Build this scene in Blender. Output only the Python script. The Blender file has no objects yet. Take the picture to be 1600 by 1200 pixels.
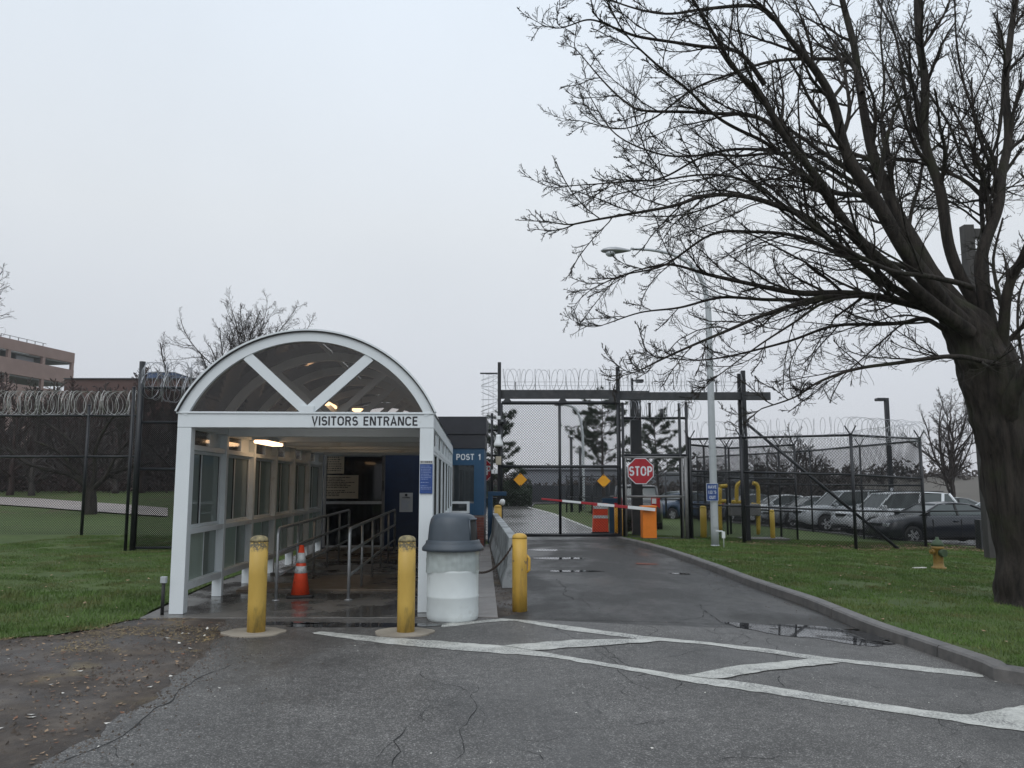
import bpy, bmesh, math, random
import numpy as np
from mathutils import Vector, Matrix, noise

random.seed(7)
rng = np.random.default_rng(7)
scene = bpy.context.scene
COL = scene.collection
R = math.radians

# ------------------------------------------------------------------ camera
PITCH = R(6.9)
CAM_H = 1.65
FPX = 1294.0            # focal length in pixels of the 1600 px wide photograph
cam_data = bpy.data.cameras.new('camera')
cam = bpy.data.objects.new('camera', cam_data)
COL.objects.link(cam)
cam.location = (0, 0, CAM_H)
cam.rotation_euler = (R(90) + PITCH, 0, 0)
cam_data.sensor_width = 36.0
cam_data.lens = FPX / 1600 * 36.0
cam_data.clip_start = 0.05
cam_data.clip_end = 4000
scene.camera = cam

# ------------------------------------------------------------------ exposure
scene.view_settings.view_transform = 'Standard'
scene.view_settings.look = 'None'
scene.view_settings.gamma = 1.0
scene.view_settings.use_curve_mapping = False
scene.view_settings.exposure = 0.0
scene.cycles.max_bounces = 6
scene.cycles.transparent_max_bounces = 24
scene.cycles.volume_bounces = 0

# ------------------------------------------------------------------ sky: an even overcast
SUN_EL, SUN_AZ = R(48), R(200)
world = bpy.data.worlds.new('World')
scene.world = world
world.use_nodes = True
wn, wl = world.node_tree.nodes, world.node_tree.links
wn.clear()
w_out = wn.new('ShaderNodeOutputWorld')
w_sky = wn.new('ShaderNodeTexSky')
w_sky.sky_type = 'NISHITA'
w_sky.sun_disc = False
w_sky.sun_elevation = SUN_EL
w_sky.sun_rotation = SUN_AZ
w_hs = wn.new('ShaderNodeHueSaturation'); w_hs.inputs['Saturation'].default_value = 0.25
w_bg1 = wn.new('ShaderNodeBackground'); w_bg1.inputs['Strength'].default_value = 0.018
wl.new(w_sky.outputs['Color'], w_hs.inputs['Color']); wl.new(w_hs.outputs['Color'], w_bg1.inputs['Color'])
w_tc = wn.new('ShaderNodeTexCoord')
w_sep = wn.new('ShaderNodeSeparateXYZ'); wl.new(w_tc.outputs['Generated'], w_sep.inputs[0])
w_ramp = wn.new('ShaderNodeValToRGB')
wl.new(w_sep.outputs['Z'], w_ramp.inputs['Fac'])
el = w_ramp.color_ramp.elements
el[0].position = 0.0; el[0].color = (0.415, 0.430, 0.475, 1)
el[1].position = 1.0; el[1].color = (0.80, 0.88, 0.97, 1)
e = el.new(0.12); e.color = (0.475, 0.500, 0.545, 1)
e = el.new(0.30); e.color = (0.565, 0.598, 0.632, 1)
e = el.new(0.55); e.color = (0.61, 0.675, 0.75, 1)
w_noi = wn.new('ShaderNodeTexNoise')
w_noi.inputs['Scale'].default_value = 1.6; w_noi.inputs['Detail'].default_value = 4; w_noi.inputs['Roughness'].default_value = 0.45
wl.new(w_tc.outputs['Generated'], w_noi.inputs['Vector'])
w_mr = wn.new('ShaderNodeMapRange')
w_mr.inputs['From Min'].default_value = 0.3; w_mr.inputs['From Max'].default_value = 0.7
w_mr.inputs['To Min'].default_value = 0.93; w_mr.inputs['To Max'].default_value = 1.06
wl.new(w_noi.outputs['Fac'], w_mr.inputs['Value'])
w_mul = wn.new('ShaderNodeVectorMath'); w_mul.operation = 'SCALE'
wl.new(w_ramp.outputs['Color'], w_mul.inputs[0]); wl.new(w_mr.outputs['Result'], w_mul.inputs['Scale'])
w_bg2 = wn.new('ShaderNodeBackground'); w_bg2.inputs['Strength'].default_value = 1.19
wl.new(w_mul.outputs['Vector'], w_bg2.inputs['Color'])
w_add = wn.new('ShaderNodeAddShader')
wl.new(w_bg1.outputs[0], w_add.inputs[0]); wl.new(w_bg2.outputs[0], w_add.inputs[1])
wl.new(w_add.outputs[0], w_out.inputs['Surface'])

sun_d = bpy.data.lights.new('sun', 'SUN')
sun_d.energy = 0.8; sun_d.angle = R(50); sun_d.color = (1.0, 0.985, 0.96)
sun = bpy.data.objects.new('sun', sun_d); COL.objects.link(sun)
sun.rotation_euler = (R(90) - SUN_EL, 0, R(180) - SUN_AZ + R(180))
sun.rotation_euler = Vector((math.sin(SUN_AZ) * math.cos(SUN_EL), math.cos(SUN_AZ) * math.cos(SUN_EL), math.sin(SUN_EL))).to_track_quat('Z', 'Y').to_euler()

# ------------------------------------------------------------------ measuring: photo pixel -> place on the ground / at a depth
SP, CP = math.sin(PITCH), math.cos(PITCH)
KN = [(-1e4, 0), (2, 0), (18, -0.52), (60, -0.7), (1e4, -0.7)]
def g(x):                                   # the ground falls away a little to the right
    for (x0, z0), (x1, z1) in zip(KN, KN[1:]):
        if x <= x1: return z0 + (z1 - z0) * (x - x0) / (x1 - x0)
    return KN[-1][1]
LAWN = 0.11                                 # right-hand lawn stands a kerb higher than the road
def ray(px, py):
    u, v = (px - 800) / FPX, (600 - py) / FPX
    return u, CP - v * SP, SP + v * CP
def P(px, py, Y):
    dx, dy, dz = ray(px, py); t = Y / dy
    return Vector((dx * t, Y, CAM_H + dz * t))
def G(px, py, off=0.0):
    dx, dy, dz = ray(px, py); z = off
    for _ in range(12):
        t = (z - CAM_H) / dz; z = g(dx * t) + off
    return Vector((dx * t, dy * t, z))

# ------------------------------------------------------------------ materials
MATS = {}
def nmat(name):
    m = bpy.data.materials.new(name); m.use_nodes = True
    nt = m.node_tree; b = nt.nodes['Principled BSDF']
    MATS[name] = m
    return m, nt, b
def noise_node(nt, scale, detail=4, rough=0.55, coord='Object', stretch=None):
    tc = nt.nodes.new('ShaderNodeTexCoord')
    n = nt.nodes.new('ShaderNodeTexNoise')
    n.inputs['Scale'].default_value = scale; n.inputs['Detail'].default_value = detail; n.inputs['Roughness'].default_value = rough
    if stretch:
        mp = nt.nodes.new('ShaderNodeMapping'); mp.inputs['Scale'].default_value = stretch
        nt.links.new(tc.outputs[coord], mp.inputs['Vector']); nt.links.new(mp.outputs['Vector'], n.inputs['Vector'])
    else:
        nt.links.new(tc.outputs[coord], n.inputs['Vector'])
    return n.outputs['Fac']
def rampn(nt, fac, stops):
    r = nt.nodes.new('ShaderNodeValToRGB'); nt.links.new(fac, r.inputs['Fac'])
    e = r.color_ramp.elements
    e[0].position, e[0].color = stops[0][0], c4(stops[0][1])
    e[1].position, e[1].color = stops[-1][0], c4(stops[-1][1])
    for p, c in stops[1:-1]:
        k = e.new(p); k.color = c4(c)
    return r.outputs['Color']
def c4(c):
    if isinstance(c, (int, float)): return (c, c, c, 1)
    return (c[0], c[1], c[2], 1)
def mixc(nt, fac, a, b, mode='MIX'):
    m = nt.nodes.new('ShaderNodeMix'); m.data_type = 'RGBA'; m.blend_type = mode
    for s, v in (('Factor', fac), ('A', a), ('B', b)):
        sock = [i for i in m.inputs if i.name == s and (i.type == 'RGBA' or s == 'Factor') and i.enabled][0]
        if hasattr(v, 'is_linked'): nt.links.new(v, sock)
        elif s == 'Factor': sock.default_value = v
        else: sock.default_value = c4(v)
    return [o for o in m.outputs if o.type == 'RGBA'][0]
def bump(nt, b, h, strength=0.3, dist=0.01):
    k = nt.nodes.new('ShaderNodeBump'); k.inputs['Strength'].default_value = strength; k.inputs['Distance'].default_value = dist
    nt.links.new(h, k.inputs['Height']); nt.links.new(k.outputs['Normal'], b.inputs['Normal'])
def simple(name, col, rough=0.5, metal=0.0, var=0.12, vscale=6, dirt=None, dirt_amt=0.5, dscale=3, bmp=0.0, bscale=60, spec=0.5, stretch=None, coat=0):
    m, nt, b = nmat(name)
    f = noise_node(nt, vscale, 5, 0.6, stretch=stretch)
    c = rampn(nt, f, [(0.3, [x * (1 - var) for x in col]), (0.7, [min(1, x * (1 + var)) for x in col])])
    if dirt is not None:
        d = noise_node(nt, dscale, 8, 0.68)
        df = rampn(nt, d, [(0.62 - dirt_amt * 0.22, 0.0), (0.74 - dirt_amt * 0.1, 0.9)])
        c = mixc(nt, df, c, dirt)
    nt.links.new(c, b.inputs['Base Color'])
    b.inputs['Roughness'].default_value = rough; b.inputs['Metallic'].default_value = metal
    b.inputs['Specular IOR Level'].default_value = spec
    if coat: b.inputs['Coat Weight'].default_value = coat; b.inputs['Coat Roughness'].default_value = 0.06
    if bmp: bump(nt, b, noise_node(nt, bscale, 4), bmp, 0.004)
    return m

M = {}
M['white_metal'] = simple('white_metal', (0.70, 0.745, 0.765), 0.42, var=0.03, vscale=2, dirt=(0.42, 0.42, 0.38), dirt_amt=0.15, dscale=1.2)
M['white_paint'] = simple('white_paint', (0.74, 0.76, 0.77), 0.35, var=0.03)
M['black_steel'] = simple('black_steel', (0.012, 0.014, 0.018), 0.42, var=0.25, vscale=9)
M['black_beam'] = simple('black_beam', (0.035, 0.038, 0.042), 0.45, var=0.35, vscale=5, dirt=(0.075, 0.07, 0.07), dirt_amt=0.5)
M['wire_black'] = simple('wire_black', (0.008, 0.009, 0.011), 0.7, spec=0.2)
M['wire_razor'] = simple('wire_razor', (0.34, 0.35, 0.37), 0.35, metal=0.6)
M['razor_bright'] = simple('razor_bright', (0.42, 0.415, 0.40), 0.4, metal=0.3)
M['galv'] = simple('galv', (0.36, 0.37, 0.38), 0.42, metal=0.7, var=0.15, vscale=12)
M['galv_dull'] = simple('galv_dull', (0.20, 0.20, 0.20), 0.5, metal=0.4, var=0.2, vscale=10)
M['pole_grey'] = simple('pole_grey', (0.44, 0.47, 0.49), 0.5, metal=0.2, var=0.08, vscale=3, dirt=(0.25, 0.25, 0.24), dirt_amt=0.3)
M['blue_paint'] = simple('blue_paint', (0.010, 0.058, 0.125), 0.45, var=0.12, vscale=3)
M['blue_paint_shaded'] = simple('blue_paint_shaded', (0.008, 0.018, 0.045), 0.45, var=0.2)  # blue wall paint with the shade inside the shelter put into its colour
M['parapet'] = simple('parapet', (0.018, 0.02, 0.027), 0.5, var=0.25, vscale=3)
M['beige'] = simple('beige', (0.42, 0.38, 0.30), 0.6, var=0.06)
M['sign_beige'] = simple('sign_beige', (0.50, 0.43, 0.34), 0.5, var=0.05)
M['paper'] = simple('paper', (0.42, 0.43, 0.43), 0.7, var=0.05)
M['ink'] = simple('ink', (0.02, 0.02, 0.025), 0.6)
M['ink_pale'] = simple('ink_pale', (0.25, 0.31, 0.5), 0.6)
M['sign_blue'] = simple('sign_blue', (0.02, 0.06, 0.22), 0.4)
M['sign_white'] = simple('sign_white', (0.62, 0.66, 0.70), 0.4)
M['stop_red'] = simple('stop_red', (0.36, 0.018, 0.028), 0.35, var=0.1)
M['diamond'] = simple('diamond', (0.72, 0.33, 0.012), 0.45, var=0.08)
M['orange_y'] = simple('orange_y', (0.60, 0.32, 0.05), 0.5, var=0.1)
M['orange'] = simple('orange', (0.75, 0.20, 0.015), 0.42, var=0.08, vscale=4)
M['cone_orange'] = simple('cone_orange', (0.78, 0.075, 0.025), 0.45, var=0.1, dirt=(0.30, 0.03, 0.02), dirt_amt=0.3, dscale=9)
M['cone_white'] = simple('cone_white', (0.62, 0.64, 0.64), 0.35, dirt=(0.12, 0.12, 0.12), dirt_amt=0.55, dscale=14)
M['rubber'] = simple('rubber', (0.018, 0.018, 0.018), 0.6)
M['lid'] = simple('lid', (0.058, 0.074, 0.092), 0.45, var=0.1, vscale=5, bmp=0.05, bscale=30)
M['drum'] = simple('drum', (0.68, 0.73, 0.73), 0.42, var=0.05, vscale=3, dirt=(0.48, 0.49, 0.46), dirt_amt=0.2, dscale=2.5, bmp=0.06, bscale=12)
M['mould'] = simple('mould', (0.60, 0.60, 0.60), 0.6)
M['barrier_c'] = simple('barrier_c', (0.36, 0.38, 0.39), 0.7, var=0.15, vscale=3, dirt=(0.05, 0.055, 0.05), dirt_amt=0.75, dscale=2.2, bmp=0.2, bscale=25)
M['kerb'] = simple('kerb', (0.115, 0.108, 0.102), 0.5, var=0.25, vscale=5, dirt=(0.06, 0.06, 0.06), dirt_amt=0.6, dscale=4, bmp=0.35, bscale=45)
M['gas_yellow'] = simple('gas_yellow', (0.48, 0.33, 0.04), 0.45, var=0.1)
M['hydrant_y'] = simple('hydrant_y', (0.26, 0.16, 0.035), 0.55, var=0.2, vscale=14, dirt=(0.10, 0.05, 0.02), dirt_amt=0.5, dscale=14)
M['hydrant_g'] = simple('hydrant_g', (0.045, 0.075, 0.035), 0.55, var=0.2)
M['rust'] = simple('rust', (0.16, 0.05, 0.02), 0.8)
M['brick_a'] = simple('brick_a', (0.20, 0.062, 0.045), 0.8, var=0.2, vscale=3)
M['brick_b'] = simple('brick_b', (0.15, 0.05, 0.038), 0.8, var=0.2, vscale=3)
M['mortar'] = simple('mortar', (0.16, 0.13, 0.12), 0.9)
M['pink_brick'] = simple('pink_brick', (0.27, 0.185, 0.165), 0.85, var=0.1, vscale=0.4)
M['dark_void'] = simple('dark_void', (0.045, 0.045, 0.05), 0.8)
M['grey_panel'] = simple('grey_panel', (0.24, 0.25, 0.27), 0.7, var=0.08, vscale=0.2)
M['far_wall'] = simple('far_wall', (0.19, 0.20, 0.225), 0.8, var=0.06, vscale=0.15)
M['screen_dark'] = simple('screen_dark', (0.025, 0.028, 0.035), 0.7, var=0.2, vscale=0.3)
M['path'] = simple('path', (0.33, 0.29, 0.27), 0.55, var=0.08, vscale=1)
M['post_wood'] = simple('post_wood', (0.055, 0.052, 0.05), 0.8, var=0.3, vscale=6, stretch=(1, 1, 0.15))
M['leaf'] = simple('leaf', (0.16, 0.075, 0.04), 0.75, var=0.35, vscale=2)
M['leaf_b'] = simple('leaf_b', (0.30, 0.20, 0.12), 0.75, var=0.3, vscale=2)
M['litter'] = simple('litter', (0.62, 0.60, 0.55), 0.6, var=0.2, vscale=8)
M['chain_dark'] = simple('chain_dark', (0.045, 0.03, 0.022), 0.6, metal=0.5)
M['chrome'] = simple('chrome', (0.55, 0.56, 0.57), 0.2, metal=1.0, var=0.03)
M['rim_silver'] = simple('rim_silver', (0.50, 0.51, 0.52), 0.3, metal=0.25, var=0.03)
M['tail_red'] = simple('tail_red', (0.38, 0.012, 0.012), 0.2)
M['lamp_glass'] = simple('lamp_glass', (0.55, 0.58, 0.60), 0.15, var=0.05)
M['crack'] = simple('crack', (0.012, 0.012, 0.012), 0.8)

def yellow_mat():
    m, nt, b = nmat('bollard_yellow')
    base = rampn(nt, noise_node(nt, 5, 5, stretch=(1, 1, 0.25)), [(0.3, (0.46, 0.30, 0.06)), (0.7, (0.58, 0.385, 0.085))])
    d = rampn(nt, noise_node(nt, 3.2, 9, 0.7, stretch=(1.6, 1.6, 0.5)), [(0.52, 0.0), (0.66, 0.75)])
    c = mixc(nt, d, base, (0.14, 0.115, 0.045))
    # weathered, paint-worn cap: grey concrete with black mould under it
    tc = nt.nodes.new('ShaderNodeTexCoord'); sp = nt.nodes.new('ShaderNodeSeparateXYZ'); nt.links.new(tc.outputs['Object'], sp.inputs[0])
    ad = nt.nodes.new('ShaderNodeMath'); ad.operation = 'MULTIPLY_ADD'; ad.inputs[1].default_value = 0.16
    nt.links.new(noise_node(nt, 16, 6, 0.65), ad.inputs[0]); nt.links.new(sp.outputs['Z'], ad.inputs[2])
    mo = rampn(nt, ad.outputs[0], [(0.965, 0.0), (1.0, 1.0)])
    chips = rampn(nt, noise_node(nt, 38, 6, 0.7), [(0.45, 0.0), (0.5, 1.0)])
    mm = nt.nodes.new('ShaderNodeMath'); mm.operation = 'MULTIPLY'; nt.links.new(mo, mm.inputs[0]); nt.links.new(chips, mm.inputs[1])
    c = mixc(nt, mm.outputs[0], c, (0.09, 0.075, 0.04))
    nt.links.new(c, b.inputs['Base Color']); b.inputs['Roughness'].default_value = 0.5
    bump(nt, b, noise_node(nt, 40, 5), 0.15, 0.004)
    return m
M['yellow'] = yellow_mat()
M['cap_grey'] = simple('cap_grey', (0.30, 0.25, 0.13), 0.75, var=0.25, vscale=12, dirt=(0.05, 0.045, 0.035), dirt_amt=1.0, dscale=22, bmp=0.3)

def chip_yellow():
    m, nt, b = nmat('bollard_yellow_chipped')
    base = rampn(nt, noise_node(nt, 4, 5), [(0.3, (0.52, 0.31, 0.05)), (0.7, (0.62, 0.39, 0.07))])
    ch = rampn(nt, noise_node(nt, 9, 6, 0.6), [(0.655, 0.0), (0.67, 1.0)])
    c = mixc(nt, ch, base, (0.10, 0.085, 0.085))
    st = rampn(nt, noise_node(nt, 3, 8, 0.7, stretch=(2, 2, 0.3)), [(0.5, 0.0), (0.7, 0.6)])
    c = mixc(nt, st, c, (0.17, 0.12, 0.04))
    nt.links.new(c, b.inputs['Base Color']); b.inputs['Roughness'].default_value = 0.5
    return m
M['yellow_chip'] = chip_yellow()

def asphalt(name, lo, hi, speck, rlo, rhi, wet_scale, dark):
    m, nt, b = nmat(name)
    f = noise_node(nt, 90, 3, 0.7)
    agg = rampn(nt, f, [(0.30, lo), (0.56, hi), (0.68, speck)])
    f2 = noise_node(nt, 0.9, 8, 0.68)
    pat = rampn(nt, f2, [(0.35, 0.66), (0.65, 1.15)])
    c = mixc(nt, 1.0, agg, pat, 'MULTIPLY')
    c = mixc(nt, 1.0, c, (1.04, 1.0, 0.95), 'MULTIPLY')
    c = mixc(nt, 1.0, c, rampn(nt, noise_node(nt, 11, 6, 0.7), [(0.35, 0.72), (0.65, 1.12)]), 'MULTIPLY')
    w = noise_node(nt, wet_scale, 5, 0.6, stretch=(1.0, 0.55, 1))
    wr = rampn(nt, w, [(0.44, 0.0), (0.60, 1.0)])
    c = mixc(nt, wr, c, mixc(nt, 1.0, c, dark, 'MULTIPLY'))
    # fine cracks
    tc = nt.nodes.new('ShaderNodeTexCoord'); vo = nt.nodes.new('ShaderNodeTexVoronoi'); vo.feature = 'DISTANCE_TO_EDGE'
    vo.inputs['Scale'].default_value = 1.1
    ofs = nt.nodes.new('ShaderNodeTexNoise'); ofs.inputs['Scale'].default_value = 3; ofs.inputs['Detail'].default_value = 5
    nt.links.new(tc.outputs['Object'], ofs.inputs['Vector'])
    mx = nt.nodes.new('ShaderNodeVectorMath'); mx.operation = 'MULTIPLY_ADD'; mx.inputs[1].default_value = (0.5, 0.5, 0)
    nt.links.new(ofs.outputs['Color'], mx.inputs[0]); nt.links.new(tc.outputs['Object'], mx.inputs[2]); nt.links.new(mx.outputs[0], vo.inputs['Vector'])
    cr = rampn(nt, vo.outputs['Distance'], [(0.0, 1.0), (0.011, 0.0)])
    mk = rampn(nt, noise_node(nt, 0.45, 3), [(0.5, 0.0), (0.62, 0.75)])
    mm = nt.nodes.new('ShaderNodeMath'); mm.operation = 'MULTIPLY'; nt.links.new(cr, mm.inputs[0]); nt.links.new(mk, mm.inputs[1])
    c = mixc(nt, mm.outputs[0], c, (0.02, 0.02, 0.02))
    nt.links.new(c, b.inputs['Base Color'])
    rr = nt.nodes.new('ShaderNodeMapRange'); rr.inputs['To Min'].default_value = rhi; rr.inputs['To Max'].default_value = rlo
    nt.links.new(wr, rr.inputs['Value']); nt.links.new(rr.outputs[0], b.inputs['Roughness'])
    bump(nt, b, f, 0.5, 0.004)
    return m
M['asphalt_apron'] = asphalt('asphalt_apron', 0.035, 0.110, 0.46, 0.45, 0.66, 0.5, 0.72)
M['asphalt_drive'] = asphalt('asphalt_drive', 0.013, 0.034, 0.13, 0.30, 0.60, 0.7, 0.7)
MATS['asphalt_drive'].node_tree.nodes['Principled BSDF'].inputs['Specular IOR Level'].default_value = 0.32
M['asphalt_far'] = asphalt('asphalt_far', 0.17, 0.22, 0.28, 0.14, 0.25, 0.2, 0.9)

def concrete(name, c0, c1, rough, wetr, wcol):
    m, nt, b = nmat(name)
    c = rampn(nt, noise_node(nt, 3, 8, 0.65), [(0.3, c0), (0.7, c1)])
    w = rampn(nt, noise_node(nt, 0.9, 5, 0.6), [(0.42, 0.0), (0.58, 1.0)])
    c = mixc(nt, w, c, mixc(nt, 1.0, c, wcol, 'MULTIPLY'))
    nt.links.new(c, b.inputs['Base Color'])
    rr = nt.nodes.new('ShaderNodeMapRange'); rr.inputs['To Min'].default_value = rough; rr.inputs['To Max'].default_value = wetr
    nt.links.new(w, rr.inputs['Value']); nt.links.new(rr.outputs[0], b.inputs['Roughness'])
    bump(nt, b, noise_node(nt, 50, 5), 0.15, 0.003)
    return m
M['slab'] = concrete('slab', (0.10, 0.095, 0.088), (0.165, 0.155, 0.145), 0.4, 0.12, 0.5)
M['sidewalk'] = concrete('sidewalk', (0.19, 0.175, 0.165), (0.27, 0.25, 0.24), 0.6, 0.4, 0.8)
M['footing'] = concrete('footing', (0.24, 0.21, 0.17), (0.36, 0.32, 0.26), 0.75, 0.6, 0.8)
M['tan_floor'] = concrete('tan_floor', (0.13, 0.10, 0.07), (0.20, 0.155, 0.115), 0.5, 0.2, 0.5)

def grass_ground(name, a, bcol, soil, amt):
    m, nt, b = nmat(name)
    c = rampn(nt, noise_node(nt, 1.2, 7, 0.65), [(0.3, a), (0.7, bcol)])
    fine = rampn(nt, noise_node(nt, 45, 5, 0.7), [(0.3, 0.6), (0.7, 1.3)])
    c = mixc(nt, 1.0, c, fine, 'MULTIPLY')
    s = rampn(nt, noise_node(nt, 0.7, 8, 0.7), [(0.62 - amt, 0.0), (0.75 - amt, 0.85)])
    c = mixc(nt, s, c, soil)
    nt.links.new(c, b.inputs['Base Color']); b.inputs['Roughness'].default_value = 0.85
    b.inputs['Specular IOR Level'].default_value = 0.25
    bump(nt, b, noise_node(nt, 30, 6, 0.7), 0.6, 0.02)
    return m
M['lawn'] = grass_ground('lawn', (0.050, 0.080, 0.022), (0.086, 0.122, 0.034), (0.085, 0.072, 0.036), 0.05)
M['far_ground'] = grass_ground('far_ground', (0.055, 0.085, 0.022), (0.085, 0.115, 0.035), (0.09, 0.075, 0.04), 0.1)
def dirt_mat():
    m, nt, b = nmat('dirt')
    c = rampn(nt, noise_node(nt, 1.7, 9, 0.68), [(0.30, (0.016, 0.011, 0.008)), (0.5, (0.045, 0.033, 0.025)), (0.72, (0.12, 0.095, 0.072))])
    st = rampn(nt, noise_node(nt, 1.1, 6, 0.6), [(0.60, 0.0), (0.72, 0.8)])
    fib = rampn(nt, noise_node(nt, 40, 3, 0.6, stretch=(1, 5, 1)), [(0.35, (0.09, 0.065, 0.03)), (0.65, (0.20, 0.15, 0.07))])
    c = mixc(nt, st, c, fib)
    nt.links.new(c, b.inputs['Base Color'])
    rr = rampn(nt, noise_node(nt, 0.8, 4), [(0.4, 0.85), (0.6, 0.38)])
    nt.links.new(rr, b.inputs['Roughness'])
    bump(nt, b, noise_node(nt, 22, 8, 0.7), 0.8, 0.02)
    return m
M['dirt'] = dirt_mat()
def marking():
    m, nt, b = nmat('marking')
    c = rampn(nt, noise_node(nt, 5, 6), [(0.3, (0.46, 0.46, 0.42)), (0.7, (0.60, 0.60, 0.56))])
    wear = rampn(nt, noise_node(nt, 55, 6, 0.75), [(0.44, 0.0), (0.54, 0.95)])
    big = rampn(nt, noise_node(nt, 2.2, 6, 0.65), [(0.38, 0.12), (0.62, 1.0)])
    mm = nt.nodes.new('ShaderNodeMath'); mm.operation = 'MULTIPLY'; nt.links.new(wear, mm.inputs[0]); nt.links.new(big, mm.inputs[1])
    c = mixc(nt, mm.outputs[0], c, (0.09, 0.09, 0.09))
    nt.links.new(c, b.inputs['Base Color']); b.inputs['Roughness'].default_value = 0.5
    bump(nt, b, noise_node(nt, 90, 3), 0.3, 0.003)
    return m
M['marking'] = marking()
def water():
    m = bpy.data.materials.new('water_film'); m.use_nodes = True; nt = m.node_tree; nt.nodes.clear()
    out = nt.nodes.new('ShaderNodeOutputMaterial'); tr = nt.nodes.new('ShaderNodeBsdfTransparent')
    b = nt.nodes.new('ShaderNodeBsdfPrincipled'); b.inputs['Base Color'].default_value = (0.035, 0.035, 0.037, 1)
    b.inputs['Roughness'].default_value = 0.03; b.inputs['IOR'].default_value = 1.5
    mx = nt.nodes.new('ShaderNodeMixShader')
    nt.links.new(rampn(nt, noise_node(nt, 7, 7, 0.65), [(0.36, 0.0), (0.44, 1.0)]), mx.inputs[0])
    nt.links.new(tr.outputs[0], mx.inputs[1]); nt.links.new(b.outputs[0], mx.inputs[2]); nt.links.new(mx.outputs[0], out.inputs['Surface'])
    return m
M['water'] = water()

def tinted(name, col, trans, rough=0.05, gloss=0.12, dif=None, dfac=0.0):
    m = bpy.data.materials.new(name); m.use_nodes = True; nt = m.node_tree; nt.nodes.clear()
    out = nt.nodes.new('ShaderNodeOutputMaterial')
    t = nt.nodes.new('ShaderNodeBsdfTransparent'); t.inputs['Color'].default_value = c4([x * trans for x in col])
    base = t.outputs[0]
    if dif is not None:
        d = nt.nodes.new('ShaderNodeBsdfDiffuse')
        nt.links.new(rampn(nt, noise_node(nt, 4, 6, 0.6, stretch=(6, 6, 0.4)), [(0.3, [x * 0.75 for x in dif]), (0.7, dif)]), d.inputs['Color'])
        tl = nt.nodes.new('ShaderNodeBsdfTranslucent'); tl.inputs['Color'].default_value = c4(dif); m2 = nt.nodes.new('ShaderNodeMixShader'); m2.inputs[0].default_value = 0.5
        nt.links.new(d.outputs[0], m2.inputs[1]); nt.links.new(tl.outputs[0], m2.inputs[2])
        mx = nt.nodes.new('ShaderNodeMixShader'); mx.inputs[0].default_value = dfac
        nt.links.new(base, mx.inputs[1]); nt.links.new(m2.outputs[0], mx.inputs[2]); base = mx.outputs[0]
    gl = nt.nodes.new('ShaderNodeBsdfGlossy'); gl.inputs['Roughness'].default_value = rough; gl.inputs['Color'].default_value = (0.9, 0.9, 0.9, 1)
    fr = nt.nodes.new('ShaderNodeFresnel'); fr.inputs['IOR'].default_value = 1.45
    sc = nt.nodes.new('ShaderNodeMath'); sc.operation = 'MULTIPLY_ADD'; sc.inputs[1].default_value = 0.9; sc.inputs[2].default_value = 0.0
    nt.links.new(fr.outputs[0], sc.inputs[0])
    mx = nt.nodes.new('ShaderNodeMixShader'); nt.links.new(sc.outputs[0], mx.inputs[0]); nt.links.new(base, mx.inputs[1]); nt.links.new(gl.outputs[0], mx.inputs[2])
    nt.links.new(mx.outputs[0], out.inputs['Surface'])
    return m
M['smoked'] = tinted('smoked', (1.0, 0.96, 0.93), 0.88, dif=(0.05, 0.045, 0.04), dfac=0.04)
M['smoked_roof'] = tinted('smoked_roof', (1.0, 0.93, 0.88), 0.20, dif=(0.10, 0.09, 0.085), dfac=0.25)
M['pane'] = tinted('pane', (0.8, 0.9, 0.86), 0.6, dif=(0.42, 0.47, 0.45), dfac=0.55)
M['pane_milky'] = tinted('pane_milky', (0.8, 0.95, 0.88), 0.4, dif=(0.55, 0.63, 0.58), dfac=0.9)
M['door_glass'] = tinted('door_glass', (0.6, 0.65, 0.75), 0.3, dif=(0.012, 0.014, 0.02), dfac=0.5)
def glass_dark(name, col, rough=0.06):
    m, nt, b = nmat(name)
    b.inputs['Base Color'].default_value = c4(col); b.inputs['Roughness'].default_value = rough; b.inputs['Specular IOR Level'].default_value = 0.9
    return m
M['glass_dark'] = glass_dark('glass_dark', (0.02, 0.026, 0.03))
M['car_glass'] = glass_dark('car_glass', (0.045, 0.06, 0.06), 0.05)
def emis(name, col, s):
    m, nt, b = nmat(name)
    b.inputs['Base Color'].default_value = c4(col); b.inputs['Emission Color'].default_value = c4(col); b.inputs['Emission Strength'].default_value = s
    return m
M['lamp_warm'] = emis('lamp_warm', (1.0, 0.66, 0.38), 3.4)
M['liner'] = tinted('liner', (0.95, 1, 0.98), 0.85, rough=0.2, dif=(0.78, 0.84, 0.83), dfac=0.9)

def bark(name, a, bb, scale=9, moss=True):
    m, nt, b = nmat(name)
    f = noise_node(nt, scale, 8, 0.72, stretch=(1.3, 1.3, 0.16))
    c = rampn(nt, f, [(0.32, a), (0.68, bb)])
    if moss:
        ms = rampn(nt, noise_node(nt, 1.7, 6, 0.6), [(0.52, 0.0), (0.68, 0.5)])
        c = mixc(nt, ms, c, (0.040, 0.048, 0.022))
    nt.links.new(c, b.inputs['Base Color']); b.inputs['Roughness'].default_value = 0.85; b.inputs['Specular IOR Level'].default_value = 0.3
    bump(nt, b, f, 1.0, 0.06)
    return m
M['bark'] = bark('bark', (0.008, 0.007, 0.006), (0.060, 0.050, 0.042))
M['bark_far'] = bark('bark_far', (0.035, 0.029, 0.027), (0.065, 0.055, 0.052), 4, False)
M['twig_red'] = simple('twig_red', (0.050, 0.031, 0.028), 0.85, var=0.3, vscale=0.4)
M['twig_grey'] = simple('twig_grey', (0.060, 0.050, 0.046), 0.85, var=0.2, vscale=0.4)
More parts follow.
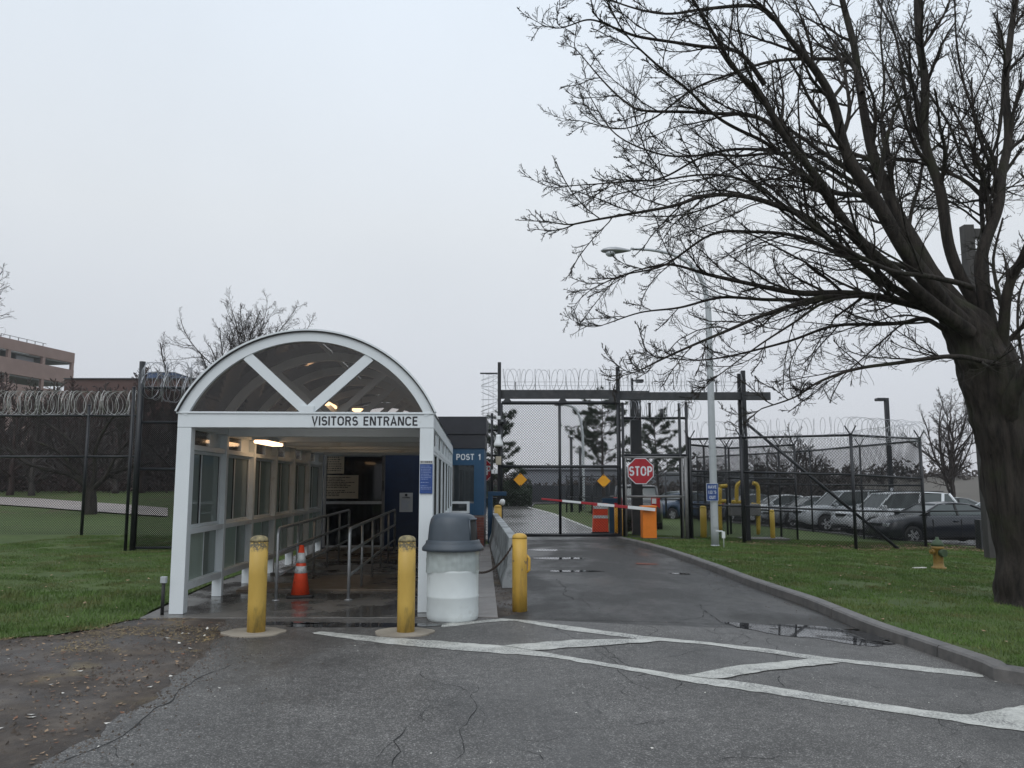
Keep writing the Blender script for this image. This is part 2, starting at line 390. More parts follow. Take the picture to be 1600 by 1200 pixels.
M['needle'] = simple('needle', (0.026, 0.042, 0.024), 0.8, var=0.35, vscale=0.8)
M['bush'] = simple('bush', (0.030, 0.040, 0.024), 0.85, var=0.35, vscale=0.6)
M['blade'] = simple('blade', (0.088, 0.150, 0.036), 0.65, var=0.4, vscale=1.4, spec=0.25, dirt=(0.145, 0.130, 0.055), dirt_amt=0.7, dscale=0.9)

M['far_bank'] = simple('far_bank', (0.095, 0.085, 0.072), 0.9, var=0.1, vscale=0.2)
M['red_far'] = simple('red_far', (0.085, 0.045, 0.040), 0.85, var=0.12, vscale=0.2)
M['blue_far'] = simple('blue_far', (0.05, 0.085, 0.17), 0.6)
M['straw'] = simple('straw', (0.26, 0.19, 0.085), 0.8, var=0.3, vscale=2)
M['clod'] = simple('clod', (0.085, 0.068, 0.055), 0.9, var=0.45, vscale=3)
M['leaf_red'] = simple('leaf_red', (0.16, 0.04, 0.018), 0.7, var=0.4, vscale=30)
def haze_mat():
    m = bpy.data.materials.new('haze'); m.use_nodes = True; nt = m.node_tree; nt.nodes.clear()
    out = nt.nodes.new('ShaderNodeOutputMaterial'); v = nt.nodes.new('ShaderNodeVolumePrincipled')
    v.inputs['Color'].default_value = (1.0, 1.0, 1.0, 1); v.inputs['Density'].default_value = 0.00035; v.inputs['Anisotropy'].default_value = 0.2
    nt.links.new(v.outputs[0], out.inputs['Volume']); return m
M['haze'] = haze_mat()

# ------------------------------------------------------------------ object helpers
def link(o): COL.objects.link(o); return o
def thing(name, label, cat, loc=(0, 0, 0), rz=0.0, group=None):
    o = bpy.data.objects.new(name, None); link(o)
    o.empty_display_size = 0.2
    o.location = loc; o.rotation_euler = (0, 0, rz)
    o['label'] = label; o['category'] = cat
    if group: o['group'] = group
    return o
def tag(o, label=None, cat=None, group=None, kind=None):
    for k, v in (('label', label), ('category', cat), ('group', group), ('kind', kind)):
        if v: o[k] = v
    return o
def root_mat(o):
    m = Matrix.LocRotScale(o.location, o.rotation_euler, o.scale)
    return root_mat(o.parent) @ m if o.parent else m
class MB:
    """collects shapes, then links them as ONE mesh object"""
    def __init__(s): s.v = []; s.f = []; s.sm = []; s.n = 0
    def add(s, verts, faces, smooth=False):
        verts = np.asarray(verts, float).reshape(-1, 3)
        s.v.append(verts); k = s.n
        for f in faces: s.f.append([i + k for i in f]); s.sm.append(smooth)
        s.n += len(verts); return s
    def box(s, a, b, rot=None, piv=None):
        (x0, y0, z0), (x1, y1, z1) = a, b
        v = np.array([(x, y, z) for x in (x0, x1) for y in (y0, y1) for z in (z0, z1)], float)
        if rot is not None:
            c = np.array(piv if piv is not None else [(x0 + x1) / 2, (y0 + y1) / 2, (z0 + z1) / 2])
            v = (v - c) @ np.array(rot.to_3x3()).T + c
        return s.add(v, [(0, 1, 3, 2), (4, 6, 7, 5), (0, 4, 5, 1), (2, 3, 7, 6), (0, 2, 6, 4), (1, 5, 7, 3)])
    def bar(s, p, q, w, h, up=(0, 0, 1)):
        p, q = Vector(p), Vector(q); d = (q - p).normalized(); up = Vector(up)
        if abs(d.dot(up)) > 0.98: up = Vector((0, 1, 0))
        a = d.cross(up).normalized() * w / 2; b = a.cross(d).normalized() * h / 2
        v = [tuple(c + sa * a + sb * b) for c in (p, q) for sa, sb in ((-1, -1), (1, -1), (1, 1), (-1, 1))]
        return s.add(v, [(3, 2, 1, 0), (4, 5, 6, 7), (0, 1, 5, 4), (1, 2, 6, 5), (2, 3, 7, 6), (3, 0, 4, 7)])
    def tube(s, pts, r, n=8, caps=True, smooth=True):
        pts = np.array([tuple(p) for p in pts], float); N = len(pts)
        r = np.full(N, r, float) if np.isscalar(r) else np.array(r, float)
        t = np.gradient(pts, axis=0); t /= np.linalg.norm(t, axis=1)[:, None] + 1e-9
        ref = np.array([0, 0, 1.0]) if abs(t[0, 2]) < 0.8 else np.array([1.0, 0.3, 0])
        a = np.zeros_like(t); c = np.cross(t[0], ref); a[0] = c / (np.linalg.norm(c) + 1e-9)
        for i in range(1, N):
            c = a[i - 1] - t[i] * np.dot(a[i - 1], t[i]); a[i] = c / (np.linalg.norm(c) + 1e-9)
        b = np.cross(a, t)
        an = np.arange(n) * 2 * math.pi / n
        ring = pts[:, None, :] + r[:, None, None] * (np.cos(an)[None, :, None] * a[:, None, :] + np.sin(an)[None, :, None] * b[:, None, :])
        f = []
        for i in range(N - 1):
            for j in range(n):
                k = (j + 1) % n; f.append((i * n + j, i * n + k, (i + 1) * n + k, (i + 1) * n + j))
        s.add(ring.reshape(-1, 3), f, smooth)
        if caps:
            k = s.n - N * n
            s.f.append([k + i for i in range(n)][::-1]); s.sm.append(False)
            s.f.append([k + (N - 1) * n + i for i in range(n)]); s.sm.append(False)
        return s
    def lathe(s, prof, n=24, c=(0, 0, 0), smooth=True, caps=True):
        v = [(c[0] + r * math.cos(2 * math.pi * j / n), c[1] + r * math.sin(2 * math.pi * j / n), c[2] + z) for r, z in prof for j in range(n)]
        f = [(i * n + j, i * n + (j + 1) % n, (i + 1) * n + (j + 1) % n, (i + 1) * n + j) for i in range(len(prof) - 1) for j in range(n)]
        if caps: f += [tuple(range(n))[::-1], tuple((len(prof) - 1) * n + j for j in range(n))]
        return s.add(v, f, smooth)
    def prism(s, poly, d0, d1, axis='y'):
        """extrude a 2-D polygon (counter-clockwise) along an axis"""
        n = len(poly)
        mk = {'y': lambda a, b, d: (a, d, b), 'x': lambda a, b, d: (d, a, b), 'z': lambda a, b, d: (a, b, d)}[axis]
        v = [mk(a, b, d) for d in (d0, d1) for a, b in poly]
        return s.add(v, [tuple(range(n)), tuple(range(2 * n - 1, n - 1, -1))] + [(i, i + n, (i + 1) % n + n, (i + 1) % n) for i in range(n)])
    def build(s, name, mat, parent=None, world=False, bevel=0.0, fixn=True):
        me = bpy.data.meshes.new(name)
        v = np.concatenate(s.v) if s.v else np.zeros((0, 3))
        if world and parent is not None:
            mi = np.array(root_mat(parent).inverted()); v = v @ mi[:3, :3].T + mi[:3, 3]
        if s.f:
            used = np.unique(np.fromiter((i for f in s.f for i in f), int))
            if len(used) < len(v):
                mp = np.zeros(len(v), int); mp[used] = np.arange(len(used)); v = v[used]; s.f = [[int(mp[i]) for i in f] for f in s.f]
        ls = np.fromiter((len(f) for f in s.f), int); flat = np.fromiter((i for f in s.f for i in f), int)
        me.vertices.add(len(v)); me.vertices.foreach_set('co', v.ravel())
        me.loops.add(len(flat)); me.loops.foreach_set('vertex_index', flat)
        me.polygons.add(len(ls)); me.polygons.foreach_set('loop_start', np.concatenate([[0], np.cumsum(ls)[:-1]]))
        me.polygons.foreach_set('use_smooth', np.array(s.sm, bool))
        me.update(calc_edges=True); me.validate()
        if fixn and len(ls) < 4000:
            bm = bmesh.new(); bm.from_mesh(me); bmesh.ops.recalc_face_normals(bm, faces=bm.faces); bm.to_mesh(me); bm.free()
        me.materials.append(M[mat] if isinstance(mat, str) else mat)
        o = bpy.data.objects.new(name, me); link(o)
        if parent is not None: o.parent = parent
        if bevel:
            md = o.modifiers.new('bevel', 'BEVEL'); md.width = bevel; md.segments = 2; md.limit_method = 'ANGLE'; md.angle_limit = R(40)
        return o
def kids(o): return [c for c in bpy.data.objects if c.parent == o]
def copy_tree(o, parent=None, label=None, loc=None, rz=None, scale=None):
    c = o.copy(); link(c)
    if parent is not None: c.parent = parent
    if label: c['label'] = label
    if loc is not None: c.location = loc
    if rz is not None: c.rotation_euler = (0, 0, rz)
    if scale is not None: c.scale = scale
    for ch in kids(o): copy_tree(ch, c)
    return c
def arcp(cx, cy, rx, ry, a0, a1, n=10): return [(cx + rx * math.cos(R(a0 + (a1 - a0) * i / n)), cy + ry * math.sin(R(a0 + (a1 - a0) * i / n))) for i in range(n + 1)]
def rbox(x0, x1, y0, y1, r=.26): return arcp(x1 - r, y1 - r, r, r, 0, 90, 6) + arcp(x0 + r, y1 - r, r, r, 90, 180, 6) + arcp(x0 + r, y0 + r, r, r, 180, 270, 6) + arcp(x1 - r, y0 + r, r, r, 270, 360, 6)
GLY = {  # width, strokes (cap height 1, centre lines)
 'V': (.64, [[(.06, 1), (.32, .04), (.58, 1)]]), 'I': (.16, [[(.08, 0), (.08, 1)]]), 'T': (.56, [[(0, .93), (.56, .93)], [(.28, 0), (.28, .86)]]),
 'S': (.60, [arcp(.30, .70, .22, .23, 25, 255, 12)[:] + arcp(.30, .30, .24, .235, 80, -155, 14)]),
 'O': (.70, [[(.62, .5)] + rbox(.08, .62, .07, .93) + [(.62, .45)]]),
 'R': (.64, [[(.09, 0), (.09, 1)], [(.16, .93)] + arcp(.36, .72, .19, .21, 90, -90, 8) + [(.16, .51)], [(.38, .46), (.56, 0)]]),
 'P': (.60, [[(.09, 0), (.09, 1)], [(.16, .93)] + arcp(.34, .70, .19, .23, 90, -90, 8) + [(.16, .47)]]),
 'E': (.56, [[(.09, 0), (.09, 1)], [(.16, .93), (.54, .93)], [(.16, .52), (.50, .52)], [(.16, .07), (.55, .07)]]),
 'N': (.66, [[(.08, 0), (.08, 1)], [(.58, 0), (.58, 1)], [(.15, .97), (.51, .03)]]),
 'A': (.66, [[(.05, 0), (.33, .97), (.61, 0)], [(.19, .31), (.47, .31)]]), 'M': (.76, [[(.08, 0), (.08, 1)], [(.68, 0), (.68, 1)], [(.15, .96), (.38, .1), (.61, .96)]]),
 'C': (.66, [arcp(.35, .66, .27, .27, 20, 180, 8) + arcp(.35, .34, .27, .27, 180, 340, 8)]), 'G': (.7, [arcp(.35, .66, .27, .27, 20, 180, 8) + arcp(.35, .34, .27, .27, 180, 350, 8) + [(.62, .45), (.38, .45)]]),
 'U': (.64, [[(.08, 1)] + arcp(.32, .31, .24, .24, 180, 360, 10) + [(.56, 1)]]), 'L': (.52, [[(.08, 0), (.08, 1)], [(.15, .07), (.5, .07)]]),
 'D': (.66, [[(.08, 0), (.08, 1)], [(.15, .93)] + arcp(.33, .68, .26, .25, 90, 0, 6) + arcp(.33, .32, .26, .25, 0, -90, 6) + [(.15, .07)]]),
 'H': (.64, [[(.08, 0), (.08, 1)], [(.56, 0), (.56, 1)], [(.15, .52), (.49, .52)]]), 'W': (.86, [[(.05, 1), (.24, .05), (.43, .96), (.62, .05), (.81, 1)]]),
 '1': (.56, [[(.34, 0), (.34, 1)], [(.12, .74), (.27, .80)]]), '.': (.2, [[(.1, 0), (.1, .14)]]), "'": (.16, [[(.08, .72), (.08, 1)]]), ' ': (.34, [])}
def stroke(mb, pts, w, d0, d1):
    p = [np.array(q, float) for q in pts]; q = [p[0]]
    for a in p[1:]:
        if np.linalg.norm(a - q[-1]) > 1e-3: q.append(a)
    p = q; n = len(p); Lf, Rt = [], []
    for i in range(n):
        t0 = (p[i] - p[i - 1]) if i else (p[1] - p[0]); t1 = (p[i + 1] - p[i]) if i < n - 1 else t0
        t0 = t0 / np.linalg.norm(t0); t1 = t1 / np.linalg.norm(t1); m = t0 + t1; m /= np.linalg.norm(m) + 1e-9
        nn = np.array([-m[1], m[0]]); k = w / 2 / max(0.42, abs(np.dot(m, t0))); Lf.append(p[i] + nn * k); Rt.append(p[i] - nn * k)
    v = [(a[0], d, a[1]) for d in (d0, d1) for pr in zip(Lf, Rt) for a in pr]; N = 2 * n; f = []
    for i in range(n - 1):
        a, b, c, e = 2 * i, 2 * i + 1, 2 * i + 3, 2 * i + 2
        f += [(a, b, c, e), (a + N, e + N, c + N, b + N), (a, e, e + N, a + N), (b, b + N, c + N, c)]
    f += [(0, N, N + 1, 1), (N - 2, N - 1, 2 * N - 1, 2 * N - 2)]
    mb.add(v, f)
def text(name, s, size, mat, parent, loc, align='CENTER', xs=1.0, bold=.15, depth=0.002, gap=.13):
    """one mesh of raised letters; size is the height of a capital"""
    W_ = sum(GLY[c][0] for c in s) + gap * (len(s) - 1); x = -W_ / 2; mb = MB(); k = 0
    for c in s:
        for st_ in GLY[c][1]:
            d = 0.00012 * (k % 5); k += 1
            stroke(mb, [((x + a) * size * xs, (b - .5) * size) for a, b in st_], bold * size * (xs ** .5), -depth - d, 0)
        x += GLY[c][0] + gap
    o = mb.build(name, mat, parent); o.location = loc; o['kind'] = 'stuff'
    return o
def sheet(name, poly, mat, off=0.0, cell=None, bmp=0.0, kind='structure', skirt=False):
    """flat piece of ground laid over the terrain; poly in world metres"""
    bm = bmesh.new()
    vs = [bm.verts.new((p[0], p[1], 0)) for p in poly]
    bm.faces.new(vs); bmesh.ops.triangulate(bm, faces=bm.faces[:])
    xs = [p[0] for p in poly]; ys = [p[1] for p in poly]
    cuts = [(k[0], 0) for k in KN[1:-1] if min(xs) < k[0] < max(xs)]
    if cell:
        cuts += [(x, 0) for x in np.arange(min(xs), max(xs), cell)] + [(y, 1) for y in np.arange(min(ys), max(ys), cell)]
    for c, ax in cuts:
        co = (c, 0, 0) if ax == 0 else (0, c, 0); no = (1, 0, 0) if ax == 0 else (0, 1, 0)
        bmesh.ops.bisect_plane(bm, geom=bm.verts[:] + bm.edges[:] + bm.faces[:], plane_co=co, plane_no=no)
    for v in bm.verts:
        v.co.z = g(v.co.x) + off
        if bmp and not v.is_boundary:
            p = Vector((v.co.x * 1.3, v.co.y * 1.3, 0)); v.co.z += bmp * (noise.noise(p) + 0.6 * noise.noise(p * 3.1) + 0.4 * noise.noise(p * 8))
    for f in bm.faces:
        if f.normal.z < 0: f.normal_flip()
        f.smooth = bool(bmp)
    me = bpy.data.meshes.new(name); bm.to_mesh(me); bm.free(); me.materials.append(M[mat])
    o = bpy.data.objects.new(name, me); link(o)
    if kind: o['kind'] = kind
    return o
def GP(pts, off=0.0): return [tuple(G(x, y, off))[:2] for x, y in pts]
# ================================================================== GROUND
o = sheet('ground', [(-900, -60), (900, -60), (900, 1500), (-900, 1500)], 'far_ground', -0.06); 
kerb_top = [(992, 845), (1040, 858), (1094, 876), (1178, 907), (1262, 935), (1347, 969), (1431, 997), (1532, 1031), (1600, 1050)]
kt = [G(x, y, LAWN) for x, y in kerb_top]
kt = [Vector((kt[0].x - 0.45, kt[0].y + 2.2, 0))] + kt + [Vector((6.6, 6.2, 0)), Vector((11, 4.6, 0)), Vector((30, 1.5, 0))]
kerb_line = [(p.x, p.y) for p in kt]
# left lawn, dirt, apron, drive
def wobble(pts, amp, step=0.12, sc=2.2):
    out = []
    for a, b in zip(pts, pts[1:]):
        a, b = np.array(a), np.array(b); L = np.linalg.norm(b - a); n = max(1, int(L / step)); nn = np.array([-(b - a)[1], (b - a)[0]]) / (L + 1e-9)
        for i in range(n):
            p = a + (b - a) * i / n; w = noise.noise(Vector((p[0] * sc, p[1] * sc, 7))) + .6 * noise.noise(Vector((p[0] * sc * 3, p[1] * sc * 3, 2))); out.append(tuple(p + nn * amp * w))
    out.append(tuple(pts[-1])); return out
lawn_edge = wobble(GP([(-60, 1004), (0, 1000), (70, 994), (130, 985), (218, 968)]), 0.16)
lawn_l = [(-60, 4), *GP([(-260, 1010)]), *lawn_edge, *GP([(236, 955)]), (-5.0, 14), (-5.0, 45), (-60, 45)]
sheet('lawn', lawn_l, 'lawn', 0.012, 0.6, 0.02)
dirt_edge = GP([(350, 975), (345, 992), (300, 1040), (240, 1090), (150, 1150), (50, 1200)])
dirt_edge = wobble(dirt_edge, 0.09)
dirt = [(-60, 4.02), (-60, -8), (-1.9, -8), (-2.3, 0)] + dirt_edge[::-1] + GP([(355, 966), (218, 967.9)]) + [(p[0] - .05, p[1] + .12) for p in lawn_edge[::-1]] + GP([(-260, 1010)])
sheet('dirt_patch', dirt, 'dirt', 0.0, 0.12, 0.014)
seam = GP([(778, 966.5), (830, 969), (900, 972), (1000, 977), (1100, 981), (1200, 983), (1300, 983)])
kb_in = [(x - 0.16, y - 0.02) for x, y in kerb_line]
apron = [(-1.8, -8), (-2.2, 0)] + dirt_edge[::-1] + GP([(352, 966)]) + seam + [p for p in kerb_line if p[1] < seam[-1][1] - 0.2] + [(60, 0), (60, -8)]
sheet('apron_road', apron, 'asphalt_apron', 0.006, 0.8)
drive = seam + [p for p in kerb_line[::-1] if p[1] > seam[-1][1] - 0.2] + [(4.2, 25.5), (4.2, 28)] + [(-0.9, 28)] + GP([(796, 866), (806, 890), (822, 935)]) + GP([(826, 955)])
sheet('driveway', drive, 'asphalt_drive', 0.004, 0.8)
sheet('soil_strip', GP([(778, 966), (826, 955), (822, 935), (806, 890), (796, 866)]) + [(-0.9, 28), (-1.05, 28)] + GP([(765, 850)]), 'dirt', 0.002, 0.15, 0.010)
far_road = [(-0.9, 28), (4.2, 28), tuple(G(925, 825))[:2], tuple(G(868, 803))[:2], tuple(G(830, 793))[:2], tuple(G(835, 787.5))[:2], tuple(G(1000, 785))[:2], tuple(G(1000, 782.5))[:2], (-60, 85), (-60, 52), (-6, 46)]
sheet('far_road', far_road, 'asphalt_far', 0.005, 4)
lot = [(9.0, 24.5), (11.3, 34), (8.5, 46), (6, 62), (70, 75), (70, 21)]
lotp = [(7.0, 58), (10.2, 42), (12.2, 33.5), (14.2, 27.6), (22, 22.5), (90, 12), (90, 75), (10, 75)]
sheet('parking_lot', lotp, 'asphalt_far', 0.012)
# gentle grassy rise on the left, beyond the perimeter fence, with the path across it
def sst(t): t = max(0.0, min(1.0, t)); return t * t * (3 - 2 * t)
def hillb(x, y): return 1.15 * sst((y - 40) / 22) * sst((-5 - x) / 9) + 0.0
hm = MB(); X_ = np.arange(-110, -2, 3.0); Y_ = list(np.arange(38, 66, 1.5)) + [75, 90, 120, 200]
hm.add([(x, y, hillb(x, y) - 0.02) for x in X_ for y in Y_], [(i * len(Y_) + j, (i + 1) * len(Y_) + j, (i + 1) * len(Y_) + j + 1, i * len(Y_) + j + 1) for i in range(len(X_) - 1) for j in range(len(Y_) - 1)], True)
o = hm.build('hillside', 'far_ground'); o['kind'] = 'structure'
def GH(px, py):
    dx, dy, dz = ray(px, py); best = None
    for Y in np.arange(38, 110, 0.1):
        t = Y / dy
        if CAM_H + dz * t <= hillb(dx * t, Y): return (dx * t, Y)
    return (dx * t, Y)
far_e = [(-60, 776.5), (0, 777.5), (60, 780), (115, 784), (205, 790), (262, 795)]; near_e = [(-60, 785), (0, 789.5), (60, 793.5), (115, 798), (205, 804.5), (262, 808)]
pv = []
for a, b in zip(far_e, near_e):
    A_, B_ = GH(*a), GH(*b)
    for k in range(5):
        t = k / 4; x, y = A_[0] * (1 - t) + B_[0] * t, A_[1] * (1 - t) + B_[1] * t; pv.append((x, y, hillb(x, y) + 0.05))
o = MB().add(pv, [(i * 5 + j, (i + 1) * 5 + j, (i + 1) * 5 + j + 1, i * 5 + j + 1) for i in range(5) for j in range(4)], True).build('path', 'path'); o['kind'] = 'structure'
# raised right lawn: fills from the kerb back
lawn_r = [(x + 0.15, y + 0.03) for x, y in kerb_line] + [(30, 12), (22, 21.9), (14.0, 27.2), (12.0, 33.3), (10.0, 42), (7.0, 56), (5, 56), (4.4, 30)]
sheet('lawn', lawn_r, 'lawn', LAWN - 0.006, 0.7, 0.018)
# kerb stones: separate lengths with joints
th = thing('kerb', 'weathered grey concrete kerb curving along the right edge of the drive', 'kerb'); 
del th['category']; del th['label']
bpy.data.objects.remove(th)
kerb_root = bpy.data.objects.new('kerb', None); link(kerb_root); kerb_root['kind'] = 'structure'
def resample(pts, step):
    pts = [np.array(p, float) for p in pts]; out = [pts[0]]; acc = 0.0
    for a, b in zip(pts, pts[1:]):
        L = np.linalg.norm(b - a); t = step - acc
        while t < L: out.append(a + (b - a) * t / L); t += step
        acc = L - (t - step)
    out.append(pts[-1]); return out
def catmull(pts, k=8):
    P_ = [np.array(tuple(p), float) for p in pts]; P_ = [2 * P_[0] - P_[1]] + P_ + [2 * P_[-1] - P_[-2]]
    out = []
    for i in range(1, len(P_) - 2):
        a, b, c, d = P_[i - 1:i + 3]
        for t in np.arange(k) / k:
            out.append(0.5 * (2 * b + (c - a) * t + (2 * a - 5 * b + 4 * c - d) * t * t + (3 * b - a - 3 * c + d) * t ** 3))
    out.append(P_[-2]); return out
ks = resample(catmull(kerb_line, 10), 0.25)
for i in range(0, len(ks) - 1, 10):
    seg = ks[i:i + 11]
    if len(seg) < 2: continue
    mb = MB(); rows = []
    for j, p in enumerate(seg):
        q0 = seg[max(0, j - 1)]; q1 = seg[min(len(seg) - 1, j + 1)]
        t = (q1 - q0) / (np.linalg.norm(q1 - q0) + 1e-9); nrm = np.array([-t[1], t[0]])
        if nrm[0] < 0: nrm = -nrm
        sh = 0.008 if j == 0 else (-0.008 if j == len(seg) - 1 else 0)
        p = p + t * sh; w = 0.004 * noise.noise(Vector((p[0], p[1], 3)))
        z = g(p[0]); hgt = 0.125 + 0.008 * noise.noise(Vector((p[0] * .7, p[1] * .7, 0)))
        ring = [(-0.05, -0.05), (-0.035 + w, hgt - 0.02), (-0.015 + w, hgt), (0.13, hgt), (0.15, hgt - 0.02), (0.15, -0.05)]
        rows += [(p[0] + nrm[0] * a, p[1] + nrm[1] * a, z + b) for a, b in ring]
    n = 6; f = [(r * n + c, r * n + (c + 1) % n, (r + 1) * n + (c + 1) % n, (r + 1) * n + c) for r in range(len(seg) - 1) for c in range(n)]
    f += [tuple(range(n)), tuple(range((len(seg) - 1) * n, len(seg) * n))]
    mb.add(rows, f); mb.build('kerb_stone', 'kerb', kerb_root)
# slab under the shelter and the walk beside it
W2 = Matrix.Rotation(R(2.56), 3, 'Z')
S0 = G(263, 960, 0.02); S0.z = 0.02                                    # outer front-left foot of the shelter
def SW(x, y, z=0): v = W2 @ Vector((x, y, z)); return Vector((S0.x + v.x, S0.y + v.y, S0.z + v.z))
Wd, Hh, Ln = 3.31, 2.54, 9.6
sl = GP([(218, 967.5), (700, 966.5)])
slab = [sl[0], sl[1], tuple(SW(3.42, 0.2))[:2], tuple(SW(3.42, 10.4))[:2], tuple(SW(-0.25, 10.4))[:2], tuple(SW(-0.45, 3))[:2]]
bm_ = MB(); n = len(slab)
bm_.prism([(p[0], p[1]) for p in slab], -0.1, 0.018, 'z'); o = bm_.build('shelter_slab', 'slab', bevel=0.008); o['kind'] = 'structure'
wk = [tuple(SW(3.43, -0.32))[:2]] + GP([(778, 966.5), (765, 851)]) + [tuple(SW(3.43, 11.0))[:2]]
# side walk in separate flags
walk_root = bpy.data.objects.new('sidewalk', None); link(walk_root); walk_root['kind'] = 'structure'
for i in range(7):
    t0, t1 = i / 7, (i + 1) / 7 - 0.0015
    L_ = lambda t: np.array(wk[0]) * (1 - t) + np.array(wk[3]) * t
    R_ = lambda t: np.array(wk[1]) * (1 - t) + np.array(wk[2]) * t
    q = [L_(t0), R_(t0), R_(t1), L_(t1)]
    MB().prism([tuple(p) for p in q], -0.1, 0.022 + 0.004 * (i % 2), 'z').build('slab', 'sidewalk', walk_root, bevel=0.006)
# floor landings inside (brown, barely raised steps)
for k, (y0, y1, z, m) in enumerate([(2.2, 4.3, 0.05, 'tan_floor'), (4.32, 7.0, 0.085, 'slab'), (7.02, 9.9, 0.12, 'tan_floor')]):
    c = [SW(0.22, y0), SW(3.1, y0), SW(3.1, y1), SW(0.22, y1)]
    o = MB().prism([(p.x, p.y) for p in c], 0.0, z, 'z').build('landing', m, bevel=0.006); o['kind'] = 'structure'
# painted lines
ml = [([(500, 988), (600, 997), (700, 1004), (784, 1010), (830, 1017), (937, 1036), (1070, 1057), (1150, 1066), (1300, 1090), (1440, 1111), (1510, 1119), (1600, 1104), (1700, 1086), (1700, 1158), (1600, 1145), (1540, 1137), (1440, 1121), (1300, 1101), (1160, 1080), (1080, 1068), (1000, 1052), (860, 1028), (800, 1024), (700, 1016), (600, 1007), (485, 991)]),
      ([(690, 976), (784, 967.8), (829, 971), (900, 981), (1015, 996), (1094, 1003.5), (1206, 1016), (1291, 1029), (1403, 1039), (1515, 1051), (1540, 1058), (1532, 1060), (1431, 1049.5), (1319, 1036.5), (1262, 1031), (1195, 1021), (1094, 1007.5), (1009, 1001), (886, 986), (800, 970.5), (756, 974), (690, 982)]),
      ([(786, 1010.6), (900, 1001.5), (1007, 999.6), (1035, 1003.5), (950, 1010), (835, 1018.2)]),
      ([(1071, 1058), (1150, 1042.5), (1266, 1031.4), (1313, 1037.2), (1206, 1049.5), (1125, 1063.5)])]
def rough_poly(pts, amp=0.022, step=0.09):
    P3 = [np.array(tuple(G(*p))[:2]) for p in pts]; P3.append(P3[0]); q = resample(P3, step)[:-1]
    return [(p[0] + amp * noise.noise(Vector((p[0] * 9, p[1] * 9, 1))), p[1] + 1.6 * amp * noise.noise(Vector((p[0] * 7, p[1] * 9, 5)))) for p in q]
for i, p in enumerate(ml):
    o = sheet('road_marking', rough_poly(p), 'marking', 0.0105 + 0.004 * (i > 1))
# white edge line of the far road
pe = GP([(931, 828), (868, 803), (826, 792), (824, 793), (865, 804.5), (925, 828)]); sheet('road_marking', pe, 'marking', 0.012)
# puddles
def blob(cx, cy, rx, ry, seed, n=40, off=0.012, rot=0.0):
    c = G(cx, cy); out = []
    for i in range(n):
        a = 2 * math.pi * i / n; rr = 1 + 0.45 * noise.noise(Vector((math.cos(a) * 1.6 + seed, math.sin(a) * 1.6, seed)))
        dx, dy = rx * rr * math.cos(a), ry * rr * math.sin(a)
        out.append((c.x + dx * math.cos(rot) - dy * math.sin(rot), c.y + dx * math.sin(rot) + dy * math.cos(rot)))
    return out
for i, (cx, cy, rx, ry, rot) in enumerate([(1280, 990, 0.95, 0.40, -0.45), (1335, 1003, 0.40, 0.20, -0.5), (850, 860, 0.40, 0.34, 0), (880, 873, 0.55, 0.25, 0), (898, 893, 0.5, 0.16, 0), (1062, 897, 0.22, 0.12, 0), (560, 978, 0.9, 0.14, 0), (450, 975, 0.5, 0.1, 0)]):
    o = sheet('puddle', blob(cx, cy, rx, ry, i * 3.1, rot=rot), 'water', 0.0115 if cy > 960 else 0.010)
# cracks: narrow ragged dark strips
def crack(pts, w=0.018, off=0.009, seed=0):
    P3 = [np.array(tuple(G(*p))[:2]) for p in pts]; q = resample(P3, 0.07)
    q = [p + 0.05 * np.array([noise.noise(Vector((p[0] * 4, p[1] * 4, seed))), noise.noise(Vector((p[0] * 4, p[1] * 4, seed + 9)))]) for p in q]
    L, Rr = [], []
    for i, p in enumerate(q):
        t = q[min(i + 1, len(q) - 1)] - q[max(i - 1, 0)]; t = t / (np.linalg.norm(t) + 1e-9); nn = np.array([-t[1], t[0]])
        ww = w * (0.35 + abs(noise.noise(Vector((p[0] * 11, p[1] * 11, 2 + seed)))) * 1.8) * (0.2 if i in (0, len(q) - 1) else 1)
        L.append(p + nn * ww / 2); Rr.append(p - nn * ww / 2)
    mb = MB(); v = [(a[0], a[1], g(a[0]) + off) for pr in zip(L, Rr) for a in pr]
    mb.add(v, [(2 * i, 2 * i + 1, 2 * i + 3, 2 * i + 2) for i in range(len(q) - 1)])
    o = mb.build('pavement_crack', 'crack', fixn=False); o['kind'] = 'structure'
CR = [([(748, 1073), (738, 1090), (748, 1107), (722, 1140), (719, 1180), (700, 1196)], .006), ([(748, 1107), (760, 1122), (752, 1140)], .004), ([(616, 1160), (596, 1170), (590, 1190)], .005), ([(640, 1136), (662, 1120), (668, 1104)], .004), ([(168, 1164), (190, 1172), (186, 1188)], .006), ([(857, 977), (900, 1000), (942, 1011), (970, 1034), (1000, 1052)], .008),
      ([(640, 1136), (616, 1160), (626, 1178), (618, 1200)], .010), ([(364, 1040), (296, 1068), (260, 1100), (168, 1164), (104, 1192)], .012),
      ([(829, 968.5), (960, 971), (1094, 975), (1180, 979)], .016), ([(1090, 944), (1103, 955), (1120, 968), (1130, 975)], .014), ([(1103, 955), (1095, 965), (1060, 971)], .01),
      ([(960, 1040), (975, 1060), (1010, 1078)], .006), ([(900, 1000), (930, 1004), (965, 1001)], .006), ([(870, 905), (885, 918), (880, 930), (900, 938)], .012), ([(1140, 965), (1180, 960), (1210, 966)], .008),
      ([(1000, 977), (1030, 985), (1010, 996)], .007), ([(1094, 981), (1120, 992), (1150, 990), (1180, 1000)], .007)]
for i, (p, w) in enumerate(CR): crack(p, w, seed=i)
rc = random.Random(12)
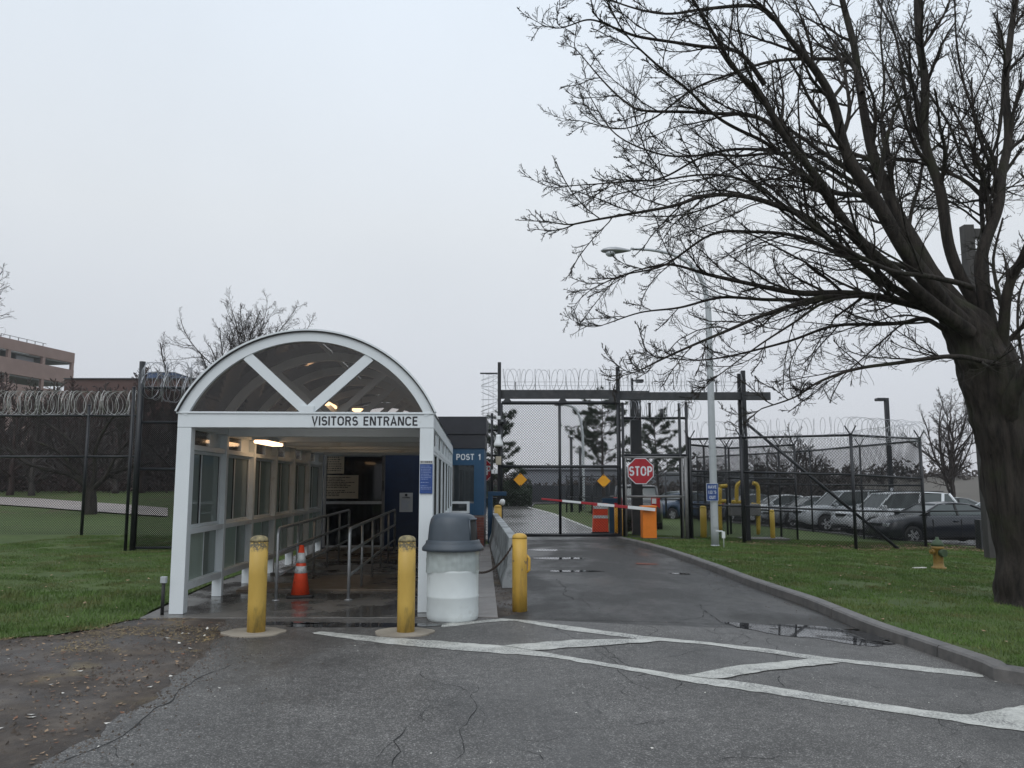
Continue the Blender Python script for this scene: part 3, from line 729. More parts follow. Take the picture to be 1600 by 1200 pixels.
for i in range(30):                                   # short branching hairline cracks
    x, y = rc.uniform(860, 1240), rc.uniform(862, 1075)
    if i > 20: x, y = rc.uniform(500, 1500), rc.uniform(1030, 1190)
    a = rc.uniform(-.6, .6) + (math.pi / 2 if rc.random() < .4 else 0); pts_ = [(x, y)]
    for k in range(rc.randint(3, 6)):
        a += rc.uniform(-.9, .9); s_ = rc.uniform(8, 20); pts_.append((pts_[-1][0] + s_ * math.cos(a) * 1.6, pts_[-1][1] + s_ * math.sin(a) * .55))
    pts_ = [(x_, min(max(y_, 852), 1195)) for x_, y_ in pts_]
    crack(pts_, rc.uniform(.004, .008), seed=30 + i)
    if rc.random() < .6:
        m_ = pts_[len(pts_) // 2]; crack([m_, (m_[0] + rc.uniform(-25, 25), m_[1] + rc.uniform(4, 12)), (m_[0] + rc.uniform(-40, 40), m_[1] + rc.uniform(12, 22))], .004, seed=80 + i)

# ================================================================== VISITOR SHELTER
shelter = thing('entrance_shelter', 'white metal framed walkway shelter with smoked barrel roof and VISITORS ENTRANCE on its front', 'shelter', tuple(S0), R(2.56))
HB = 2.36
def arc_geom():
    a, h = Wd / 2, 1.07; r = (a * a + h * h) / (2 * h); return r, Hh + 0.02 + h - r, math.asin(a / r)
AR, AZ, AA = arc_geom()
def arc_ring(mb, r0, r1, y0, y1, n=40, a0=None, a1=None):
    a0 = -AA if a0 is None else a0; a1 = AA if a1 is None else a1
    v = []
    for i in range(n + 1):
        a = a0 + (a1 - a0) * i / n; s, c = math.sin(a), math.cos(a)
        for r, y in ((r0, y0), (r1, y0), (r1, y1), (r0, y1)): v.append((Wd / 2 + r * s, y, AZ + r * c))
    f = [(i * 4 + j, i * 4 + (j + 1) % 4, (i + 1) * 4 + (j + 1) % 4, (i + 1) * 4 + j) for i in range(n) for j in range(4)]
    f += [(0, 1, 2, 3), (n * 4, n * 4 + 1, n * 4 + 2, n * 4 + 3)]
    return mb.add(v, f)
# front posts and header
for x in (0, Wd - 0.18):
    MB().box((x, 0, 0), (x + 0.18, 0.16, HB)).build('post', 'white_metal', shelter, bevel=0.006)
MB().box((0, -0.004, HB + 0.002), (Wd, 0.16, Hh)).build('header', 'white_metal', shelter, bevel=0.006)
MB().box((-0.02, -0.02, Hh + 0.002), (Wd + 0.02, 0.17, Hh + 0.028)).build('drip_edge', 'white_metal', shelter, bevel=0.004)
text('lettering', 'VISITORS ENTRANCE', 0.118, 'ink', shelter, (Wd - 0.19 - 0.71, -0.005, 2.452), xs=1.02, bold=.17)
BAY = (Ln - 0.16) / 6
ys = [0.16 + BAY * k for k in range(7)]
pl = {}
for side in (0, 1):
    mx = (lambda x: x) if side == 0 else (lambda x: Wd - x)
    def B(mb, x0, x1, y0, y1, z0, z1):
        a, b = sorted((mx(x0), mx(x1))); mb.box((a, y0, z0), (b, y1, z1)); return mb
    B(MB(), 0.0, 0.16, 0.162, Ln, HB + 0.002, Hh).build('eave_beam', 'white_metal', shelter, bevel=0.005)
    for k in range(1, 7):
        B(MB(), 0.01, 0.15, ys[k] - 0.05, ys[k] + 0.05, 0, HB).build('post', 'white_metal', shelter, bevel=0.004)
    for k in range(6):
        y0 = ys[k] + (0.05 if k else 0.002); y1 = ys[k + 1] - 0.052
        # rails with an inward ledge
        for nm, z0, z1, d in (('bottom_rail', 0.27, 0.36, 0.13), ('sill_rail', 0.98, 1.05, 0.13), ('transom_rail', 2.08, 2.15, 0.12)):
            B(MB(), 0.015, 0.015 + d, y0, y1, z0, z1).build(nm, 'white_metal', shelter, bevel=0.003)
        # lower fixed pane, two lights side by side
        ym = y0 + (y1 - y0) * 0.62
        B(MB(), 0.035, 0.047, y0 + 0.03, ym - 0.012, 0.362, 0.978).build('lower_pane', 'pane_milky', shelter)
        B(MB(), 0.035, 0.047, ym + 0.012, y1 - 0.03, 0.362, 0.978).build('lower_pane', 'pane', shelter)
        for a, b in ((y0 + 0.001, y0 + 0.03), (y1 - 0.03, y1 - 0.001), (ym - 0.012, ym + 0.012)): B(MB(), 0.03, 0.052, a, b, 0.362, 0.978).build('lower_frame', 'white_metal', shelter)
        # sliding window
        w = MB(); z0, z1 = 1.052, 2.078; ym = y0 + (y1 - y0) * 0.45
        B(w, 0.02, 0.075, y0 + 0.001, y0 + 0.04, z0, z1); B(w, 0.02, 0.075, y1 - 0.04, y1 - 0.001, z0, z1)
        B(w, 0.021, 0.074, y0 + 0.04, y1 - 0.04, z0, z0 + 0.04); B(w, 0.021, 0.074, y0 + 0.04, y1 - 0.04, z1 - 0.04, z1)
        win = w.build('window', 'white_metal', shelter)
        B(MB(), 0.03, 0.06, ym - 0.02, ym + 0.02, z0 + 0.042, z1 - 0.042).build('mullion', 'white_metal', win)
        for a, b in ((y0 + 0.041, y0 + 0.062), (ym - 0.05, ym - 0.022), (ym + 0.022, ym + 0.045), (y1 - 0.066, y1 - 0.041)): B(MB(), 0.034, 0.056, a, b, z0 + 0.042, z1 - 0.042).build('gasket', 'rubber', win)
        B(MB(), 0.04, 0.046, y0 + 0.063, ym - 0.051, z0 + 0.041, z1 - 0.041).build('pane', 'pane', win)
        B(MB(), 0.048, 0.054, ym + 0.046, y1 - 0.067, z0 + 0.041, z1 - 0.041).build('pane', 'pane', win)
        # transom: dark light and white gusset plate
        yt = y0 + (y1 - y0) * 0.68
        B(MB(), 0.035, 0.045, y0 + 0.002, yt, 2.152, HB).build('transom_pane', 'smoked', shelter)
        B(MB(), 0.03, 0.05, yt + 0.002, y1, 2.152, HB).build('gusset_plate', 'white_metal', shelter)
# ribs, struts, tie beams, roof panels, purlins
for k in range(7):
    y0, y1 = (-0.01, 0.14) if k == 0 else (ys[k] - 0.045, ys[k] + 0.045)
    arc_ring(MB(), AR - 0.125, AR - 0.004, y0, y1).build('roof_rib', 'white_metal', shelter)
    c = Vector((Wd / 2, (y0 + y1) / 2, Hh + 0.03))
    if k in (0, 1, 2, 3, 4, 5):
        st = MB()
        for sg in (-1, 1):
            a = sg * R(28.3); tip = Vector((Wd / 2 + (AR - 0.124) * math.sin(a), c.y, AZ + (AR - 0.124) * math.cos(a)))
            q = c + Vector((0, 0.004 * sg, 0)); st = MB(); st.bar(q, tip + Vector((0, 0.004 * sg, 0)), 0.13 if k == 0 else 0.1, (y1 - y0) * 0.8, up=(0, 1, 0)) if False else st.bar(q, tip + Vector((0, 0.004 * sg, 0)), (y1 - y0) * 0.8, 0.13 if k == 0 else 0.09, up=(0, 0, 1))
            st.build('strut', 'white_metal', shelter)
    if k > 0:
        MB().box((0.162, ys[k] - 0.05, HB - 0.02), (Wd - 0.162, ys[k] + 0.05, Hh - 0.01)).build('tie_beam', 'white_metal', shelter, bevel=0.004)
MB().box((Wd / 2 - 0.09, -0.014, Hh + 0.03), (Wd / 2 + 0.09, 0.13, Hh + 0.11)).build('strut_foot', 'white_metal', shelter)
arc_ring(MB(), AR + 0.012, AR + 0.034, -0.05, 0.10).build('roof_edge_trim', 'white_metal', shelter)
arc_ring(MB(), AR - 0.003, AR + 0.011, -0.04, 0.10).build('roof_gasket', 'rubber', shelter)
for k in range(6):
    y0, y1 = (0.10 if k == 0 else ys[k] + 0.002), ys[k + 1] - 0.002
    for j in range(4):
        a0, a1 = -AA + 2 * AA * j / 4 + 0.006, -AA + 2 * AA * (j + 1) / 4 - 0.006
        arc_ring(MB(), AR + 0.002, AR + 0.010, y0, y1, 10, a0, a1).build('roof_panel', 'smoked_roof', shelter)
        if j:
            a = -AA + 2 * AA * j / 4; r = AR - 0.03
            MB().bar((Wd / 2 + r * math.sin(a), y0 + 0.05, AZ + r * math.cos(a)), (Wd / 2 + r * math.sin(a), y1 - 0.05, AZ + r * math.cos(a)), 0.04, 0.04).build('purlin', 'white_metal', shelter)
# smoked panes of the arched front
def front_pane(a0, a1, closed):
    r = AR - 0.12; zb = Hh + 0.03
    pts = [(Wd / 2 + r * math.sin(a0 + (a1 - a0) * i / 16), AZ + r * math.cos(a0 + (a1 - a0) * i / 16)) for i in range(17)]
    pts = [p for p in pts if p[1] > zb] + [(Wd / 2, zb)]
    MB().prism(pts, 0.055, 0.063, 'y').build('front_pane', 'smoked', shelter)
for a0, a1 in ((-AA, -R(28.3)), (-R(28.3), R(28.3)), (R(28.3), AA)): front_pane(a0, a1, True)
# conduit stub beside the left front post
cd = thing('conduit', 'thin grey conduit pipe with capped box standing beside the left front shelter post', 'pipe', tuple(SW(-0.07, -0.02, -0.01)))
MB().tube([(0, 0, 0), (0, 0, 0.4)], 0.022, 10).build('pipe', 'rubber', cd); MB().box((-0.035, -0.03, 0.4), (0.035, 0.03, 0.48)).build('cap_box', 'pole_grey', cd, bevel=0.005)
# interior lamps (lit)
for i, (x, y, z, lab) in enumerate([(0.42, 3.1, HB - 0.03, 'lit warm fluorescent fixture under the left eave inside the shelter'), (1.02, 5.0, Hh + 0.62, 'lit warm fluorescent fixture hanging up in the barrel roof, nearer one'), (1.45, 6.6, Hh + 0.62, 'lit warm fluorescent fixture hanging up in the barrel roof, farther one')]):
    L = thing('ceiling_lamp', lab, 'lamp', tuple(SW(x, y, z)), R(2.56), 'warm lamps inside the shelter')
    MB().box((-0.12, -0.62, 0), (0.12, 0.62, 0.05)).build('housing', 'white_metal', L, bevel=0.004)
    MB().box((-0.10, -0.6, -0.05), (0.10, 0.6, -0.001)).build('diffuser', 'lamp_warm', L, bevel=0.02)
    if i: MB().tube([(0, 0, 0.05), (0, 0, 0.35)], 0.008, 6).build('hanger', 'galv_dull', L)
# blue notice on the right front post
nb = thing('notice_sign', 'narrow blue notice of small print on the right front shelter post', 'sign', tuple(SW(Wd - 0.09, -0.006, 1.75)), R(2.56))
MB().box((-0.083, -0.012, -0.24), (0.083, 0.0, 0.14)).build('panel', 'sign_blue', nb)
MB().box((-0.083, -0.012, 0.142), (0.083, 0.0, 0.185)).build('heading_strip', 'paper', nb)
def print_lines(parent, mat, x0, x1, ztop, zbot, n, y, seed, thick=0.35, mn=0.5):
    r_ = random.Random(seed); mb = MB(); dz = (ztop - zbot) / n
    for i in range(n):
        if r_.random() < 0.12: continue
        x = x0; z = ztop - dz * i
        end = x0 + (x1 - x0) * r_.uniform(mn, 1)
        while x < end:
            wl_ = r_.uniform(0.01, 0.04) * (x1 - x0) / 0.3
            mb.box((x, y - 0.001, z - dz * thick), (min(x + wl_, end), y, z)); x += wl_ + dz * 0.35
    if mb.n: o_ = mb.build('small_print', mat, parent); o_['kind'] = 'stuff'
print_lines(nb, 'ink_pale', -0.07, 0.07, 0.12, -0.22, 16, -0.0125, 3, 0.42, 0.6)
print_lines(nb, 'ink', -0.07, 0.07, 0.178, 0.15, 1, -0.0125, 4, 0.7, 1)
# tiny litter bin etc: hand rails
def rail(x0, lab):
    h = thing('handrail', lab, 'handrail', tuple(SW(x0, 1.2)), R(2.56), 'tubular handrails inside the shelter')
    L = 6.75; n = 5; r = 0.024
    top = [(0, 0, 0), (0, 0, 0.5), (0, 0, 0.9), (0, 0.03, 0.97), (0, 0.10, 1.0), (0, L / 2, 1.03), (0, L - 0.1, 1.06), (0, L - 0.02, 1.03), (0, L, 0.95), (0, L, 0.1)]
    MB().tube(top, r, 10).build('top_rail', 'galv', h)
    for z in (0.34, 0.67): MB().tube([(0, 0.01, z), (0, L - 0.01, z + 0.06)], r * 0.9, 10).build('rail', 'galv', h)
    for i in range(1, n):
        y = L * i / n; MB().tube([(0, y, 0.02), (0, y, 1.0 + 0.06 * i / n)], r * 0.85, 10).build('post', 'galv', h)
    for y in (0, L): MB().lathe([(0.06, 0), (0.06, 0.012), (0.03, 0.02)], 14, (0, y, 0.0 if y == 0 else 0.12)).build('base_flange', 'galv', h)
rail((G(443, 935) - S0).x + 0.05, 'grey pipe handrail on the left, beside the traffic cone')
rail((G(549, 937) - S0).x + 0.05, 'grey pipe handrail on the right, nearer the rubbish drum')
# end wall of the walkway: aluminium door screen
DY = Ln + 0.25
dr = thing('door_screen', 'dark glazed aluminium door screen at the far end of the shelter', 'door', tuple(SW(0, DY)), R(2.56))
dp = lambda px, py: ((W2.inverted() @ (P(px, py, 20.75) - Vector(SW(0, DY)))).x, P(px, py, 20.75).z - S0.z)
xa, xb, xc = dp(499, 800)[0], dp(601, 800)[0], dp(652, 800)[0]
zt, zm, zb = dp(550, 709)[1], dp(550, 783)[1], 0.1
for x in (xa, xa + 0.12, xb - 0.07): MB().box((x, 0, zb), (x + 0.07, 0.08, zt)).build('frame_post', 'galv_dull', dr, bevel=0.004)
MB().box((xa - 0.25, 0.0, 0.0), (xa - 0.003, 0.06, zt + 0.1)).build('filler_panel', 'galv_dull', dr)
for z in (zt, zm, 0.14): MB().box((xa + 0.191, 0.002, z - 0.07), (xb - 0.072, 0.078, z)).build('frame_rail', 'galv', dr)
MB().box((xa + 0.191, 0.03, zm + 0.001), (xb - 0.072, 0.04, zt - 0.071)).build('upper_pane', 'door_glass', dr)
MB().box((xa + 0.191, 0.03, 0.142), (xb - 0.072, 0.04, zm - 0.071)).build('lower_pane', 'door_glass', dr)
MB().box((xb - 0.045, -0.05, zm + 0.25), (xb - 0.025, -0.001, zm + 0.5)).build('pull_handle', 'rubber', dr)
MB().box((xa - 0.2, -0.02, zt + 0.002), (xc + 0.3, 0.1, zt + 0.26)).build('header_board', 'beige', dr)
text('lettering', 'UNTIL CALLED TO', 0.082, 'ink', dr, (dp(630, 710)[0], -0.021, dp(630, 702.5)[1]), xs=0.9, bold=.17)
text('lettering', 'VISITORS MUST WAIT HERE', 0.082, 'ink', dr, (dp(622, 710)[0], -0.021, dp(630, 695.8)[1]), xs=0.8, bold=.17)
def board(name, lab, x0, y0, x1, y1, mat, Yd, nlines, seed, extra=None, cat='sign'):
    a, b = P(x0, y1, Yd), P(x1, y0, Yd); c = (a + b) / 2; w, h = (b.x - a.x) / 2, (b.z - a.z) / 2
    t = thing(name, lab, cat, (c.x, Yd, c.z), R(2.56)); MB().box((-w, 0, -h), (w, 0.012, h)).build('panel', mat, t, bevel=0.003)
    print_lines(t, 'ink', -w * 0.86, w * 0.86, h * 0.84, -h * 0.86, nlines, -0.001, seed, 0.45, 0.45)
    return t, w, h
t, w, h = board('notice_sign', 'small beige notice with rounded corners and centred print, upper left on the door screen', 508, 711.5, 538, 740, 'sign_beige', 20.60, 7, 11)
t, w, h = board('notice_sign', 'wide beige rules board full of small print, above the door rail', 505, 742.5, 560, 779, 'sign_beige', 20.60, 12, 12)
t, w, h = board('notice_paper', 'faint blank paper sheet taped inside the dark door glass', 567, 746, 585, 760, 'beige', 20.66, 1, 13)
t, w, h = board('warning_poster', 'pale paper poster with a round emblem on the shade-darkened blue wall behind the handrail', 624, 770, 645, 800, 'paper', 21.5, 1, 14)
for c in kids(t):
    if c.name.startswith('small_print'): bpy.data.objects.remove(c)
text('lettering', 'WARNING', 0.04, 'ink', t, (0, -0.001, h * 0.5))
MB().lathe([(0.035, -0.002), (0.035, 0.0)], 16).build('emblem', 'ink', t).matrix_local = Matrix.Translation((0, -0.003, h * 0.78)) @ Matrix.Rotation(R(90), 4, 'X')
print_lines(t, 'ink_pale', -w * 0.7, w * 0.7, h * 0.25, -h * 0.8, 9, -0.001, 15, 0.3, 0.6)

# ================================================================== GUARD BUILDING (POST 1)
GY = 21.75
ga, gb = P(600, 650, GY), P(757, 650, GY); xr = gb.x; xl = -4.95; ztop = P(700, 651, GY).z
zpar, zblu, zbrk = P(700, 679, GY).z, P(700, 700.5, GY).z, P(700, 805, GY).z
gb_ = thing('guard_building', 'low guard building with dark parapet, blue fascia lettered POST 1 and red brick base', 'building', (xl, GY, 0))
bx = lambda x0, x1, y0, y1, z0, z1: MB().box((x0 - xl, y0 - GY, z0), (x1 - xl, y1 - GY, z1))
bx(xl, xr + 0.05, GY - 0.06, 23.6, zpar, ztop).build('parapet', 'parapet', gb_, bevel=0.01)
bx(xl, xr + 0.02, GY - 0.03, 23.58, zblu, zpar - 0.002).build('upper_wall', 'parapet', gb_)
wx0, wx1 = P(704, 740, GY).x - 0.5, P(740.5, 740, GY).x; wz0, wz1 = P(0, 784, GY).z, P(0, 727, GY).z
px0 = P(738.5, 0, GY).x; pz0, pz1 = P(0, 801.5, GY).z, P(0, 783.5, GY).z
bx(wx1 + 0.002, xr, GY, 23.55, zbrk, zblu - 0.002).build('blue_wall', 'blue_paint', gb_)
bx(-2.12, wx1, GY + 0.001, 23.5, wz1 + 0.002, zblu - 0.002).build('blue_wall', 'blue_paint', gb_)
bx(xl, -2.124, GY + 0.0, 23.5, 0.0, zblu - 0.002).build('blue_wall', 'blue_paint_shaded', gb_)  # same blue wall, coloured darker to stand for the dim walkway
bx(xl + .01, wx1, GY + 0.25, 23.5, 0.0, wz1).build('inner_wall', 'dark_void', gb_)
w_ = bx(-2.1, wx1 - 0.004, GY + 0.05, GY + 0.06, wz0 + 0.004, wz1 - 0.0).build('window', 'glass_dark', gb_)
bx(-2.1, wx1 - 0.004, GY + 0.04, GY + 0.075, wz0 - 0.04, wz0).build('sill', 'galv_dull', gb_)
fr = MB()
for a in ((-2.1, px0, pz1 - 0.06, pz1), (-2.1, px0, pz0, pz0 + 0.05), (px0 - 0.07, px0, pz0 + 0.051, pz1 - 0.061)): fr.box((a[0] - xl, -0.03, a[2]), (a[1] - xl, 0.04, a[3]))
pf = fr.build('serving_window', 'white_metal', gb_); bx(-2.1, px0 - 0.07, GY + 0.02, GY + 0.03, pz0 + 0.052, pz1 - 0.062).build('pane', 'glass_dark', pf)
bx(px0 + 0.002, wx1 + 0.0, GY + 0.001, GY + 0.2, zbrk, wz0 - 0.042).build('blue_wall', 'blue_paint', gb_)
text('lettering', 'POST 1', 0.155, 'sign_white', gb_, (P(732.5, 714, GY).x - xl, -0.002, P(732, 714, GY).z), xs=1.05, bold=.17)
# brick base: every brick in view is a brick
bx(-2.12, xr - 0.008, GY + 0.008, 23.5, 0, zbrk - 0.002).build('mortar_bed', 'mortar', gb_)
bmesh_cache = {}
def brick_at(x0, x1, z0, side, y0=None, k=0):
    key = (round(x1 - x0, 3), side, k)
    if key not in bmesh_cache:
        a = MB().box((0, 0, 0), (x1 - x0, 0.03, 0.057)) if side == 'f' else MB().box((0, 0, 0), (0.03, x1 - x0, 0.057))
        ob = a.build('brick', 'brick_a' if k else 'brick_b', gb_); bmesh_cache[key] = ob
    else:
        ob = bmesh_cache[key].copy(); link(ob); ob.parent = gb_
    jitter = random.uniform(-0.0015, 0.0015)
    ob.location = (x0 - xl, -0.002 + jitter, z0) if side == 'f' else (xr - xl - 0.03 + jitter, x0 - GY, z0)
nc = int(zbrk / 0.067)
for r_ in range(nc):
    z0 = 0.005 + r_ * 0.067; x = xr - 0.002 - (0.1 if r_ % 2 else 0.2)
    if r_ % 2: brick_at(x, xr - 0.002, z0, 'f', k=r_ % 3 == 0)
    else: brick_at(x, xr - 0.002, z0, 'f', k=r_ % 2)
    x -= 0.01
    while x > -1.75: brick_at(x - 0.2, x, z0, 'f', k=random.random() < .5); x -= 0.21
# ------------------------------------------------------------------ bollards
def bollard(c, H, r, lab, mat='yellow', footing=None, grp='yellow pipe bollards'):
    b = thing('bollard', lab, 'bollard', (c.x, c.y, c.z), 0, grp)
    MB().lathe([(r, 0), (r, H * 0.3), (r * 1.006, H * 0.6), (r, H - 0.05)], 28).build('pipe', mat, b)
    MB().lathe([(r + 0.002, H - 0.052), (r, H - 0.03), (r * 0.9, H - 0.01), (r * 0.7, H + 0.006), (r * 0.4, H + 0.016), (0.004, H + 0.019)], 28).build('cap', 'cap_grey' if mat == 'yellow' else mat, b)
    return b
bA, bB, bC = G(400, 987, 0.02), G(634, 987, 0.02), G(812, 955)
bollard(bA, 1.04, 0.1, 'yellow pipe bollard with a grey mouldy cap, left one in front of the shelter')
bollard(bB, 1.04, 0.098, 'yellow pipe bollard with green stains, in front of the right shelter post')
b3 = bollard(bC, 0.99, 0.098, 'chipped yellow bollard beside the drive, chained to the white drum', 'yellow_chip')
MB().tube([(0.09, 0.0, 0.5), (0.125, 0, 0.53), (0.125, 0, 0.68), (0.09, 0, 0.72)], 0.02, 8).build('chain_lug', 'yellow_chip', b3)
for c, ax in ((bA, 0.37), (bB, 0.36)):
    pts = []
    for i in range(36):
        a = 2 * math.pi * i / 36; rr = 1 + 0.12 * noise.noise(Vector((math.cos(a) * 2 + c.x * 7, math.sin(a) * 2, 0)))
        pts.append((c.x - 0.02 + ax * rr * 0.92 * math.cos(a), c.y + ax * 0.8 * rr * math.sin(a)))
    o = MB().prism(pts, -0.05, 0.024, 'z').build('bollard_footing', 'footing', bevel=0.006); o['kind'] = 'structure'
# ------------------------------------------------------------------ traffic cone
cc = G(469, 932, 0.02)
cone = thing('traffic_cone', 'orange traffic cone with two white bands standing inside the shelter', 'cone', (cc.x, cc.y, cc.z), R(12))
MB().prism([(-.17, -.19), (.17, -.19), (.19, -.17), (.19, .17), (.17, .19), (-.17, .19), (-.19, .17), (-.19, -.17)], 0, 0.035, 'z').build('base', 'rubber', cone, bevel=0.008)
cr = lambda z: 0.135 - (0.135 - 0.032) * (z / 0.71)
def band(z0, z1, mat, name, e=0.0):
    MB().lathe([(cr(z0) + e, z0 + 0.03), (cr((z0 + z1) / 2) + e, (z0 + z1) / 2 + 0.03), (cr(z1) + e, z1 + 0.03)], 26).build(name, mat, cone)
band(0.0, 0.71, 'cone_orange', 'cone_body'); band(0.31, 0.41, 'cone_white', 'reflective_band', 0.004); band(0.455, 0.60, 'cone_white', 'reflective_band', 0.004)
# ------------------------------------------------------------------ rubbish drum
dc = G(707, 968, 0.0); dc.z = 0.0
drum = thing('rubbish_drum', 'white plastic drum rubbish bin with grey domed lid and clear liner', 'bin', tuple(dc), R(8))
r = 0.318
MB().lathe([(r * .93, 0), (r * .985, 0.03), (r, 0.08), (r * .995, 0.27), (r * 1.012, 0.285), (r * 1.012, 0.30), (r * .995, 0.315), (r * .997, 0.57), (r * 1.012, 0.585), (r * 1.012, 0.6), (r, 0.615), (r * .985, 0.86), (r * .97, 0.9)], 48).build('drum_body', 'drum', drum)
# liner hanging over the rim, crumpled
n, mrow = 72, 14; v = []
for i in range(mrow):
    tt = i / (mrow - 1)
    for j in range(n):
        a = 2 * math.pi * j / n; low = 0.60 + 0.035 * noise.noise(Vector((math.cos(a) * 2, math.sin(a) * 2, 1))) + 0.02 * math.sin(3 * a)
        z = 0.905 + (low - 0.905) * tt
        rr = r + 0.008 + 0.012 * (noise.noise(Vector((math.cos(a) * 5, math.sin(a) * 5, z * 9))) + 0.8 * noise.noise(Vector((math.cos(a) * 11, math.sin(a) * 11, z * 20)))) * min(1, 3 * tt + 0.2)
        v.append((rr * math.cos(a), rr * math.sin(a), z))
f = [(i * n + j, (i + 1) * n + j, (i + 1) * n + (j + 1) % n, i * n + (j + 1) % n) for i in range(mrow - 1) for j in range(n)]
MB().add(v, f, True).build('liner', 'liner', drum)
LZ = 0.895
MB().lathe([(r * 1.03, LZ - 0.06), (r * 1.2, LZ - 0.055), (r * 1.205, LZ - 0.02), (r * 1.1, LZ + 0.02), (r * 1.06, LZ + 0.04), (r * 1.06, LZ + 0.06), (r * 0.99, LZ + 0.075)], 48, caps=False).build('lid_rim', 'lid', drum)
# dome of the lid with a flap opening on the right-hand side
dm = MB(); nn = 48; prof = [(0.99, 0.07), (0.965, 0.16), (0.93, 0.26), (0.88, 0.325), (0.80, 0.365), (0.6, 0.392), (0.3, 0.403), (0.01, 0.405)]
flap = []
vv = [(r * a * math.cos(2 * math.pi * j / nn), r * a * math.sin(2 * math.pi * j / nn), LZ + b) for a, b in prof for j in range(nn)]
fc = []
for i in range(len(prof) - 1):
    for j in range(nn):
        a = (j + 0.5) * 360 / nn; a = a - 360 if a > 180 else a
        q = (i * nn + j, i * nn + (j + 1) % nn, (i + 1) * nn + (j + 1) % nn, (i + 1) * nn + j)
        if abs(a + 18) < 32 and i < 3: flap.append(q)
        else: fc.append(q)
dm.add(vv, fc, True); dm.build('lid_dome', 'lid', drum)
vf = [(x * 0.93, y * 0.93, z) for x, y, z in vv]; MB().add(vf, flap, True).build('flap', 'rubber', drum)
fr_ = MB(); a0, a1 = R(-18 - 34), R(-18 + 34)
fr_.tube([(r * .985 * math.cos(a0), r * .985 * math.sin(a0), LZ + 0.08), (r * .92 * math.cos(a0), r * .92 * math.sin(a0), LZ + 0.32)], 0.012, 8)
fr_.tube([(r * .985 * math.cos(a1), r * .985 * math.sin(a1), LZ + 0.08), (r * .92 * math.cos(a1), r * .92 * math.sin(a1), LZ + 0.32)], 0.012, 8)
fr_.tube([(r * .90 * math.cos(a0 + (a1 - a0) * i / 8), r * .90 * math.sin(a0 + (a1 - a0) * i / 8), LZ + 0.325) for i in range(9)], 0.012, 8)
fr_.build('flap_frame', 'lid', drum)
# ------------------------------------------------------------------ chain from drum to bollard
ch = thing('chain', 'rusty dark chain sagging between the white drum and the chipped bollard', 'chain', (dc.x + r, dc.y + 0.05, 0.55))
p0 = np.array([dc.x + r - 0.01, dc.y + 0.08, 0.56]); p1 = np.array([bC.x - 0.09, bC.y, 0.86]); nl = 30
lk = None
for i in range(nl):
    t = (i + 0.5) / nl; pos = p0 + (p1 - p0) * t; pos[2] -= 0.11 * 4 * t * (1 - t)
    d = (p1 - p0) / nl; d[2] -= 0.11 * 4 * (1 - 2 * t) / nl; d = Vector(d).normalized()
    if lk is None:
        a = [(0.017 * math.cos(x) + (0.009 if math.cos(x) > 0 else -0.009), 0.011 * math.sin(x), 0) for x in np.linspace(0, 2 * math.pi, 11)]
        lk = MB().tube(a, 0.0045, 5, caps=False).build('link', 'chain_dark', ch); ob = lk
    else: ob = lk.copy(); link(ob); ob.parent = ch
    q = Vector((1, 0, 0)).rotation_difference(d)
    ob.matrix_local = Matrix.Translation(Vector(pos) - ch.location) @ q.to_matrix().to_4x4() @ Matrix.Rotation(R(90) * (i % 2), 4, 'X')
# ------------------------------------------------------------------ concrete barrier along the drive
jb = thing('concrete_barrier', 'long stained concrete barrier with white top between the side walk and the drive', 'barrier', (0.03, 13.5, 0))
end0, end1 = Vector((0.03, 13.5, 0)), Vector((-0.50, 24.6, 0)); u = (end1 - end0).normalized(); nrm = Vector((u.y, -u.x, 0))
prof = [(-0.19, 0), (-0.19, 0.08), (-0.12, 0.30), (-0.08, 0.80), (0.08, 0.80), (0.12, 0.30), (0.19, 0.08), (0.19, 0)]
for i in range(4):
    L0, L1 = 11.1 * i / 4 + 0.01, 11.1 * (i + 1) / 4 - 0.01
    v = [tuple(u * L + nrm * a + Vector((0, 0, z))) for L in (L0, L1) for a, z in prof]
    MB().add(v, [tuple(range(8)), tuple(range(8, 16))] + [(j, (j + 1) % 8, 8 + (j + 1) % 8, 8 + j) for j in range(8)]).build('segment', 'barrier_c', jb, bevel=0.012)
# blue pipe frame by the building corner
bp = thing('pipe_frame', 'dark blue square tube frame standing at the corner of the guard building', 'frame', tuple(G(766, 848)))
MB().box((-0.07, -0.07, 0), (0.07, 0.07, 1.32)).build('post', 'blue_paint', bp, bevel=0.008)
MB().box((-0.07, -0.07, 1.322), (0.46, 0.07, 1.44)).build('arm', 'blue_paint', bp, bevel=0.008)
MB().box((-0.06, 0.08, 0), (-0.0, 0.14, 1.7)).build('rear_post', 'black_steel', bp)
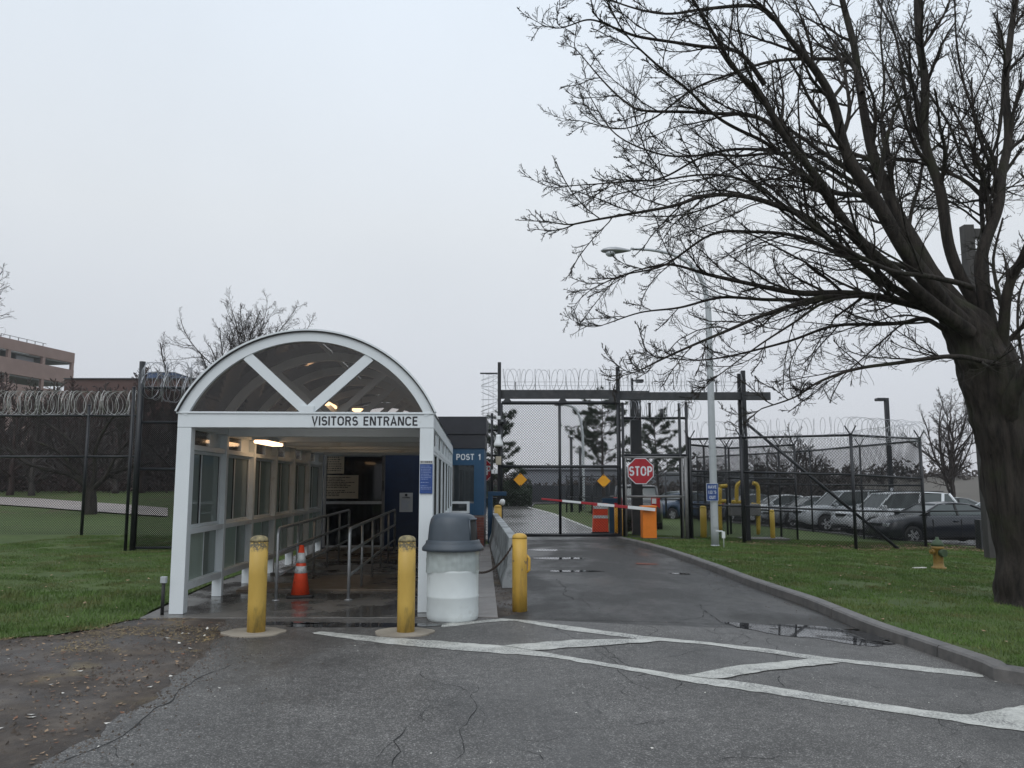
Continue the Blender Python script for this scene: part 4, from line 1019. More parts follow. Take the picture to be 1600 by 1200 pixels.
# ================================================================== FENCES
def clip_wires(L, H, pitch):
    """two families of diagonal wires inside a rectangle L x H"""
    out = []; c = -H
    while c < L:
        s0, s1 = max(0, c), min(L, c + H)
        if s1 - s0 > 0.01: out.append((0, s0, s0 - c, s1, s1 - c))
        c += pitch
    c = 0
    while c < L + H:
        s0, s1 = max(0, c - H), min(L, c)
        if s1 - s0 > 0.01: out.append((1, s0, c - s0, s1, c - s1))
        c += pitch
    return out
def mesh_panel(name, p0, p1, H, pitch, r, parent, mat='wire_black', z0=None, z1=None):
    """woven wire between two ground points; verts in world coordinates; lower edge follows z0..z1"""
    p0, p1 = Vector(p0), Vector(p1); d = (p1 - p0); L = math.hypot(d.x, d.y); d = Vector((d.x / L, d.y / L, 0)); nrm = Vector((d.y, -d.x, 0))
    W = clip_wires(L, H, pitch); n = len(W); A = np.array([w[1:] for w in W]); fam = np.array([w[0] for w in W])
    dv, nv, up = np.array(d), np.array(nrm), np.array([0, 0, 1.0])
    base0 = np.array(p0); zs = (p1.z - p0.z) / L
    def pt(s, z): return base0[None, :] * [1, 1, 0] + s[:, None] * dv + (p0.z + zs * s + z)[:, None] * up
    a, b = pt(A[:, 0], A[:, 1]), pt(A[:, 2], A[:, 3])
    off = np.where(fam == 0, r * 0.9, -r * 0.9)[:, None] * nv; a = a + off; b = b + off
    t = b - a; t /= np.linalg.norm(t, axis=1)[:, None]; e1 = np.cross(t, nv); e2 = np.tile(nv, (n, 1))
    v = []
    for k in range(3):
        o_ = r * (math.cos(2.094 * k) * e1 + math.sin(2.094 * k) * e2); v += [a + o_, b + o_]
    V = np.stack(v, 1).reshape(-1, 3); F = []
    for i in range(n):
        k = 6 * i; F += [(k, k + 2, k + 3, k + 1), (k + 2, k + 4, k + 5, k + 3), (k + 4, k, k + 1, k + 5)]
    mb = MB(); mb.add(V, F); o = mb.build(name, mat, parent, world=True, fixn=False); o['kind'] = 'stuff'; return o
def pipe(name, p, q, r, parent, mat='black_steel', n=8):
    return MB().tube([p, q], r, n).build(name, mat, parent, world=True)
def coil(name, p0, p1, Rr, pitch, parent, mat='wire_razor', r=0.006, squash=1.0, seed=0, rows=True, k=18):
    pitch *= 0.68
    p0, p1 = Vector(p0), Vector(p1); d = p1 - p0; L = d.length; d.normalize(); nr = Vector((d.y, -d.x, 0)); nr = nr.normalized() if nr.length > .1 else Vector((1, 0, 0)); up = nr.cross(d)
    if up.z < 0: up = -up
    turns = L / pitch; N = int(turns * k) + 1; pts = []
    for i in range(N):
        t = i / (N - 1); a = 2 * math.pi * turns * t
        jr = 1 + 0.13 * noise.noise(Vector((turns * t * 0.9, seed, 0)))
        sag = 0.03 * noise.noise(Vector((turns * t * 0.3, seed + 4, 0)))
        wob = 0.35 * pitch * noise.noise(Vector((turns * t * 1.7, seed + 8, 0)))
        pts.append(p0 + d * (L * t + wob + 0.42 * Rr * math.cos(a) * (1 if squash == 1.0 else 0.3) * math.cos(a * 0.17 + seed)) + nr * (Rr * jr * math.cos(a)) + up * (Rr * squash * jr * math.sin(a) + sag))
    o = MB().tube(pts, r, 3, caps=False, smooth=False).build(name, mat, parent, world=True, fixn=False); o['kind'] = 'stuff'; return o
def vpost(name, x, y, z0, z1, r, parent, mat='black_steel', cap=True):
    mb = MB(); mb.tube([(x, y, z0), (x, y, z1)], r, 10)
    if cap: mb.lathe([(r * 1.15, z1), (r * 1.15, z1 + 0.02), (r * .6, z1 + r * .9), (0.003, z1 + r)], 10, (x, y, 0))
    o = mb.build(name, mat, parent, world=True); o['kind'] = 'part'; del o['kind']; return o

# --- main sliding vehicle gate
GA = 25.3
gx = lambda px, Y=GA: P(px, 757, Y).x
gz = lambda py, Y=GA: P(800, py, Y).z
gate = thing('vehicle_gate', 'tall black chain link sliding gate closed across the drive', 'gate', (gx(782), GA, 0))
x0, x1 = gx(783.5), gx(969); zt, zm, zb = gz(629.5), gz(729), 0.10
xm = gx(875)
for z, r in ((zt, 0.055), (zm, 0.045), (0.13, 0.05)): pipe('gate_rail', (x0, GA, z), (x1, GA, z), r, gate)
pipe('gate_post', (xm, GA, 0.14), (xm, GA, zt), 0.045, gate); pipe('gate_post', (x0, GA, 0.14), (x0, GA, zt), 0.04, gate); pipe('gate_post', (x1 - .05, GA, 0.14), (x1 - .05, GA, zt), 0.04, gate)
mesh_panel('chain_link', (x0, GA + 0.05, 0.13), (x1, GA + 0.05, 0.13), zt - 0.13, 0.082, 0.0062, gate)
for px in (792.5, 880, 957):
    x = gx(px); MB().prism([(x - 0.14, zt + 0.03), (x + 0.14, zt + 0.03), (x + 0.03, zt + 0.18), (x - 0.03, zt + 0.18)], GA - 0.05, GA + 0.05, 'y').build('hanger_bracket', 'black_beam', gate, world=True)
# --- gate portal: track beam and its tall posts
portal = thing('gate_portal', 'black steel portal with a long overhead track beam and three tall posts over the gate', 'gantry', (gx(780), GA + 0.2, 0))
YB = GA + 0.28
MB().box((gx(779, YB), YB - 0.08, gz(623, YB)), (gx(968, YB), YB + 0.08, gz(609.5, YB))).build('track_beam', 'black_beam', portal, world=True, bevel=0.01)
MB().box((gx(968.1, YB), YB - 0.07, gz(625, YB)), (gx(1208.5, YB), YB + 0.09, gz(613, YB))).build('track_beam', 'black_beam', portal, world=True, bevel=0.01)
MB().box((gx(968.1, YB), YB - 0.05, gz(613, YB) + 0.001), (gx(1017, YB), YB + 0.07, gz(611, YB))).build('splice_plate', 'black_beam', portal, world=True)
tp = []
for px, ptop, w in ((780, 566, 0.105), (968, 573, 0.115), (1169, 579, 0.125)):
    x = gx(px if px != 1169 else 1167, GA + 0.1); zb = g(x) + (LAWN if px > 1000 else 0)
    MB().box((x - w / 2, GA + 0.07, zb), (x + w / 2, GA + 0.19, gz(ptop, GA + 0.1))).build('portal_post', 'black_steel', portal, world=True, bevel=0.006)
x = gx(1163, GA + .3); MB().box((x - .07, GA + 0.38, g(x)), (x + .05, GA + 0.5, gz(581))).build('portal_post', 'black_steel', portal, world=True, bevel=0.006)
xl_ = gx(780)
MB().box((xl_ - 0.60, GA + 0.1, gz(583.5)), (xl_ - 0.06, GA + 0.16, gz(581.5))).build('coil_bracket', 'black_steel', portal, world=True)
for px in (806, 957, 1108, 1127):
    x = gx(px); MB().box((x - 0.013, YB + 0.0, gz(613)), (x + 0.013, YB + 0.03, gz(595))).build('wire_upright', 'black_steel', portal, world=True)
cz = gz(594, YB)
coil('razor_coil', (gx(784), YB, cz), (gx(967), YB, cz), 0.34, 0.235, portal, r=0.0075, seed=1)
coil('razor_coil', (gx(971), YB, cz - 0.02), (gx(1160), YB, cz - 0.04), 0.34, 0.24, portal, r=0.0075, seed=2)
coil('razor_coil', (gx(764), GA + 0.13, gz(655)), (gx(764), GA + 0.13, gz(584)), 0.25, 0.2, portal, r=0.007, seed=3)
for py in (595, 601): pipe('strand_wire', (gx(784), YB, gz(py)), (gx(1160), YB, gz(py)), 0.005, portal, 'wire_razor', 4)
for px in (754, 763, 770): pipe('strand_wire', (gx(px), GA + .13, gz(671)), (gx(px), GA + .13, gz(583)), 0.005, portal, 'wire_razor', 4)
# --- diamonds and stop signs on the gate
def stop_sign(name, lab, cx, cz_, Y, w, rz=0):
    s = thing('stop_sign', lab, 'sign', (cx, Y, cz_), rz, 'stop signs at the gate')
    oct_ = lambda a: [(a / math.cos(R(22.5)) * math.cos(R(22.5 + 45 * i)), a / math.cos(R(22.5)) * math.sin(R(22.5 + 45 * i))) for i in range(8)]
    MB().prism(oct_(w / 2), 0, 0.006, 'y').build('border', 'sign_white', s); MB().prism(oct_(w / 2 * 0.945), -0.003, -0.0005, 'y').build('red_face', 'stop_red', s)
    text('lettering', 'STOP', w * 0.36, 'sign_white', s, (0, -0.0032, 0), xs=0.83, bold=.18, gap=.16)
    for z in (-.42, .42): MB().prism([(0.012 * math.cos(R(a)), z * w + 0.012 * math.sin(R(a))) for a in range(0, 360, 45)], -0.008, -0.003, 'y').build('bolt', 'ink', s)
YS = GA - 0.12
c = P(1001, 736, YS); stop_sign('stop_sign', 'red STOP sign right of the gate, whole and facing the drive', c.x, c.z, YS, 0.78)
YS2 = GA + 0.75
c = P(750, 735, YS2); stop_sign('stop_sign', 'red STOP sign half hidden behind the corner of the guard building', c.x, c.z, YS2, 0.78)
for px, py, lab in ((813, 749.5, 'blank amber diamond plate on the left half of the gate'), (943.5, 751.5, 'blank amber diamond plate on the right half of the gate')):
    c = P(px, py, GA - 0.05); t = thing('diamond_plate', lab, 'sign', tuple(c), 0, 'amber diamond plates on the gate'); a = 0.205
    MB().prism([(-a, 0), (0, -a), (a, 0), (0, a)], -0.004, 0, 'y').build('plate', 'diamond', t)
    for z in (-.17, .17): MB().prism([(0.02 * math.cos(R(b)), z + 0.02 * math.sin(R(b))) for b in range(0, 360, 45)], -0.012, -0.005, 'y').build('bolt', 'ink', t)
# --- things on the left gate post
xp = gx(780)
cm = thing('security_camera', 'black box camera with white bracket high on the left gate post', 'camera', (xp, GA, gz(658)))
MB().box((-0.09, -0.02, 0.05), (0.06, 0.06, 0.16)).build('bracket', 'white_paint', cm, bevel=0.01)
MB().box((-0.02, -0.16, -0.10), (0.20, 0.04, 0.045)).build('housing', 'black_steel', cm, bevel=0.015); MB().lathe([(0.055, 0), (0.055, 0.03)], 14).build('lens', 'glass_dark', cm).matrix_local = Matrix.Translation((0.09, -0.17, -0.03)) @ Matrix.Rotation(R(-90), 4, 'X')
dm_ = thing('dome_camera', 'white dome camera hanging on the left gate post below the black one', 'camera', (xp - .02, GA - 0.1, gz(697)))
MB().lathe([(0.13, -0.02), (0.145, 0.02), (0.14, 0.08), (0.09, 0.2), (0.075, 0.26), (0.075, 0.34), (0.02, 0.345)], 20).build('shroud', 'white_paint', dm_); MB().lathe([(0.01, -0.09), (0.06, -0.075), (0.09, -0.03), (0.1, -0.021)], 16).build('bubble', 'glass_dark', dm_)
ab = thing('junction_box', 'pale yellowish metal box strapped to the left gate post', 'box', (xp - 0.02, GA - 0.02, gz(720)))
MB().box((-0.085, -0.1, -0.13), (0.085, 0.06, 0.13)).build('box_body', 'beige', ab, bevel=0.008); MB().box((-0.07, -0.108, -0.11), (0.07, -0.101, 0.11)).build('cover', 'beige', ab)
sw = thing('key_switch', 'pair of small white switch boxes beside the left gate post', 'box', (xp - 0.14, GA, gz(737)))
for x in (-0.05, 0.05): MB().box((x - 0.043, -0.08, -0.06), (x + 0.043, 0.02, 0.06)).build('switch_box', 'white_paint', sw, bevel=0.006)
bc = thing('bullet_camera', 'small white round camera low on the left gate post', 'camera', (xp + 0.1, GA - 0.1, gz(785)))
MB().lathe([(0.01, -0.09), (0.05, -0.08), (0.075, -0.03), (0.08, 0.06), (0.04, 0.1)], 16).build('housing', 'white_paint', bc); MB().box((-0.1, -0.02, -0.03), (-0.02, 0.03, 0.03)).build('arm', 'white_paint', bc)
bollard(Vector((xp - 0.03, GA - 0.35, 0)), 1.02, 0.11, 'yellow pipe bollard at the foot of the left gate post behind the concrete barrier', 'yellow_chip')
# --- short fence between guard building and gate
sf = thing('chain_link_fence', 'short black chain link fence between the guard building and the left gate post', 'fence', (gx(757), GA + .3, 0))
xa_, xb_ = gx(735), gx(776); yf = GA + 0.3
for py in (671, 711, 779): pipe('fence_rail', (xa_, yf, gz(py)), (xb_, yf, gz(py)), 0.035, sf)
vpost('fence_post', gx(768), yf, 0, gz(646), 0.04, sf); mesh_panel('chain_link', (xa_, yf + .04, 0.1), (xb_, yf + .04, 0.1), gz(671) - 0.1, 0.082, 0.005, sf)
# --- pedestrian gate bay right of the main gate
pg = thing('pedestrian_gate', 'grey and black framed wire gate bay behind the whole STOP sign', 'gate', (gx(1020), GA, 0))
zG = lambda x: g(x)
for px, top, m in ((976, 630, 'black_steel'), (1077, 629, 'black_steel'), (1066, 631, 'black_steel')):
    x = gx(px); vpost('gate_post', x, GA + 0.2, zG(x), gz(top), 0.045, pg, m)
for px, a, b in ((1019, 653, 630), (1038, 653, 640)): vpost('stub_post', gx(px), GA + 0.2, gz(a), gz(b), 0.04, pg)
for py, m, r in ((652.5, 'black_steel', 0.04), (711, 'black_steel', 0.04), (714.5, 'galv_dull', 0.035)):
    pipe('gate_rail', (gx(976), GA + (0.2 if m[0] == 'b' else 0.1), gz(py)), (gx(1077), GA + (0.2 if m[0] == 'b' else 0.1), gz(py)), r, pg, m)
pipe('gate_rail', (gx(980), GA + 0.1, gz(776)), (gx(1072), GA + 0.1, gz(776)), 0.035, pg, 'galv_dull')
pipe('gate_rail', (gx(985), GA + 0.1, 0.05), (gx(1090), GA + 0.1, -0.02), 0.04, pg, 'black_steel')
for px in (978.5, 1067.5, 1073): x = gx(px); pipe('gate_stile', (x, GA + 0.1, zG(x) + .05), (x, GA + 0.1, gz(714)), 0.032 if px != 1073 else 0.06, pg, 'galv_dull')
mesh_panel('chain_link', (gx(976), GA + 0.22, zG(3) + .1), (gx(1077), GA + 0.22, zG(5) + .1), gz(653) - 0.1, 0.082, 0.004, pg)
coil('razor_coil', (gx(985), GA + .2, gz(640)), (gx(1095), GA + .2, gz(640)), 0.30, 0.16, pg, r=0.007, seed=5)
MB().box((gx(1018.5), GA + 0.02, gz(787)), (gx(1025), GA + 0.06, gz(779))).build('lock_box', 'paper', pg, world=True)
# thick column with lamp head behind it
cl = thing('lamp_post', 'black square column with a flat lamp head poking above the gate beam', 'lamp post', (gx(995, 26.6), 26.6, g(gx(995, 26.6))))
MB().box((-0.17, -0.1, 0), (0.17, 0.12, gz(622, 26.6) - cl.location.z)).build('column', 'black_beam', cl, bevel=0.01)
hx = gx(990.5, 26.6) - cl.location.x
MB().box((hx - 0.035, -0.03, 4.0), (hx + 0.035, 0.04, gz(591, 26.6) - cl.location.z)).build('mast', 'black_steel', cl)
zl = gz(595, 26.6) - cl.location.z
MB().box((hx + 0.036, -0.02, zl - 0.02), (hx + 0.12, 0.02, zl + 0.02)).build('arm', 'black_steel', cl); MB().box((hx + 0.121, -0.12, zl - 0.06), (hx + 0.36, 0.12, zl + 0.04)).build('lamp_head', 'black_steel', cl, bevel=0.02)
# --- barrier arm machine, its arm, bollard
Yb = 23.6
ob = G(1014, 842, LAWN); bo = thing('barrier_machine', 'bright orange barrier gate cabinet standing on the grass at the kerb', 'cabinet', (ob.x, ob.y, ob.z), R(3))
hb = P(1013, 790, ob.y).z - ob.z
MB().box((-0.205, -0.16, 0.03), (0.205, 0.2, hb - 0.045)).build('cabinet_body', 'orange', bo, bevel=0.012); MB().box((-0.225, -0.18, hb - 0.043), (0.225, 0.22, hb)).build('lid', 'orange', bo, bevel=0.012); MB().box((-0.215, -0.17, 0.0), (0.215, 0.21, 0.028)).build('plinth', 'kerb', bo)
MB().box((-0.17, -0.165, 0.12), (0.17, -0.1605, hb - 0.16)).build('door_panel', 'orange', bo); MB().box((-0.16, -0.22, hb - 0.13), (0.0, -0.162, hb - 0.08)).build('arm_hub', 'galv_dull', bo)
arm = thing('boom_gate', 'red and white striped barrier arm slanting down to the orange cabinet', 'barrier', tuple(P(1024, 796.5, ob.y - 0.26)))
aL = P(846, 779.5, ob.y - 0.26); aR = P(1024, 796.5, ob.y - 0.26); segs = [0, .13, .37, .6, .79, 1.0]
segs_px = [846, 878.5, 908, 933.5, 960, 981, 1024]
for i in range(6):
    t0, t1 = (segs_px[i] - 846) / 178, (segs_px[i + 1] - 846) / 178
    MB().bar(aL + (aR - aL) * t0, aL + (aR - aL) * (t1 - 0.001), 0.05, 0.05 + 0.05 * (t0 + t1) / 2).build('arm_section', 'stop_red' if i in (0, 2, 4) else 'white_paint', arm, world=True, bevel=0.006)
pB = G(975, 842.5); bollard(pB, 0.92, 0.105, 'plain yellow bollard left of the orange barrier cabinet', 'orange_y' if 'orange_y' in M else 'diamond', grp='yellow pipe bollards')
# --- behind the gate: channelizer, blue post, bollard
cz_ = G(938, 834.5); zc = 1.0
ch_ = thing('traffic_barricade', 'orange traffic channelizer with silvery bands behind the gate', 'barricade', (cz_.x, max(cz_.y, GA + .9), 0), 0)
MB().prism([(-.27, 0), (.27, 0), (.25, zc), (-.23, zc)], -0.12, 0.12, 'y').build('barricade_body', 'cone_orange', ch_, bevel=0.02)
for z0, z1 in ((0.50, 0.60), (0.82, 0.92)): MB().box((-0.245, -0.127, z0), (0.255, -0.121, z1)).build('reflective_band', 'cone_white', ch_)
MB().box((-0.30, -0.2, 0), (0.30, -0.13, 0.05)).build('foot', 'rubber', ch_)
bq = thing('pipe_frame', 'dark blue square tube frame behind the right end of the gate', 'frame', (gx(955, 27), 27, 0))
MB().box((-0.07, -0.07, 0), (0.07, 0.07, 1.05)).build('post', 'blue_paint', bq); MB().box((-0.30, -0.07, 1.051), (0.3, 0.07, 1.2)).build('arm', 'blue_paint', bq)
bollard(Vector((gx(964, 26.6), 26.6, 0)), 0.95, 0.1, 'yellow bollard seen through the right end of the gate', 'diamond')
# --- white street lamp
lb = G(1117.5, 853, LAWN); Yl = lb.y
sl_ = thing('street_lamp', 'tall pale grey street lamp with a curved arm and cobra head over the gate', 'street lamp', tuple(lb))
lp = lambda px, py, yy=Yl: tuple(P(px, py, yy) - lb)
pts = [(0, 0, 0)] + [(0, 0, P(1110, py, Yl).z - lb.z) for py in (700, 560, 490)]
xx = pts[-1]
top = [lp(1104.5, 470), lp(1100, 447), lp(1089, 425), lp(1070, 407), lp(1045, 396), lp(1015, 390.5), lp(985, 389)]
line = catmull([Vector(p) for p in [pts[0], pts[1], pts[2], pts[3]] + top], 6)
rr = np.interp(np.linspace(0, 1, len(line)), [0, .45, 1], [0.105, 0.07, 0.032])
MB().tube(line, rr, 16).build('pole', 'pole_grey', sl_)
MB().lathe([(0.13, 0.0), (0.13, 0.015), (0.11, 0.03)], 16).build('base_plate', 'pole_grey', sl_)
hd = Vector(lp(962, 392)); mb = MB(); v = []
for i, (t, wv, h1, h0) in enumerate([(-0.42, .03, .02, -.01), (-0.36, .12, .06, -.04), (-0.2, .18, .10, -.07), (0, .17, .11, -.08), (0.2, .11, .08, -.05), (0.36, .05, .05, -.02), (0.42, .03, .03, -.01)]):
    for a in range(12):
        an = 2 * math.pi * a / 12; s_, c_ = math.sin(an), math.cos(an); v.append((hd.x + t, hd.y + wv * c_, hd.z + (h1 if s_ > 0 else -h0) * s_))
mb.add(v, [(i * 12 + j, i * 12 + (j + 1) % 12, (i + 1) * 12 + (j + 1) % 12, (i + 1) * 12 + j) for i in range(6) for j in range(12)] + [tuple(range(12)), tuple(range(72, 84))], True).build('lamp_head', 'galv', sl_)
MB().lathe([(0.01, -0.17), (0.08, -0.155), (0.13, -0.11), (0.15, -0.05)], 16, tuple(hd + Vector((-0.15, 0, 0)))).build('lens', 'lamp_glass', sl_)
MB().box((-0.06, -0.115, 0.5), (0.06, -0.09, 0.75)).build('hand_hole_cover', 'pole_grey', sl_)
c = P(1113, 769, Yl - 0.13); t = thing('id_sign', "small blue sign reading HAVE I.D.'S OUT on the street lamp pole", 'sign', tuple(c))
MB().box((-0.16, -0.006, -0.235), (0.16, 0, 0.235)).build('panel', 'sign_white', t); MB().box((-0.15, -0.0095, -0.225), (0.15, -0.0065, 0.225)).build('face', 'sign_blue', t)
for i, s_ in enumerate(('HAVE', "I.D.'S", 'OUT')): text('lettering', s_, 0.082, 'sign_white', t, (0, -0.0096, 0.14 - 0.14 * i), xs=0.95, bold=.17)
vb = G(1131, 856, LAWN); t = thing('vent_pipe', 'tiny white pipe stub with a bent top beside the street lamp base', 'pipe', tuple(vb)); MB().tube([(0, 0, 0), (0, 0, 0.40), (-0.03, 0, 0.43), (-0.2, 0, 0.43)], 0.016, 8).build('pipe', 'white_paint', t); MB().box((-0.04, -0.03, 0.25), (0.04, 0.03, 0.42)).build('box', 'white_paint', t)
# --- chain link enclosure on the right
def fence(lab, pts, top, posts, rails, pitch=0.085, r=0.0048, pr=0.035, base=0.0, arms=False, coils=None, name='chain_link_fence', postr=None, meshmat='wire_black', razor='wire_razor', cr=0.3, cp=0.3):
    """pts: the fence line as world points (x,y); one thing with posts, rails, wire"""
    f = thing(name, lab, 'fence', (pts[0][0], pts[0][1], 0))
    for a, b in zip(pts, pts[1:]):
        za, zb = g(a[0]) + base, g(b[0]) + base
        for k in rails: pipe('fence_rail', (a[0], a[1], za + k if k != 'top' else top), (b[0], b[1], zb + k if k != 'top' else top), 0.028, f)
        pipe('top_rail', (a[0], a[1], top), (b[0], b[1], top), 0.034, f)
        mesh_panel('chain_link', (a[0], a[1], za + .03), (b[0], b[1], zb + .03), top - max(za, zb) - .03, pitch, r, f, meshmat)
    for (x, y) in posts:
        vpost('fence_post', x, y, g(x) + base, top + 0.02, postr or pr, f)
        if arms:
            for s_ in (-1, 1): MB().bar((x, y, top), (x + 0.16 * s_, y, top + 0.27), 0.03, 0.03).build('barb_arm', 'black_steel', f, world=True)
    if coils:
        for a, b in coils: coil('razor_coil', a, b, cr, cp, f, razor, 0.006, seed=a[0])
    return f
TOPR = 3.02
cnr = P(1441, 757, 25.2); lft = (gx(1081, GA), GA + .15); cr_ = (cnr.x, 25.2)
mid = [P(px, 757, y) for px, y in ((1326, 23.6),)]
fl = [(lft[0], GA + .15), (P(1160, 757, 24.6).x, 24.6), (mid[0].x, 23.3), cr_]
fence('black chain link fence with a long diagonal brace, facing the right-hand lawn', fl, TOPR, [fl[0], (fl[1][0], fl[1][1]), fl[2], cr_], [1.05, 2.05], postr=0.048, arms=True, base=LAWN,
      coils=[((fl[0][0], fl[0][1], TOPR + .22), (fl[1][0], fl[1][1], TOPR + .22)), ((fl[1][0], fl[1][1], TOPR + .22), (fl[2][0], fl[2][1], TOPR + .22)), ((fl[2][0], fl[2][1], TOPR + .22), (cr_[0], cr_[1], TOPR + .22))])
br = [o for o in bpy.data.objects if o.get('label', '').startswith('black chain link fence with a long diagonal')][0]
pb = P(1404, 853, 23.9)
MB().tube([(P(1164, 668, 25.35).x, 25.3, P(1170, 660, 25.3).z), (pb.x, 23.9, g(pb.x) + LAWN)], 0.045, 10).build('diagonal_brace', 'black_steel', br, world=True)
# back and side fences of the enclosure
bk = [(cr_[0] + .1, cr_[1] + .2), (P(1346, 757, 29).x, 29.0), (P(1267, 757, 33).x, 33), (P(1200, 757, 36).x, 36), (P(1090, 757, 41).x, 41)]
fence('black chain link fence with Y-shaped barb arms running back along the parking lot', bk, TOPR - .05, bk[1:], [1.9], arms=True, base=0.05, r=0.0055,
      coils=[((a[0], a[1], TOPR + .2), (b[0], b[1], TOPR + .2)) for a, b in zip(bk, bk[1:])])
b2 = [(P(1243, 757, 27).x, 27), (P(1140, 757, 29.5).x, 29.5), (P(1082, 757, 27).x, 27)]
fence('inner black chain link fence behind the tall right gate post', b2, TOPR - .1, [b2[0], (P(1218, 757, 27.6).x, 27.6), b2[1], (P(1101, 757, 28.2).x, 28.2), (P(1135, 757, 28.6).x, 28.6)], [0.95, 2.0], arms=True, base=0.05, coils=[((b2[1][0], b2[1][1], TOPR + .1), (b2[0][0], b2[0][1], TOPR + .1))])
# low rail to the tree
lr = thing('rail_fence', 'low single-rail wire fence between the enclosure corner and the big tree', 'fence', (cr_[0], cr_[1], 0))
e_ = (P(1560, 757, 24.6).x, 24.6)
MB().tube([(cr_[0], cr_[1], P(0, 805, 25.2).z), (e_[0] - 2, 24.7, P(0, 799, 24.6).z), (e_[0] + 1.5, e_[1], P(0, 797, 24.6).z)], 0.022, 8).build('fence_rail', 'black_steel', lr, world=True)
mesh_panel('chain_link', (cr_[0], cr_[1], g(cr_[0]) + .08), (e_[0] + 1.5, e_[1], g(e_[0]) + .08), 1.05, 0.085, 0.004, lr)
vpost('fence_post', e_[0] - .1, e_[1], g(e_[0]), P(0, 795, 24.6).z, 0.05, lr); MB().box((e_[0] - 0.45, 24.9, g(e_[0])), (e_[0] + 0.3, 25.2, g(e_[0]) + 1.0)).build('cabinet', 'black_beam', lr, world=True)
# yellow gas pipework behind the fence
gp = thing('gas_pipework', 'yellow painted gas pipe hoops with meter behind the tall right gate post', 'pipework', (P(1165, 757, 26.3).x, 26.3, g(8)))
yy = 26.3; q = lambda px, py: P(px, py, yy)
def gpipe(pts, name='pipe'): MB().tube(catmull([q(*p) for p in pts], 4), 0.062, 10).build(name, 'gas_yellow', gp, world=True)
gpipe([(1151, 784), (1151, 768), (1152, 758), (1158, 753.5), (1166, 753.5)]); gpipe([(1176, 755), (1181, 756), (1184, 761), (1185, 775), (1185, 800), (1185, 832)])
gpipe([(1143, 784), (1166, 785)]); gpipe([(1174, 788), (1186, 790)]); gpipe([(1184, 800), (1185, 835)])
gpipe([(1124, 760), (1136, 759)]); gpipe([(1125, 762), (1125, 800), (1126, 830)]); gpipe([(1122, 783), (1134, 783)])
MB().box(tuple(q(1140, 812))[:1] + (yy - .15, q(0, 806).z), (q(1158, 0).x, yy + .15, q(0, 787).z)).build('meter', 'galv_dull', gp, world=True, bevel=0.03)
for px, lab in ((1097.5, 'short yellow bollard by the left side of the gas pipework'), (1204.5, 'slim yellow bollard on the dark pad right of the gas pipework')):
    x = P(px, 757, 26.6).x; z = g(x) + .02; hh_ = P(px, 791 if px < 1100 else 797, 26.6).z - z
    bollard(Vector((x, 26.6, z)), hh_, 0.1 if px < 1100 else 0.075, lab, 'gas_yellow')
x = P(1195, 757, 26.5).x; o = MB().box((x - 0.8, 26.2, g(x) - .1), (x + 0.65, 27.1, g(x) + 0.16)).build('equipment_pad', 'kerb', bevel=0.01); o['kind'] = 'structure'
# --- hydrant
hp = G(1467, 889, LAWN)
hy = thing('fire_hydrant', 'weathered yellow fire hydrant with dark green bonnet on the lawn', 'hydrant', tuple(hp), R(15))
MB().lathe([(0.15, 0), (0.15, 0.04), (0.11, 0.05), (0.10, 0.12), (0.10, 0.40), (0.125, 0.42), (0.125, 0.47)], 20).build('barrel', 'hydrant_y', hy)
MB().lathe([(0.125, 0.471), (0.12, 0.52), (0.085, 0.58), (0.04, 0.61), (0.035, 0.612), (0.033, 0.66), (0.003, 0.662)], 20).build('bonnet', 'hydrant_g', hy)
for s_ in (-1, 1): MB().tube([(0.09 * s_, 0, 0.36), (0.17 * s_, 0, 0.36)], 0.055, 10).tube([(0.17 * s_, 0, 0.36), (0.2 * s_, 0, 0.36)], 0.035, 6).build('side_nozzle', 'hydrant_y', hy)
MB().tube([(0, -0.09, 0.34), (0, -0.19, 0.34)], 0.08, 12).build('front_nozzle', 'hydrant_g', hy)
o = MB().box((0, 0, 0), (0.28, 0.09, 0.015)).build('litter_scrap', 'litter'); v_ = G(1430, 889, LAWN); o.location = (v_.x, v_.y, v_.z + 0.012); o.rotation_euler = (0, 0, .2); tag(o, 'white scrap of litter on the lawn left of the hydrant', 'litter')
# --- left: dark close-mesh fence and the perimeter fence with bright razor coil
YL = 20.9
dfx0, dfx1 = P(207, 860, YL).x, P(330, 800, YL).x
df = thing('mesh_fence', 'dense black mesh fence panel joining the left side of the shelter', 'fence', (dfx0, YL, 0))
MB().tube([(dfx0, YL, 0), (dfx0, YL, P(0, 565, YL).z)], 0.075, 12).build('fence_post', 'black_steel', df, world=True)
vpost('fence_post', P(262, 0, YL).x - .35, YL + .05, 0, P(0, 606, YL).z, 0.04, df); vpost('fence_post', dfx1 + .9, YL + .05, 0, P(0, 606, YL).z, 0.04, df)
for py in (606, 660, 733): pipe('fence_rail', (dfx0, YL, P(0, py, YL).z), (-4.9, YL, P(0, py, YL).z), 0.035, df)
pipe('fence_rail', (dfx0, YL, 0.08), (-4.9, YL, 0.12), 0.03, df)
mesh_panel('close_mesh', (dfx0, YL + .04, 0.05), (-4.9, YL + .04, 0.05), P(0, 606, YL).z - .05, 0.052, 0.0075, df)
coil('razor_coil', (dfx0 + .1, YL, P(0, 588, YL).z), (-5, YL, P(0, 588, YL).z), 0.36, 0.15, df, r=0.007, seed=7)
coil('razor_coil', (dfx0 + .3, YL - .3, P(0, 604, YL).z), (-5, YL - .3, P(0, 640, YL).z), 0.34, 0.13, df, r=0.007, seed=8)
YF = 27.3
pf_ = thing('perimeter_fence', 'black chain link perimeter fence with a bright razor coil across the left lawn', 'fence', (P(0, 0, YF).x, YF, 0))
xs_ = [P(px, 757, YF).x for px in (-160, -80, 132, 212)]
